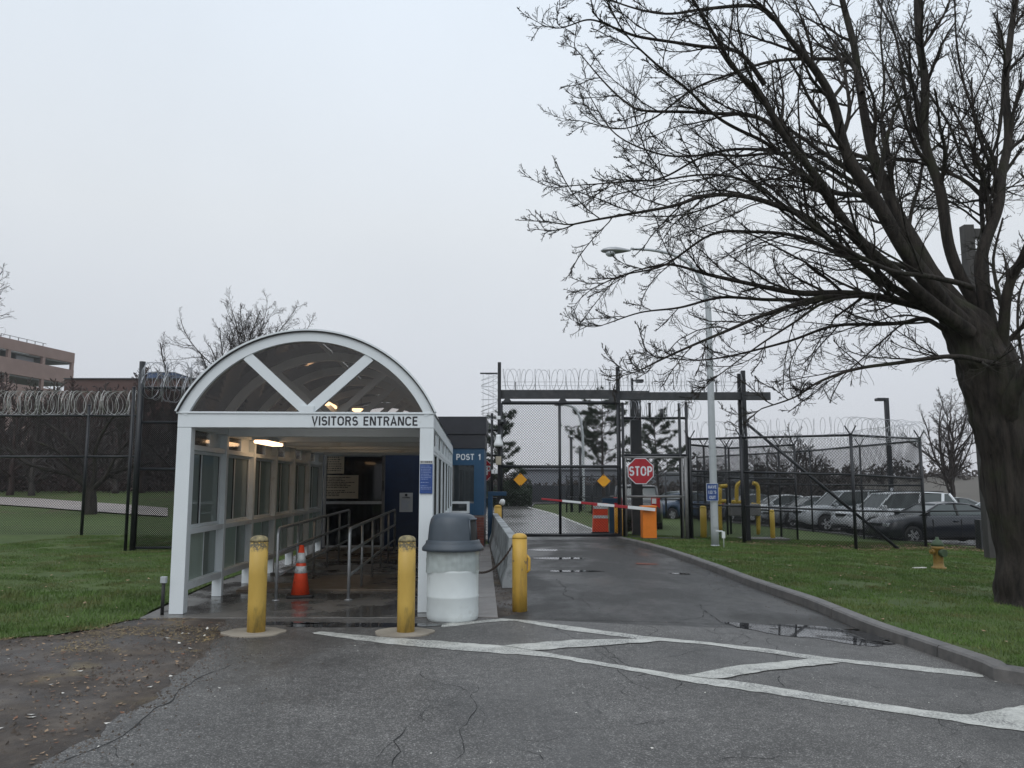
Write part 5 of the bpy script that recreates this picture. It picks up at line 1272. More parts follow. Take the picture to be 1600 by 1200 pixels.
for a, b in zip(xs_, xs_[1:]):
    for py in (649.5, 713.5): pipe('fence_rail', (a, YF, P(0, py, YF).z), (b, YF, P(0, py, YF).z), 0.035, pf_)
mesh_panel('chain_link', (xs_[0], YF + .04, 0.03), (xs_[-1], YF + .04, 0.03), P(0, 650, YF).z, 0.085, 0.0045, pf_)
for x in xs_[1:3]: vpost('fence_post', x, YF, 0, P(0, 634, YF).z, 0.05, pf_)
coil('razor_coil', (xs_[0], YF, P(0, 629.5, YF).z), (xs_[-1], YF, P(0, 629.5, YF).z), 0.40, 0.26, pf_, mat='razor_bright', r=0.0075, seed=11)
coil('razor_coil', (xs_[0], YF + .1, P(0, 629.5, YF).z), (xs_[-1], YF + .1, P(0, 629.5, YF).z), 0.40, 0.31, pf_, mat='razor_bright', r=0.0065, seed=12)
# link from perimeter fence to the near post
sd = thing('chain_link_fence', 'side run of black chain link between the perimeter fence and the tall near post', 'fence', (dfx0, YL, 0))
mesh_panel('chain_link', (dfx0 - .02, YL + .1, 0.03), (xs_[-1], YF, 0.03), P(0, 650, YF).z, 0.085, 0.0045, sd); pipe('top_rail', (dfx0 - .02, YL + .1, P(0, 650, YF).z), (xs_[-1], YF, P(0, 650, YF).z), 0.035, sd)
# far fence posts, seen through the gate
ff = thing('chain_link_fence', 'far black chain link fence along the verge behind the gate', 'fence', (P(870, 0, 42).x, 42, 0))
fx = [(P(1075, 0, 40).x, 40), (P(985, 0, 44).x, 44), (P(880, 0, 50).x, 50)]
for a, b in zip(fx, fx[1:]):
    for z in (2.1, 0.9): pipe('fence_rail', (a[0], a[1], z), (b[0], b[1], z), 0.03, ff)
    mesh_panel('chain_link', (a[0], a[1], 0), (b[0], b[1], 0), 2.1, 0.14, 0.006, ff)
for px, y, t_ in ((885, 49.6, 1), (905, 48.4, 0), (925, 47, 0), (952, 45.5, 0), (985, 44, 0), (1010, 42.9, 0), (1040, 41.5, 0)):
    vpost('fence_post', P(px, 757, y).x, y, 0, 2.15, 0.045, ff)
for px, top, y, lab in ((893, 684, 50, 'thin dark far pole, taller of the two seen through the gate'), (907, 701, 52, 'thin dark far pole, shorter of the two seen through the gate')):
    t = thing('pole', lab, 'pole', (P(px, 757, y).x, y, 0)); MB().tube([(0, 0, 0), (0, 0, P(px, top, y).z)], 0.09, 8).build('shaft', 'black_steel', t); MB().lathe([(.11, 0), (.11, .05)], 8, (0, 0, P(px, top, y).z)).build('cap', 'black_steel', t)
# far street lamp
yy = 55; t = thing('street_lamp', 'distant curved street lamp seen through the gate wire', 'street lamp', (P(912, 757, yy).x, yy, 0)); o0 = t.location.copy()
MB().tube(catmull([Vector((0, 0, 0)), P(911, 700, yy) - o0, P(909, 668, yy) - o0, P(903, 645, yy) - o0, P(895, 636, yy) - o0, P(880, 631.5, yy) - o0], 5), 0.09, 8).build('pole', 'pole_grey', t)
MB().box(tuple(P(866, 634, yy) - o0 - Vector((0, .2, 0))), tuple(P(880, 630, yy) - o0 + Vector((0, .2, 0)))).build('lamp_head', 'galv_dull', t, bevel=0.05)
# car park lamp
yy = 40; bx_ = P(1392, 757, yy).x; t = thing('lot_lamp', 'black square parking lot lamp post with a flat head pointing left', 'lamp post', (bx_, yy, g(bx_)))
zt_ = P(1387, 622, yy).z - t.location.z
MB().box((-.09, -.09, 0), (.09, .09, zt_)).build('pole', 'black_steel', t); MB().box((-.5, -.2, zt_ - .14), (-.09, .2, zt_)).build('lamp_head', 'black_steel', t, bevel=0.03)
MB().box((-.08, -.1, 1.6), (.06, -.091, 2.0)).build('sign_plate', 'sign_white', t)
# square post behind the big tree
yy = 21; c = P(1510, 757, yy); t = thing('lot_lamp', 'old square grey post with a short top arm standing just behind the big tree', 'lamp post', (P(1519, 640, yy).x + .25, yy, g(10) + .1))
xo = t.location.x; zt_ = P(1510, 353, yy).z - t.location.z; tx = P(1510, 353, yy).x - xo
MB().bar((0, 0, 0), (tx + 0.0, 0, zt_), 0.25, 0.25, up=(0, 1, 0)).build('post', 'post_wood', t); MB().box((tx + 0.12, -0.1, zt_ - 0.32), (tx + 0.6, 0.1, zt_ - 0.1)).build('arm', 'post_wood', t)
# ================================================================== TREES
def unit(v): return v / (np.linalg.norm(v, axis=-1, keepdims=True) + 1e-9)
class Twigs:
    """many tapering branches, grown level by level with numpy"""
    def __init__(s, seed): s.rng = np.random.default_rng(seed); s.V = []; s.F = []; s.n = 0
    def emit(s, pts, rad, sides):
        """pts (B,N,3) rad (B,N)"""
        B, N, _ = pts.shape
        t = unit(np.gradient(pts, axis=1)); ref = unit(s.rng.normal(size=(B, 1, 3))); a = unit(np.cross(t, ref)); b = np.cross(t, a)
        an = np.arange(sides) * 2 * math.pi / sides
        ring = pts[:, :, None] + rad[:, :, None, None] * (np.cos(an)[None, None, :, None] * a[:, :, None] + np.sin(an)[None, None, :, None] * b[:, :, None])
        s.V.append(ring.reshape(-1, 3))
        bi = np.arange(B)[:, None, None] * N * sides; i = np.arange(N - 1)[None, :, None] * sides; j = np.arange(sides)[None, None, :]; k = (j + 1) % sides
        f = np.stack([bi + i + j, bi + i + k, bi + i + sides + k, bi + i + sides + j], -1).reshape(-1, 4) + s.n
        s.F.append(f); s.n += B * N * sides
    def grow(s, P0, D, L, r0, r1, N, wander, up):
        """returns pts (B,N,3)"""
        B = len(P0); pts = np.zeros((B, N, 3)); pts[:, 0] = P0; d = unit(D); st = (L / (N - 1))[:, None]
        bend = s.rng.normal(size=(B, 3)) * wander * 0.5
        for i in range(1, N):
            d = unit(d + bend / N * 3 + s.rng.normal(size=(B, 3)) * wander / math.sqrt(N) + np.array([0, 0, up / N])); pts[:, i] = pts[:, i - 1] + d * st
        return pts
    def children(s, pts, rad, nper, t0, t1, ang, lenf, rf, N, wander, up, sides, rmin, length=None):
        """spawn nper children on every parent"""
        B, M_, _ = pts.shape
        seg = np.linalg.norm(np.diff(pts, axis=1), axis=2).sum(1); L0 = seg if length is None else length
        t = (t0 + (t1 - t0) * (np.arange(nper)[None] + s.rng.uniform(0.1, 0.9, (B, nper))) / nper)
        x = t * (M_ - 1); i = np.minimum(x.astype(int), M_ - 2); fr = (x - i)[..., None]
        bi = np.arange(B)[:, None]; p = pts[bi, i] * (1 - fr) + pts[bi, i + 1] * fr; d = unit(pts[bi, i + 1] - pts[bi, i]); r = rad[bi, i] * (1 - fr[..., 0]) + rad[bi, i + 1] * fr[..., 0]
        rnd = s.rng.normal(size=(B, nper, 3)); side = unit(np.cross(d, rnd))
        a = np.radians(s.rng.uniform(ang[0], ang[1], (B, nper, 1))); D = d * np.cos(a) + side * np.sin(a)
        L = L0[:, None] * lenf * (1.08 - t * 0.75) * s.rng.uniform(0.55, 1.25, (B, nper))
        p, D, L, r = p.reshape(-1, 3), D.reshape(-1, 3), L.ravel(), np.maximum(r.ravel() * rf, rmin)
        q = s.grow(p, D, L, None, None, N, wander, up)
        rr = r[:, None] * np.linspace(1, 0.35, N)[None]; rr = np.maximum(rr, rmin * 0.8)
        s.emit(q, rr, sides); return q, rr
    def build(s, name, mat, parent, origin=(0, 0, 0)):
        V = np.concatenate(s.V) - np.array(origin); F = np.concatenate(s.F)
        me = bpy.data.meshes.new(name); me.vertices.add(len(V)); me.vertices.foreach_set('co', V.ravel())
        me.loops.add(F.size); me.loops.foreach_set('vertex_index', F.ravel().astype(np.int32)); me.polygons.add(len(F)); me.polygons.foreach_set('loop_start', np.arange(len(F), dtype=np.int32) * 4)
        me.update(calc_edges=True); me.materials.append(M[mat]); o = bpy.data.objects.new(name, me); link(o); o.parent = parent; o['kind'] = 'stuff'; s.V = []; s.F = []; s.n = 0
        return o
# --- the big tree, its limbs placed from their run in the photograph
T0 = G(1609, 944, LAWN); TY = T0.y
big = thing('bare_tree', 'huge bare dark tree on the right lawn, its limbs spreading left over the whole gate', 'tree', tuple(T0))
SC = FPX / TY
def z5(x, y): return (800 + x / 2, y / 2)
def limb3(px, y0, y1, r0, r1, steps=7, curve=1.0):
    n = len(px); out = []
    for i, (x, y) in enumerate(px):
        t = (i / (n - 1)) ** curve; out.append(P(x, y, y0 + (y1 - y0) * t))
    line = np.array(catmull(out, steps)); rr = r0 + (r1 - r0) * np.linspace(0, 1, len(line)) ** 0.8
    return line, rr
trunk = [((1609, 950), 62), ((1607, 925), 52), ((1603, 860), 48), ((1592, 790), 49), ((1583, 730), 50), ((1572, 680), 49), ((1562, 640), 48), ((1550, 600), 49), ((1540, 565), 50), ((1522, 532), 44), ((1498, 500), 33), ((1468, 465), 20), ((1435, 425), 9)]
pts = [P(p[0], p[1], TY) for p, r in trunk]; L = np.array(catmull(pts, 9)); rr = np.interp(np.linspace(0, len(trunk) - 1, len(L)), range(len(trunk)), [r * .89 / FPX * TY for _, r in trunk])
def woody(name, line, rr, sides, amp, parent=None, ridge=0):
    """limb with lumpy, ridged outline"""
    N = len(line); t = unit(np.gradient(line, axis=0)); ref = np.array([0.2, 1, 0.1]); a = unit(np.cross(t, ref)); b = np.cross(t, a); v = []
    for i in range(N):
        for j in range(sides):
            an = 2 * math.pi * j / sides; k = 1 + amp * noise.noise(Vector((math.cos(an) * 1.3, math.sin(an) * 1.3, i * 0.14))) + amp * 0.6 * noise.noise(Vector((math.cos(an) * 3.6, math.sin(an) * 3.6, i * 0.11 + 9)))
            if ridge: k += 0.10 * abs(noise.noise(Vector((math.cos(an) * 7, math.sin(an) * 7, i * 0.06 + 3)))) - 0.05 + 0.05 * noise.noise(Vector((math.cos(an) * 15, math.sin(an) * 15, i * 0.25))) + (0.22 * max(0, 1 - i / 9) * (0.5 + 0.5 * math.sin(an * 5 + 1)))
            v.append(line[i] + rr[i] * k * (math.cos(an) * a[i] + math.sin(an) * b[i]))
    f = [(i * sides + j, i * sides + (j + 1) % sides, (i + 1) * sides + (j + 1) % sides, (i + 1) * sides + j) for i in range(N - 1) for j in range(sides)]
    return MB().add(v, f, True).build(name, 'bark', parent, world=True)
fl_ = rr * np.interp(np.arange(len(rr)), [0, 5], [1.15, 1.0]); woody('trunk', L, fl_, 72, 0.15, big, 1)
px2 = lambda *p: [z5(q[0] + (max(0, 420 - q[0]) * 0.2 if q[1] < 500 else 0), q[1]) for q in p]
LIMBS = [ # (points, depth at start offset, depth offset at end, radius px start, end)
 (px2((1500, 1110), (1420, 1020), (1330, 930), (1240, 800), (1150, 660), (1060, 510), (1010, 330), (950, 220), (870, 120), (800, 40), (690, -40)), 0, -1.5, 27, 5),
 (px2((1480, 1060), (1400, 950), (1310, 850), (1250, 740), (1180, 600), (1120, 450), (1092, 280), (1065, 120), (1020, -40)), .2, 1.2, 24, 8),
 (px2((1500, 1040), (1430, 930), (1370, 790), (1335, 600), (1292, 450), (1290, 250), (1275, 100), (1272, -60)), .4, .6, 17, 9),
 (px2((1430, 1040), (1330, 960), (1220, 870), (1100, 770), (1000, 640), (960, 560), (860, 430), (780, 300), (700, 210), (600, 60), (540, -40)), -.3, -2.5, 17, 4),
 (px2((1340, 985), (1240, 930), (1140, 870), (1030, 780), (930, 680), (830, 640), (700, 610), (600, 612), (500, 645), (360, 670), (200, 700)), -.3, -2.2, 11, 3),
 (px2((1400, 1030), (1300, 965), (1200, 935), (1070, 915), (900, 910), (750, 890), (620, 860), (500, 830), (380, 850)), -.2, -.6, 13, 2.5),
 (px2((1100, 918), (950, 935), (800, 940), (650, 930), (520, 960), (400, 975), (290, 1010)), -.25, 1.0, 6, 2),
 (px2((1080, 920), (950, 940), (800, 990), (640, 1050), (480, 1110), (380, 1160)), -.25, -2.0, 6.5, 2),
 (px2((1500, 1130), (1400, 1065), (1300, 1000), (1230, 1010), (1150, 1020), (1000, 1025), (850, 1070), (700, 1110), (590, 1125), (480, 1118)), -.3, 1.4, 7.5, 2),
 (px2((1520, 1140), (1450, 1122), (1370, 1112), (1200, 1130), (1080, 1150), (960, 1190), (880, 1235), (780, 1270)), -.4, -1.6, 7, 2),
 (px2((1130, 645), (1090, 610), (1000, 592), (900, 530), (830, 480), (700, 470), (560, 490), (450, 480), (300, 420), (200, 300)), -.2, 1.5, 8, 2),
 (px2((1110, 600), (1060, 560), (960, 500), (870, 480), (720, 485), (600, 488), (470, 560), (350, 575), (180, 580)), 0, -.6, 6, 2),
 (px2((1095, 290), (1060, 200), (980, 182), (830, 190), (700, 222), (560, 280), (430, 370), (300, 400), (170, 380)), .4, 2.5, 7, 2),
 (px2((790, 265), (740, 190), (690, 155), (560, 145), (400, 115), (300, 85), (200, 60), (110, 80)), -1.5, -2.5, 6, 2),
 (px2((870, 440), (750, 360), (620, 350), (420, 345), (330, 310), (240, 240), (140, 150)), -1.2, 0.5, 6, 2),
 (px2((830, 480), (780, 440), (660, 380), (560, 290), (450, 210), (350, 120), (280, 20)), -.9, -2.8, 5, 2),
 (px2((1260, 850), (1180, 820), (1020, 790), (900, 740), (760, 722), (620, 730), (480, 830), (340, 860), (250, 900)), -.2, .8, 7.5, 2),
 (px2((820, 60), (760, 20), (600, 25), (480, 40), (330, 20), (220, -20)), -1.3, -.5, 6, 2),
 (px2((1290, 860), (1240, 770), (1180, 560), (1150, 400), (1165, 250), (1150, 100), (1165, -30)), .5, 2.6, 7, 4),
 (px2((1332, 600), (1302, 500), (1250, 380), (1220, 230), (1190, 120), (1150, 20), (1130, -40)), .5, 2.0, 7, 4),
 (px2((1000, 310), (1040, 250), (1030, 200), (960, 60), (900, -30)), .2, 1.6, 5, 3),
 (px2((1235, 740), (1245, 670), (1270, 590), (1290, 500), (1360, 430), (1430, 330), (1500, 180), (1560, 60)), .5, 2.4, 6, 2),
 (px2((1440, 900), (1320, 860), (1190, 850), (1060, 780), (960, 720), (800, 600), (700, 560), (560, 545), (420, 560)), -.5, -3.6, 7, 2),
 (px2((1150, 920), (1000, 935), (880, 1010), (760, 1090), (640, 1180)), -.4, -1.3, 4.5, 1.6),
 # right of the fork
 ([(1560, 590), (1551, 540), (1540, 465), (1536, 399), (1556, 330), (1562, 280), (1575, 215), (1572, 125), (1582, 50), (1590, -30)], .1, .9, 21, 7),
 ([(1566, 600), (1568, 525), (1574, 454), (1598, 404), (1640, 330), (1690, 220), (1720, 100)], -.1, -1.2, 15, 6),
 ([(1575, 660), (1590, 610), (1640, 540), (1710, 450), (1800, 380)], -.2, -1.5, 22, 9),
 ([(1566, 560), (1600, 575), (1590, 500), (1600, 440), (1640, 380)], .3, 2.0, 6, 3),
 ([(1542, 470), (1538, 400), (1536, 340), (1535, 285)] + px2( (1510, 440), (1530, 300), (1545, 160), (1600, 40)), .4, 2.0, 8, 3),
 ([(1550, 350), (1541, 300), (1510, 260), (1480, 190), (1440, 120), (1400, 40), (1380, -30)], .5, 3.0, 6, 3),
 ([(1561, 300), (1555, 250), (1530, 200), (1500, 100), (1490, 0)], .6, 0.5, 6, 3),
]
tw = Twigs(21); allq = []
for k, (p, a, b, r0, r1) in enumerate(LIMBS):
    line, rr = limb3(p, TY + a, TY + b, r0 * .68 / FPX * TY, min(r1, 3.2) * .42 / FPX * TY if r1 < 6 else r1 * .6 / FPX * TY)
    # small natural kinks
    for i in range(len(line)):
        q = Vector(line[i] * 0.9); w = min(1, i / 6) * 0.05; line[i] += w * np.array([noise.noise(q + Vector((k, 0, 0))), noise.noise(q + Vector((0, k, 5))), noise.noise(q + Vector((5, 0, k)))])
    woody('limb', line, rr, 12 if r0 > 10 else 8, 0.12 if r0 > 10 else 0.06, big)
    seg = np.linalg.norm(np.diff(line, axis=0), axis=1).sum(); n = 40
    idx = np.linspace(0, len(line) - 1, n); base = np.stack([np.interp(idx, range(len(line)), line[:, c]) for c in range(3)], 1)[None]; rb = np.interp(idx, range(len(line)), rr)[None]
    off = 2.6 if r0 > 15 else 1.2
    t0 = min(0.5, off / seg) if r0 > 15 else 0.10
    n1 = max(7, int(seg * (1 - t0) * 3.1))
    q1, r1_ = tw.children(base, rb, n1, t0, 0.995, (18, 48), 1.0, 0.50, 12, 0.26, 0.28, 5, 0.0085, length=np.array([min(2.5, seg * 0.38)]))
    tip = base[:, -1] - base[:, -3]
    q0 = tw.grow(np.repeat(base[:, -1], 2, 0), unit(np.repeat(tip, 2, 0)) + tw.rng.normal(size=(2, 3)) * .25, np.array([.8, .6]), 0, 0, 12, .3, .2); r0_ = np.repeat(rb[:, -1:], 2, 0) * .9 * np.linspace(1, .35, 12)[None]; tw.emit(q0, r0_, 5)
    q1 = np.concatenate([q1, q0]); r1_ = np.concatenate([r1_, r0_])
    q2, r2_ = tw.children(q1, r1_, 10, 0.08, 1.0, (20, 52), 0.42, 0.6, 8, 0.30, 0.25, 4, 0.0052)
    q3, r3_ = tw.children(q2, r2_, 6, 0.10, 1.0, (20, 50), 0.55, 0.7, 6, 0.30, 0.15, 3, 0.0034)
    sel = tw.rng.random(len(q3)) < 0.55
    tw.children(q3[sel], r3_[sel], 3, 0.2, 1.0, (22, 55), 0.55, 0.8, 4, 0.4, 0.15, 3, 0.0027)
print('twig quads', sum(len(f) for f in tw.F))
tw.build('twigs', 'bark', big, tuple(T0))
# hanging vine-like runners on the trunk's left edge
# --- generic bare tree
def bare_tree_mesh(seed, H, spread, trunk_r, mat, n_l=9, lv=3, rmin=0.012, fork=0.25, upb=0.5, tn=6, ang=(25, 60), parent=None):
    t = Twigs(seed); r_ = t.rng
    N = 14; z = np.linspace(0, H * 0.8, N); tr = np.stack([0.06 * H * 0.15 * np.cumsum(r_.normal(size=N)), 0.06 * H * 0.15 * np.cumsum(r_.normal(size=N)), z], 1); tr[0, :2] = 0
    rr = trunk_r * np.linspace(1, 0.12, N) ** 0.9; rr[0] *= 1.35
    MB().tube(tr, rr, 10).build('trunk', mat, parent)
    q1, r1 = t.children(tr[None], rr[None], n_l, fork, 0.98, ang, spread, 0.55, 10, 0.25, upb, 5, rmin * 1.6, length=np.array([H]))
    q2, r2 = t.children(q1, r1, tn, 0.15, 1.0, (20, 50), 0.5, 0.6, 7, 0.35, upb * 0.6, 4, rmin * 1.2)
    q3, r3 = t.children(q2, r2, tn, 0.1, 1.0, (20, 55), 0.5, 0.7, 5, 0.45, upb * 0.5, 3, rmin)
    if lv > 3: t.children(q3, r3, 4, 0.1, 1.0, (20, 60), 0.6, 0.8, 4, 0.5, 0.2, 3, rmin * 0.8)
    t.build('crown', mat, parent)
def place_tree(px, py_base, Y, label, group=None, z=None):
    p = P(px, 757, Y); return (p.x, Y, g(p.x) - 0.05 if z is None else z)
# behind the shelter
t = thing('bare_tree', 'bare grey tree rising behind the left curve of the shelter roof', 'tree', place_tree(374, 0, 48, ''))
bare_tree_mesh(31, 12.6, 0.66, 0.20, 'bark_far', n_l=42, lv=4, rmin=0.0075, fork=0.14, upb=0.9, tn=9, ang=(30, 62), parent=t)
copy_tree(t, loc=place_tree(305, 0, 52, ''), rz=2.0, scale=(.8, .8, .74), label='smaller bare tree low behind the left end of the shelter roof')
# parking lot tree
t = thing('bare_tree', 'bare rounded tree at the far side of the parking lot, left of the big trunk', 'tree', place_tree(1487, 0, 44, ''))
t.location.z = P(0, 782, 44).z - 0.5; bare_tree_mesh(33, 6.6, 0.62, 0.15, 'bark_far', n_l=30, lv=4, rmin=0.006, fork=0.10, upb=0.9, tn=7, ang=(35, 66), parent=t)
# tree whose branches enter at the left edge
t = thing('bare_tree', 'bare tree just past the left edge, only its branch tips reaching in', 'tree', (P(-165, 757, 21).x, 21, 0))
bare_tree_mesh(35, 9.4, 0.56, 0.14, 'bark_far', n_l=22, lv=4, rmin=0.0045, fork=0.42, upb=0.0, tn=7, ang=(50, 80), parent=t)
t_l = t
# large spreading tree on the left lawn
t = thing('bare_tree', 'dark spreading fork-trunked tree beyond the perimeter fence on the left', 'tree', tuple(G(141, 806)))
Yt = G(141, 806).y; t.location.z = 0
tw2 = Twigs(41)
MBt = []
for (p, r0, r1) in [([(141, 808), (141, 775), (140, 765)], 10, 8), ([(140, 770), (150, 757), (170, 742), (205, 730), (240, 722)], 6, 2), ([(139, 770), (130, 755), (112, 742), (80, 735), (40, 722), (10, 700)], 6, 2), ([(140, 768), (133, 740), (126, 710), (100, 680), (70, 660)], 5, 1.5), ([(141, 768), (148, 740), (150, 700), (170, 660), (190, 640)], 4.5, 1.5), ([(146, 762), (165, 745), (180, 715), (200, 690)], 4, 1.5), ([(135, 762), (118, 735), (90, 705), (55, 690)], 4, 1.5)]:
    line, rr = limb3(p, Yt, Yt + random.uniform(-1, 1.5), r0 / FPX * Yt, r1 / FPX * Yt); line[0] = line[0]
    woody('trunk' if len(p) == 3 else 'limb', line, rr, 10, 0.1, t)
    if len(p) > 3:
        q1, r1_ = tw2.children(line[None], rr[None], 12, 0.25, 1, (30, 60), 0.5, 0.5, 7, 0.35, 0.4, 4, 0.02); q2, r2_ = tw2.children(q1, r1_, 6, 0.1, 1, (25, 60), 0.5, 0.6, 5, 0.4, 0.3, 3, 0.014); tw2.children(q2, r2_, 5, 0.1, 1, (25, 60), 0.6, 0.7, 4, 0.4, 0.2, 3, 0.011)
tw2.build('twigs', 'bark_far', t, tuple(t.location))
# --- woods on the left: three kinds of tree, each an individual
W0 = thing('bare_tree', 'reddish brown bare tree in the wood beyond the left path', 'tree', (-40, 62, 0), 0, 'bare trees of the wood on the left')
bare_tree_mesh(51, 9.0, 0.55, 0.2, 'twig_red', n_l=16, rmin=0.022, fork=0.12, upb=0.6, tn=6, parent=W0)
W1 = thing('bare_tree', 'reddish brown bare tree in the wood beyond the left path', 'tree', (-36, 66, 0), 0, 'bare trees of the wood on the left')
bare_tree_mesh(52, 7.6, 0.6, 0.16, 'twig_grey', n_l=16, rmin=0.022, fork=0.10, upb=0.5, tn=6, parent=W1)
W0['label'] = W1['label'] = 'bare brown tree of the wood beyond the path on the left'
rw = random.Random(5); n = 0
for i in range(46):
    px = -90 + i * 9.2 + rw.uniform(-6, 6); Y = rw.uniform(54, 84)
    if px > 300 and rw.random() < .4: continue
    x = P(px, 757, Y).x; src = (W0, W1)[i % 2]
    if n < 2: (W0, W1)[n].location = (x, Y, hillb(x, Y) - .1); n += 1; continue
    s_ = Y / 66 * rw.uniform(0.95, 1.28) * (1.0 if px < 230 else 0.75)
    c = copy_tree(src, loc=(x, Y, hillb(x, Y) - .1), rz=rw.uniform(0, 6.28), scale=(s_ * 1.1, s_ * 1.1, s_))
# undergrowth thickets: what nobody could count
def thicket(name, x0, x1, y0, y1, h, n, mat, seed, leaf=0.16, lab=None, twig=None, zf=None):
    r_ = np.random.default_rng(seed); c = np.stack([r_.uniform(x0, x1, n), r_.uniform(y0, y1, n), h * r_.beta(1.3, 1.7, n)], 1)
    hh = np.array([0.65 + 0.55 * noise.noise(Vector((a * 0.22, b * 0.22, seed))) + .25 * noise.noise(Vector((a * 0.9, b * 0.9, seed))) for a, b, _ in c]); c[:, 2] *= hh
    if zf is not None: c[:, 2] += zf(c[:, 0])
    u_ = unit(r_.normal(size=(n, 3))) * leaf * r_.uniform(.5, 1.5, (n, 1)); w_ = unit(np.cross(u_, r_.normal(size=(n, 3)))) * leaf * 0.5
    V = np.stack([c - u_, c + w_, c + u_, c - w_], 1).reshape(-1, 3); F = np.arange(4 * n).reshape(-1, 4)
    t_ = Twigs(seed); t_.V = [V]; t_.F = [F]; o = t_.build(name, mat, None)
    return o
thicket('undergrowth', -62, -24, 58, 70, 3.6, 26000, 'twig_red', 1, 0.13, zf=lambda x: np.full_like(x, 1.0))
thicket('undergrowth', -66, -20, 66, 78, 6.4, 34000, 'twig_grey', 2, 0.17, zf=lambda x: np.full_like(x, 1.0))
thicket('evergreen_hedge', -58, -26, 72, 76, 3.4, 16000, 'bush', 3, 0.2, zf=lambda x: np.full_like(x, 1.0))
# --- pines behind the gate
def pine(seed, H, parent, spread=0.34, tiers=11, base=0.25, lean=0.0):
    t = Twigs(seed); r_ = t.rng; N = 12; z = np.linspace(0, H, N)
    tr = np.stack([lean * z / H * H * 0.15 + 0.03 * np.cumsum(r_.normal(size=N)), 0.03 * np.cumsum(r_.normal(size=N)), z], 1); rr = 0.02 * H * np.linspace(1, 0.1, N)
    MB().tube(tr, rr, 8).build('trunk', 'bark_far', parent)
    q, rq = t.children(tr[None], rr[None], tiers * 4, base, 0.99, (58, 88), spread, 0.4, 8, 0.22, 0.5, 4, 0.03, length=np.array([H])); t.build('branches', 'bark_far', parent)
    # tufts of needles massed on the outer part of every branch
    cs = []
    for b in q:
        Lb = np.linalg.norm(b[-1] - b[0]); m = int(9 + Lb * 6)
        for tt in r_.uniform(0.4, 1.03, m):
            x = min(tt, .999) * 7; i = int(x); cs.append(b[i] + (b[min(i + 1, 7)] - b[i]) * (x - i) + r_.normal(size=3) * np.array([.3, .3, .10]) * (0.25 + 0.12 * Lb))
    cs = np.array(cs); k = 40; n = len(cs) * k
    d = unit(r_.normal(size=(n, 3)) + np.array([0, 0, .45])); p0 = np.repeat(cs, k, 0); w_ = unit(np.cross(d, r_.normal(size=(n, 3)))) * 0.012; Ln_ = r_.uniform(.14, .30, (n, 1))
    V = np.stack([p0 - w_, p0 + w_, p0 + d * Ln_], 1).reshape(-1, 3); F = np.arange(3 * n)
    me = bpy.data.meshes.new('needles'); me.vertices.add(3 * n); me.vertices.foreach_set('co', V.ravel()); me.loops.add(3 * n); me.loops.foreach_set('vertex_index', F.astype(np.int32)); me.polygons.add(n); me.polygons.foreach_set('loop_start', np.arange(n, dtype=np.int32) * 3)
    me.update(calc_edges=True); me.materials.append(M['needle']); o = bpy.data.objects.new('needles', me); link(o); o.parent = parent; o['kind'] = 'stuff'
for px, Y, H, sp, ti, ba, sd, lab in ((944, 60, 7.6, 0.66, 10, 0.36, 61, 'open-crowned pine tree seen through the right half of the main gate'), (1030, 66, 7.0, 0.50, 11, 0.28, 62, 'dark pine tree behind the gate bay with the whole STOP sign'), (778, 58, 6.4, 0.44, 12, 0.05, 63, 'pine tree half hidden behind the left gate post, low branches reaching the ground')):
    t = thing('pine_tree', lab, 'tree', (P(px, 757, Y).x, Y, 0)); pine(sd, H, t, sp, ti, ba)
thicket('shrubs', -4.5, 1.5, 62, 66, 2.6, 9000, 'needle', 12, 0.10)
# --- far buildings and tree line
def far_box(root, nm, x0, x1, y0, y1, z0, z1, mat): return MB().box((x0, y0, z0), (x1, y1, z1)).build(nm, mat, root, world=True)
YB2 = 92
b = thing('long_building', 'long low pale grey building far behind the gate', 'building', (P(815, 757, YB2).x, YB2, 0))
far_box(b, 'wall', P(815, 757, YB2).x, P(985, 757, YB2).x, YB2, YB2 + 30, 0, P(0, 734, YB2).z, 'far_wall'); far_box(b, 'roof_edge', P(815, 757, YB2).x - .2, P(985, 757, YB2).x + .2, YB2 - .3, YB2 + 30, P(0, 734, YB2).z + .01, P(0, 731.5, YB2).z, 'far_wall')
b = thing('long_building', 'long low grey building behind the gate bay and the parked cars', 'building', (P(1000, 757, YB2).x, YB2 + 4, 0))
far_box(b, 'wall', P(990, 757, YB2).x, P(1230, 757, YB2).x, YB2 + 4, YB2 + 30, 0, P(0, 739, YB2).z, 'far_wall'); far_box(b, 'roof_edge', P(989, 757, YB2).x, P(1231, 757, YB2).x, YB2 + 3.7, YB2 + 30, P(0, 739, YB2).z + .01, P(0, 736, YB2).z, 'grey_panel')
YW = 78
b = thing('screen_wall', 'long dark screen wall closing the far end of the road', 'wall', (P(700, 757, YW).x, YW, 0))
for i in range(14):
    xx0 = P(690 + i * 22, 757, YW).x; xx1 = P(690 + i * 22 + 21.5, 757, YW).x; far_box(b, 'screen_panel', xx0, xx1, YW, YW + .3, 0, P(0, 758 + (i % 3) * .4, YW).z, 'screen_dark')
thicket('hedge', -10, 34, 80, 86, 2.9, 12000, 'twig_grey', 14, 0.25)
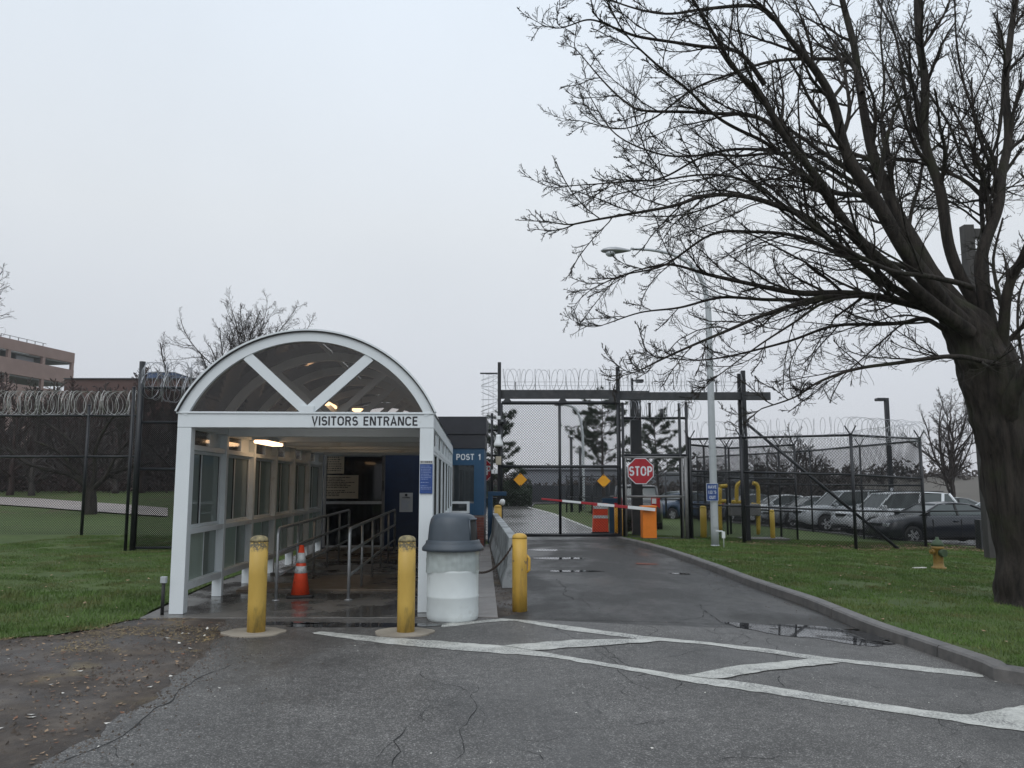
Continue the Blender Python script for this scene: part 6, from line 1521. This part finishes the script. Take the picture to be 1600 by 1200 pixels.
for k, (px, lab) in enumerate(((813, 'tiny pale parked vehicle against the far dark wall, left one'), (823.5, 'tiny pale parked vehicle against the far dark wall, right one'))):
    x = P(px, 757, YW - 2).x; t = thing('parked_van', lab, 'van', (x, YW - 2, 0)); z_ = P(0, 778, YW - 2).z
    MB().prism([(-.25, z_), (.25, z_), (.28, z_ + .18), (.12, z_ + .32), (-.22, z_ + .32)], -.6, .6, 'y').build('cab', 'sign_white', t); MB().prism([(-.33, z_ - .5), (.33, z_ - .5), (.33, z_ - .02), (-.33, z_ - .02)], -.65, .65, 'y').build('body', 'screen_dark', t)
    for s_ in (-.22, .22): MB().tube([(s_, -.66, z_ - .5), (s_, -.5, z_ - .5)], .12, 10).build('wheel', 'rubber', t)
# low grassy bank and wood line beyond the parking lot
zf = lambda x: np.full_like(x, -0.8)
bank = MB(); nx = 60; v = []
for i in range(nx + 1):
    x = 28 + i * 2.6
    for y, h in ((84, -0.75), (92, 1.2), (110, 2.9), (150, 3.1)): v.append((x, y + 0.05 * x, h * (1 - math.exp(-(x - 27) / 14)) + (-.75 if h > 0 else 0) * math.exp(-(x - 27) / 14) + .25 * noise.noise(Vector((x * .05, y * .05, 0)))))
bank.add(v, [(i * 4 + j, (i + 1) * 4 + j, (i + 1) * 4 + j + 1, i * 4 + j + 1) for i in range(nx) for j in range(3)], True); o = bank.build('hillside', 'far_bank'); o['kind'] = 'structure'
thicket('far_wood', 20, 175, 108, 125, 6.2, 42000, 'twig_grey', 15, 0.42, zf=lambda x: np.full_like(x, -0.6))
thicket('far_wood', -110, 30, 125, 140, 4.8, 22000, 'twig_grey', 16, 0.45)
WL = thing('bare_tree', 'bare grey tree in the wood line beyond the parking lot', 'tree', (P(1245, 757, 70).x, 70, -.7), 0, 'bare trees beyond the parking lot')
bare_tree_mesh(71, 7.5, 0.6, 0.2, 'bark_far', n_l=16, rmin=0.02, fork=0.15, upb=0.5, tn=6, parent=WL)
for i, (px, Y, s_) in enumerate([(1180, 82, .8), (1215, 90, .9), (1290, 95, .75), (1330, 100, .7), (1380, 104, .65), (1560, 92, .8), (1110, 95, .7), (1600, 98, .9), (1650, 90, 1), (690, 88, .9), (1262, 78, .9)]):
    copy_tree(WL, loc=(P(px, 757, Y).x, Y, -.6), rz=i * 1.3, scale=(s_, s_, s_))
# --- brick parking deck, upper left
YP = 150
c0, c1 = P(-60, 757, YP - 10), P(104, 757, YP + 22); pk = thing('parking_deck', 'pinkish brick parking deck with open storeys rising above the wood at upper left', 'building', (c0.x, YP, 0))
p0 = Vector((c0.x - 5, c0.y, 0)); p1 = Vector((c1.x, c1.y, 0)); u_ = (p1 - p0).normalized(); nb_ = Vector((-u_.y, u_.x, 0)); LL = (p1 - p0).length
def slabp(nm, s0, s1, z0, z1, d0, d1, mat):
    v = [tuple(p0 + u_ * s + nb_ * d + Vector((0, 0, z))) for s in (s0, s1) for d in (d0, d1) for z in (z0, z1)]
    return MB().add(v, [(0, 1, 3, 2), (4, 6, 7, 5), (0, 4, 5, 1), (2, 3, 7, 6), (0, 2, 6, 4), (1, 5, 7, 3)]).build(nm, mat, pk, world=True)
zT = P(104, 552, c1.y).z; z = lambda k: zT * (1 - k)
ZL = [zT, zT - 2.1, zT - 3.6, zT - 6.6, zT - 8.3, zT - 11]
slabp('parapet_band', 0, LL, ZL[1], ZL[0], 0, 0.5, 'pink_brick'); slabp('parapet_band', 0, LL, ZL[3], ZL[2], 0, 0.5, 'pink_brick'); slabp('parapet_band', 0, LL, 0, ZL[4], 0, 0.5, 'pink_brick')
slabp('floor_slab', 0, LL, ZL[1] - .3, ZL[1] - 0.01, .6, 18, 'grey_panel'); slabp('floor_slab', 0, LL, ZL[3] - .3, ZL[3] - .01, .6, 18, 'grey_panel')
slabp('side_wall', LL - .5, LL, 0, ZL[4] - .01, .51, 18, 'pink_brick'); slabp('side_band', LL - .5, LL, ZL[1], ZL[0], .51, 18, 'pink_brick'); slabp('side_band', LL - .5, LL, ZL[3], ZL[2], .51, 18, 'pink_brick')
for s in (LL - .7, LL - 9, LL - 18, LL - 27, 1): slabp('column', s, s + .69, ZL[4] + .001, ZL[3] - .001, .05, .6, 'pink_brick'); slabp('column', s, s + .69, ZL[2] + .001, ZL[1] - .001, .05, .6, 'pink_brick')
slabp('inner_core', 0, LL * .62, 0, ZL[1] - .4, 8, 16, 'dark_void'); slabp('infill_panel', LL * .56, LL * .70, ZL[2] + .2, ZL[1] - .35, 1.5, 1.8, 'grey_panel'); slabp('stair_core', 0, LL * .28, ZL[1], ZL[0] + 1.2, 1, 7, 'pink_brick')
for s in np.arange(LL * .45, LL * .82, 2.2): slabp('roof_rail_post', s, s + .12, ZL[0] + .001, ZL[0] + 1.0, 2, 2.12, 'galv_dull')
slabp('roof_rail', LL * .45, LL * .82, ZL[0] + 1.01, ZL[0] + 1.1, 2, 2.12, 'galv_dull')
YR = 120
rb = thing('brick_building', 'low reddish brick building behind the wood, right of the parking deck', 'building', (P(110, 757, YR).x, YR, 0))
far_box(rb, 'wall', P(90, 757, YR).x, P(320, 757, YR).x, YR, YR + 20, 0, P(0, 592.5, YR).z, 'red_far'); far_box(rb, 'roof_edge', P(90, 757, YR).x, P(320, 757, YR).x, YR - .3, YR + 20, P(0, 592.5, YR).z + .01, P(0, 591, YR).z, 'dark_void')
bl = thing('rooftop_tank', 'blue box-shaped rooftop plant screen beside the tall fence post', 'tank', (P(194, 757, YR).x, YR + 3, P(0, 591, YR).z))
far_box(bl, 'screen', P(194, 757, YR).x, P(250, 757, YR).x, YR + 3, YR + 9, P(0, 590.9, YR).z, P(0, 578, YR).z, 'blue_far'); far_box(bl, 'coping', P(193, 757, YR).x, P(251, 757, YR).x, YR + 2.9, YR + 9.1, P(0, 578, YR).z + .01, P(0, 577, YR).z, 'grey_panel')
# ================================================================== CARS
def car(label, x, y, heading, paint, L=4.7, W=1.82, H=1.45, kind='sedan', z=None, group='cars in the parking lot', scale=1.0):
    """nose along local +X"""
    t = thing('parked_car' if kind != 'suv' else 'parked_suv', label, 'car', (x, y, (g(x) + 0.016) if z is None else z), heading, group)
    hw = W / 2; suv = kind == 'suv'
    wr = 0.36 if suv else 0.325; fx, rx = L / 2 - 0.92, -L / 2 + 1.0; belt = 0.98 if not suv else 1.12; hoodz = 0.90 if not suv else 1.08; trunk = 1.0 if not suv else 1.15; sill = 0.22 if not suv else 0.3
    S = sorted(set(list(np.linspace(-L / 2, L / 2, 34)) + [c + wr * 1.12 * math.cos(a) for c in (fx, rx) for a in np.linspace(0, math.pi, 11)])); rings = []
    ws_base, rf, rr_, rw_base = (L / 2 - 1.25, L / 2 - 2.0, -L / 2 + 1.55, -L / 2 + 0.62) if not suv else (L / 2 - 1.2, L / 2 - 1.85, -L / 2 + 0.55, -L / 2 + 0.18)
    for s in S:
        e = abs(s) / (L / 2); wn_ = hw * (1 - 0.14 * max(0, (e - .72) / .28) ** 2.2); zb_ = sill + 0.12 * max(0, (e - .86) / .14)
        for c in (fx, rx):
            d = wr * 1.12; 
            if abs(s - c) < d: zb_ = max(zb_, wr + math.sqrt(d * d - (s - c) ** 2) * .98)
        if s > ws_base: zt_ = hoodz + (belt - hoodz) * max(0, 1 - (s - ws_base) / 0.5) - 0.20 * max(0, (s - (L / 2 - .75)) / .75) ** 1.6
        elif s < rw_base: zt_ = trunk - 0.09 * ((rw_base - s) / max(.05, rw_base + L / 2)) ** 2
        else: zt_ = belt + (trunk - belt) * max(0, min(1, (ws_base - s) / (ws_base - rw_base)))
        end = max(0, (e - .93) / .07); zt_ -= 0.12 * end; zmid = (zb_ + zt_) / 2
        rings.append([(s, 0, zb_), (s, -wn_ * .86, zb_), (s, -wn_ * .99, zb_ + .05), (s, -wn_, min(zt_ - .08, max(zb_ + .06, zmid))), (s, -wn_ * .97, zt_ - .07), (s, -wn_ * .90, zt_ - 0.01), (s, -wn_ * .5, zt_ + .02), (s, 0, zt_ + .03),
                      (s, wn_ * .5, zt_ + .02), (s, wn_ * .90, zt_ - 0.01), (s, wn_ * .97, zt_ - .07), (s, wn_, min(zt_ - .08, max(zb_ + .06, zmid))), (s, wn_ * .99, zb_ + .05), (s, wn_ * .86, zb_)])
    n = 14; v = [p for r in rings for p in r]; f = [(i * n + j, i * n + (j + 1) % n, (i + 1) * n + (j + 1) % n, (i + 1) * n + j) for i in range(len(rings) - 1) for j in range(n)] + [tuple(range(n)), tuple(range((len(rings) - 1) * n, len(rings) * n))]
    MB().add(v, f, True).build('body', paint, t)
    # cabin: glass volume, painted roof and pillars
    zr = H - 0.02; bw, rw2 = hw * .90, hw * .68 if not suv else hw * .74; bz = belt - 0.02; tz = trunk - .02
    base = [(ws_base, bw * .93, bz + .0), (rw_base, bw * .9, tz)]; top = [(rf, rw2, zr - .05), (rr_, rw2, zr - .06)]
    def q(s, y, z): return (s, y, z)
    def prof(k):  # side outline points bottom->top as fractions
        return None
    gl = MB(); A = [q(ws_base, bw * .93, bz), q(ws_base, -bw * .93, bz), q(rw_base, -bw * .9, tz), q(rw_base, bw * .9, tz)]; B_ = [q(rf, rw2, zr - .055), q(rf, -rw2, zr - .055), q(rr_, -rw2, zr - .065), q(rr_, rw2, zr - .065)]
    gl.add(A + B_, [(0, 1, 5, 4), (1, 2, 6, 5), (2, 3, 7, 6), (3, 0, 4, 7), (4, 5, 6, 7)]); gl.build('glass', 'car_glass', t)
    rfm = MB(); rings2 = []
    for i, s in enumerate(np.linspace(rf + .05, rr_ - .05, 9)):
        k = 1 - abs(i - 4) / 4; zz = zr - .05 + 0.055 * (1 - (1 - k) ** 2); rings2.append([(s, -rw2 * 1.03, zz - .03), (s, -rw2 * .8, zz), (s, 0, zz + .025), (s, rw2 * .8, zz), (s, rw2 * 1.03, zz - .03), (s, 0, zz - .05)])
    v = [p for r in rings2 for p in r]; rfm.add(v, [(i * 6 + j, i * 6 + (j + 1) % 6, (i + 1) * 6 + (j + 1) % 6, (i + 1) * 6 + j) for i in range(8) for j in range(6)] + [tuple(range(6)), tuple(range(48, 54))], True); rfm.build('roof', paint, t)
    for sy in (-1, 1):
        P_ = lambda a: (a[0], a[1] * sy, a[2])
        MB().tube([P_((ws_base + .03, bw * .94, bz)), P_((rf, rw2 * 1.01, zr - .055))], .032, 6).build('pillar', paint, t)
        MB().tube([P_((rw_base - .03, bw * .91, tz)), P_((rr_, rw2 * 1.01, zr - .065))], .05, 6).build('pillar', paint, t)
        mid = (ws_base + rw_base) / 2 + .05; mt = (rf + rr_) / 2
        MB().bar(P_((mid, bw * .93, bz)), P_((mt, rw2 * 1.02, zr - .06)), .07, .03, up=(0, 1, 0)).build('pillar', 'rubber' if not suv else paint, t)
        if suv: MB().bar(P_((mid - 1.05, bw * .92, bz)), P_((mt - .95, rw2 * 1.02, zr - .06)), .12, .03, up=(0, 1, 0)).build('pillar', paint, t); MB().tube([P_((rf - .1, rw2 * .92, zr + .03)), P_((rr_ + .2, rw2 * .92, zr + .03))], .02, 6).build('roof_rail', 'rubber', t)
        MB().box((ws_base - .25, sorted((sy * (bw + .0), sy * (bw + .2)))[0], bz + .02), (ws_base - .1, sorted((sy * (bw + .0), sy * (bw + .2)))[1], bz + .16)).build('mirror', paint, t, bevel=.03)
        y_ = sorted((sy * (hw - .03), sy * (hw + .012)))
        for s in (mid - .02, mid - 1.0, mid + 1.0): MB().box((s, y_[0], sill + .1), (s + .012, y_[1] - .002, belt - .12)).build('door_seam', 'rubber', t)
        for s in (mid - .85, mid + .1): MB().box((s, y_[0], belt - .2), (s + .16, y_[1] + .012, belt - .165)).build('door_handle', paint, t)
        for c in (fx, rx):
            yw = sy * (hw - .12); w = MB().lathe([(wr * .62, -.1), (wr * .96, -.105), (wr, -.07), (wr, .07), (wr * .96, .105), (wr * .62, .1)], 24, caps=False).build('wheel', 'rubber', t); w.location = (c, yw, wr); w.rotation_euler = (R(90), 0, 0)
            rim = MB(); rim.lathe([(wr * .60, -.06), (wr * .64, -.09), (wr * .66, -.085), (wr * .66, .085), (wr * .64, .09), (wr * .60, .06)], 20, caps=False)
            rm = rim.build('rim', 'rim_silver', w)
            for k in range(5):
                a = 2 * math.pi * k / 5; zz = 0.075 * (-sy)
                MB().bar((0.02 * math.cos(a), .02 * math.sin(a), zz), (wr * .62 * math.cos(a), wr * .62 * math.sin(a), zz), .085, .02).build('spoke', 'rim_silver', w)
            MB().lathe([(wr * .6, 0), (wr * .6, .004)], 18).build('brake_disc', 'dark_void', w)
        ft = L / 2
        MB().box((ft - .30, sorted((sy * hw * .52, sy * hw * .86))[0], hoodz - .30), (ft - .045 if not suv else ft - .03, sorted((sy * hw * .52, sy * hw * .86))[1], hoodz - .16)).build('headlight', 'lamp_glass', t, bevel=.03)
        MB().box((-ft + .005, sorted((sy * hw * .55, sy * hw * .88))[0], trunk - .30), (-ft + .2, sorted((sy * hw * .55, sy * hw * .88))[1], trunk - .12 if not suv else trunk + .1)).build('taillight', 'tail_red', t, bevel=.02)
    MB().box((L / 2 - .2, -hw * .42, hoodz - .36), (L / 2 - .005, hw * .42, hoodz - .18)).build('grille', 'rubber', t, bevel=.02)
    if suv:
        for k in range(7): MB().box((L / 2 - .01, -.30 + k * .09, hoodz - .35), (L / 2 + .008, -.25 + k * .09, hoodz - .19)).build('grille_bar', 'chrome', t)
    MB().box((L / 2 - .15, -hw * .7, sill + .05), (L / 2 - .0, hw * .7, sill + .2)).build('bumper_intake', 'rubber', t, bevel=.02)
    MB().box((-L / 2 - .012, -.16, .55), (-L / 2 + .08, .16, .68)).build('number_plate', 'sign_white', t)
    MB().box((-L / 2 + .4, -hw * .84, .16), (L / 2 - .4, hw * .84, .3)).build('underbody', 'rubber', t)
    return t
def cpaint(name, col, rough=.3): M[name] = simple(name, col, rough, var=0.03, coat=0.6)
for nme, c_ in (('paint_black', (0.012, 0.015, 0.022)), ('paint_silver', (0.46, 0.49, 0.51)), ('paint_white', (0.74, 0.77, 0.79)), ('paint_grey', (0.20, 0.215, 0.225)), ('paint_blue', (0.035, 0.07, 0.13)), ('paint_dark', (0.025, 0.027, 0.03)), ('paint_green', (0.10, 0.13, 0.13))): cpaint(nme, c_)
at = lambda px, Y: P(px, 757, Y).x
HD = R(183)
LOT = [ # px of the centre, Y, label, paint, kind, L, H
 (1462, 29.6, 'black saloon car with alloy wheels parked right of the enclosure corner post', 'paint_black', 'sedan', 4.75, 1.44, HD + R(2)),
 (1672, 26.5, 'black car almost hidden behind the big trunk, nose just showing', 'paint_black', 'sedan', 4.8, 1.42, HD),
 (1560, 35.5, 'silver saloon car roof showing behind the black saloon', 'paint_silver', 'sedan', 4.7, 1.5, HD),
 (1398, 34.2, 'white estate SUV with dark side glass left of the black saloon', 'paint_white', 'suv', 4.85, 1.78, HD + R(3)),
 (1322, 37.2, 'silver SUV with a slotted chrome grille behind the diagonal brace', 'paint_silver', 'suv', 4.7, 1.80, HD + R(2)),
 (1268, 40.2, 'dark grey car with pale bonnet between the silver SUV and the white hatchback', 'paint_grey', 'sedan', 4.6, 1.48, HD),
 (1220, 43.2, 'white saloon car second from the yellow pipework', 'paint_white', 'sedan', 4.6, 1.5, HD),
 (1171, 46.5, 'grey car mostly hidden behind the yellow gas pipework', 'paint_grey', 'sedan', 4.6, 1.46, HD),
 (1128, 50.0, 'dark green-grey car behind the street lamp pole', 'paint_green', 'suv', 4.7, 1.7, HD),
 (1084, 53.0, 'dark car partly hidden by the gate bay frame', 'paint_dark', 'sedan', 4.6, 1.5, HD),
 (1064, 44.0, 'dark blue car seen through the gate bay right of the tail light', 'paint_blue', 'sedan', 4.3, 1.42, R(205)),
 (1059, 48.5, 'grey-green car roof showing above the dark blue car', 'paint_green', 'sedan', 4.6, 1.5, R(205)),
 (1478, 44.0, 'grey car far back under the rounded bare tree', 'paint_grey', 'sedan', 4.6, 1.5, HD),
 (1390, 47.0, 'silver car in the back row behind the white estate', 'paint_silver', 'sedan', 4.6, 1.5, HD)]
for px, Y, lab, pt, kd, Lc, Hc, hd_ in LOT: car(lab, at(px, Y), Y, hd_, pt, Lc, 1.84 if kd == 'sedan' else 1.9, Hc, kd)
car('dark SUV with red tail light standing just behind the gate bay, seen from the rear', at(1006, 31), 33.0, R(82), 'paint_dark', 4.8, 1.92, 1.72, 'suv', group='vehicles behind the gate')
# parking lot kerb strip
ks2 = resample(catmull([Vector((p[0], p[1], 0)) for p in [(7.0, 58), (10.2, 42), (12.2, 33.5), (14.2, 27.6), (22, 22.5), (40, 18)]], 6), 0.6)
mb = MB(); v = []
for i, p in enumerate(ks2):
    t = ks2[min(i + 1, len(ks2) - 1)] - ks2[max(i - 1, 0)]; t /= np.linalg.norm(t); nn = np.array([-t[1], t[0], 0])
    for a, z in ((-.08, -.05), (-.08, .14), (.08, .14), (.08, -.05)): v.append((p[0] + nn[0] * a, p[1] + nn[1] * a, g(p[0]) + z))
mb.add(v, [(i * 4 + j, i * 4 + (j + 1) % 4, (i + 1) * 4 + (j + 1) % 4, (i + 1) * 4 + j) for i in range(len(ks2) - 1) for j in range(4)]); o = mb.build('lot_kerb', 'kerb'); o['kind'] = 'structure'

# ================================================================== SMALL GROUND COVER
def inside(poly, x, y):
    c = np.zeros(len(x), bool); n = len(poly); j = n - 1
    for i in range(n):
        xi, yi = poly[i]; xj, yj = poly[j]
        k = ((yi > y) != (yj > y)) & (x < (xj - xi) * (y - yi) / (yj - yi + 1e-12) + xi); c ^= k; j = i
    return c
gk_ = lambda x: np.interp(x, [k[0] for k in KN], [k[1] for k in KN])
def blades(name, poly, n, box, off, hmin, hmax, w, seed, mat='blade', fall=1.0, dens=True):
    r_ = np.random.default_rng(seed); x0, x1, y0, y1 = box
    y = y0 + (y1 - y0) * r_.random(n) ** fall; x = r_.uniform(x0, x1, n); k = inside(poly, x, y)
    if dens: nz = np.array([noise.noise(Vector((a * .8, b * .8, seed))) + .6 * noise.noise(Vector((a * 3, b * 3, seed))) for a, b in zip(x, y)]); k &= nz > -.55 + .3 * r_.random(n)
    x, y = x[k], y[k]; m = len(x); a = r_.uniform(0, 2 * math.pi, m); h = r_.uniform(hmin, hmax, m) ; z = gk_(x) + off
    le = r_.normal(size=(m, 2)) * .35; ww = w * (0.7 + y / 16)
    b0 = np.stack([x - ww * np.cos(a), y - ww * np.sin(a), z], 1); b1 = np.stack([x + ww * np.cos(a), y + ww * np.sin(a), z], 1); tp_ = np.stack([x + le[:, 0] * h, y + le[:, 1] * h, z + h], 1)
    V = np.stack([b0, b1, tp_], 1).reshape(-1, 3); me = bpy.data.meshes.new(name); me.vertices.add(3 * m); me.vertices.foreach_set('co', V.ravel()); me.loops.add(3 * m); me.loops.foreach_set('vertex_index', np.arange(3 * m, dtype=np.int32)); me.polygons.add(m); me.polygons.foreach_set('loop_start', np.arange(m, dtype=np.int32) * 3)
    me.update(calc_edges=True); me.materials.append(M[mat]); o = bpy.data.objects.new(name, me); link(o); o['kind'] = 'stuff'; return o
lawn_l_in = [p for p in lawn_l]
blades('grass', lawn_l_in, 260000, (-14, -4.4, 9, 27), 0.0, .018, .05, .0045, 1, fall=1.5)
lawn_r_in = [(x + .18, y + .05) for x, y in kerb_line] + [(30, 12), (22, 21.9), (14.0, 27.2), (12.0, 33.3), (4.4, 30)]
blades('grass', lawn_r_in, 300000, (3, 14, 6.5, 27), LAWN - .01, .018, .05, .0045, 2, fall=1.4)
blades('grass_tufts', lawn_l_in, 7000, (-9, -4.4, 9.5, 13), 0.0, .05, .10, .005, 3)
blades('kerb_grass', lawn_r_in, 9000, (3, 9, 6.2, 25), LAWN - .01, .03, .075, .005, 4)
def scatter(name, poly, n, box, off, smin, smax, mat, seed, cond=None, asp=.5, curl=.4):
    r_ = np.random.default_rng(seed); x = r_.uniform(box[0], box[1], n); y = r_.uniform(box[2], box[3], n); k = inside(poly, x, y) if poly else np.ones(n, bool)
    if cond is not None: k &= cond(x, y, r_)
    x, y = x[k], y[k]; m = len(x); s = r_.uniform(smin, smax, m); a = r_.uniform(0, 6.28, m); z = gk_(x) + off
    u_ = np.stack([np.cos(a), np.sin(a), r_.normal(size=m) * curl * .4], 1) * s[:, None]; w_ = np.stack([-np.sin(a), np.cos(a), r_.normal(size=m) * curl * .4], 1) * (s * asp)[:, None]; c = np.stack([x, y, z + s * .25 * curl + .003], 1); lift = np.array([0, 0, 1.0]) * (s * curl * .35)[:, None]
    V = np.stack([c - u_ + lift, c - w_, c + u_ + lift, c + w_], 1).reshape(-1, 3); t_ = Twigs(seed); t_.V = [V]; F = np.concatenate([np.stack([np.arange(m) * 4 + i for i in q], 1) for q in ((0, 1, 2, 3),)]); t_.F = [F]
    return t_.build(name, mat, None)
near_fence = [(fl[0][0] - .3, fl[0][1] - .5), (fl[1][0], fl[1][1] - .6), (fl[2][0], fl[2][1] - .5), (fl[3][0] - .3, fl[3][1] - .9), (17.5, 23.3), (17.5, 25.6), (12.8, 26.4), (fl[2][0], 24.6), (fl[1][0], 25.4), (fl[0][0], 25.9)]
scatter('fallen_leaves', near_fence, 5200, (3, 18, 21, 27), LAWN, .03, .075, 'leaf', 5, cond=lambda x, y, r_: r_.random(len(x)) < np.clip((x - 4.5) / 8, .06, 1))
scatter('fallen_leaves', near_fence, 2600, (3, 18, 21, 27), LAWN, .03, .07, 'leaf_b', 6, cond=lambda x, y, r_: r_.random(len(x)) < np.clip((x - 4) / 9, .1, 1))
scatter('fallen_leaves', lawn_l_in, 90, (-12, -4.6, 9.8, 20), 0.03, .02, .045, 'leaf_b', 7)
scatter('fallen_leaves', lawn_r_in, 120, (3.5, 13, 8, 22), LAWN + .02, .02, .045, 'leaf_b', 8)
dpoly = dirt
scatter('dirt_litter', dpoly, 170, (-8, -2.2, 4.8, 11), .004, .012, .035, 'litter', 9, cond=lambda x, y, r_: r_.random(len(x)) < .6)
scatter('dirt_leaves', dpoly, 1300, (-8, -2.2, 4.8, 11), .004, .008, .028, 'leaf_b', 10); scatter('dirt_leaves', dpoly, 700, (-8, -2.2, 4.8, 11), .004, .01, .03, 'leaf', 20)
scatter('dirt_straw', dpoly, 5200, (-6.2, -3.0, 8.4, 10.6), .006, .02, .05, 'straw', 11, asp=.08, cond=lambda x, y, r_: np.array([noise.noise(Vector((a * 1.3, b * 1.3, 3))) for a, b in zip(x, y)]) > .02)
def pebbles(name, poly, n, box, off, smin, smax, mat, seed, cond=None):
    r_ = np.random.default_rng(seed); x = r_.uniform(box[0], box[1], n); y = r_.uniform(box[2], box[3], n); k = inside(poly, x, y)
    if cond is not None: k &= cond(x, y, r_)
    x, y = x[k], y[k]; m = len(x); s = r_.uniform(smin, smax, m); z = gk_(x) + off; c = np.stack([x, y, z], 1)
    D = np.array([(1, 0, 0), (0, 1, 0), (-1, 0, 0), (0, -1, 0), (0, 0, .8)]); j = 1 + .35 * r_.normal(size=(m, 5, 1)); V = (c[:, None] + D[None] * j * s[:, None, None]).reshape(-1, 3)
    F = [(5 * i + a, 5 * i + b, 5 * i + 4) for i in range(m) for a, b in ((0, 1), (1, 2), (2, 3), (3, 0))]; mb = MB(); mb.add(V, F); o = mb.build(name, mat, fixn=False); o['kind'] = 'stuff'; return o
pebbles('dirt_clods', dirt, 5200, (-7.5, -2.0, 4.8, 10.9), -.004, .006, .024, 'clod', 12)
strip = GP([(778, 966), (826, 955), (822, 935), (806, 890), (796, 866)]) + [(-0.9, 26), (-1.05, 26)] + GP([(765, 850)])
edge_ok = lambda x, y, r_: r_.random(len(x)) < np.exp(-np.array([min(math.hypot(a - q[0], b - q[1]) for q in dirt_edge[::2]) for a, b in zip(x, y)]) / .16)
pebbles('edge_crumbs', apron, 16000, (-4.2, -1.5, 4.8, 10.9), .006, .004, .013, 'clod', 21, cond=edge_ok)
pebbles('strip_gravel', strip, 5000, (-1.2, .5, 9.8, 24), .0, .005, .018, 'clod', 13)
kedge = lambda x, y, r_: r_.random(len(x)) < np.exp(-np.abs(np.array([min(math.hypot(a - q[0], b - q[1]) for q in ks[::4]) for a, b in zip(x, y)]) - .1) / .28)
pebbles('kerb_gravel', drive, 9000, (1.5, 5.2, 8.6, 22), .004, .004, .011, 'clod', 14, cond=kedge)
pebbles('road_grit', drive, 1100, (0.2, 4.2, 9, 20), .004, .004, .010, 'kerb', 15)
scatter('road_litter', apron, 70, (-3, 6, 5, 10.5), .008, .008, .018, 'litter', 16)
# rust-red leaf mat in the drive
o = sheet('leaf_patch', blob(1010, 882, .26, .16, 7.7, n=26), 'leaf_red', .013)
# water in the haze: thin damp air over the whole place
hz = MB().box((-260, -45, -1.6), (260, 330, 42)).build('haze', 'haze'); hz['kind'] = 'stuff'; hz.visible_shadow = True
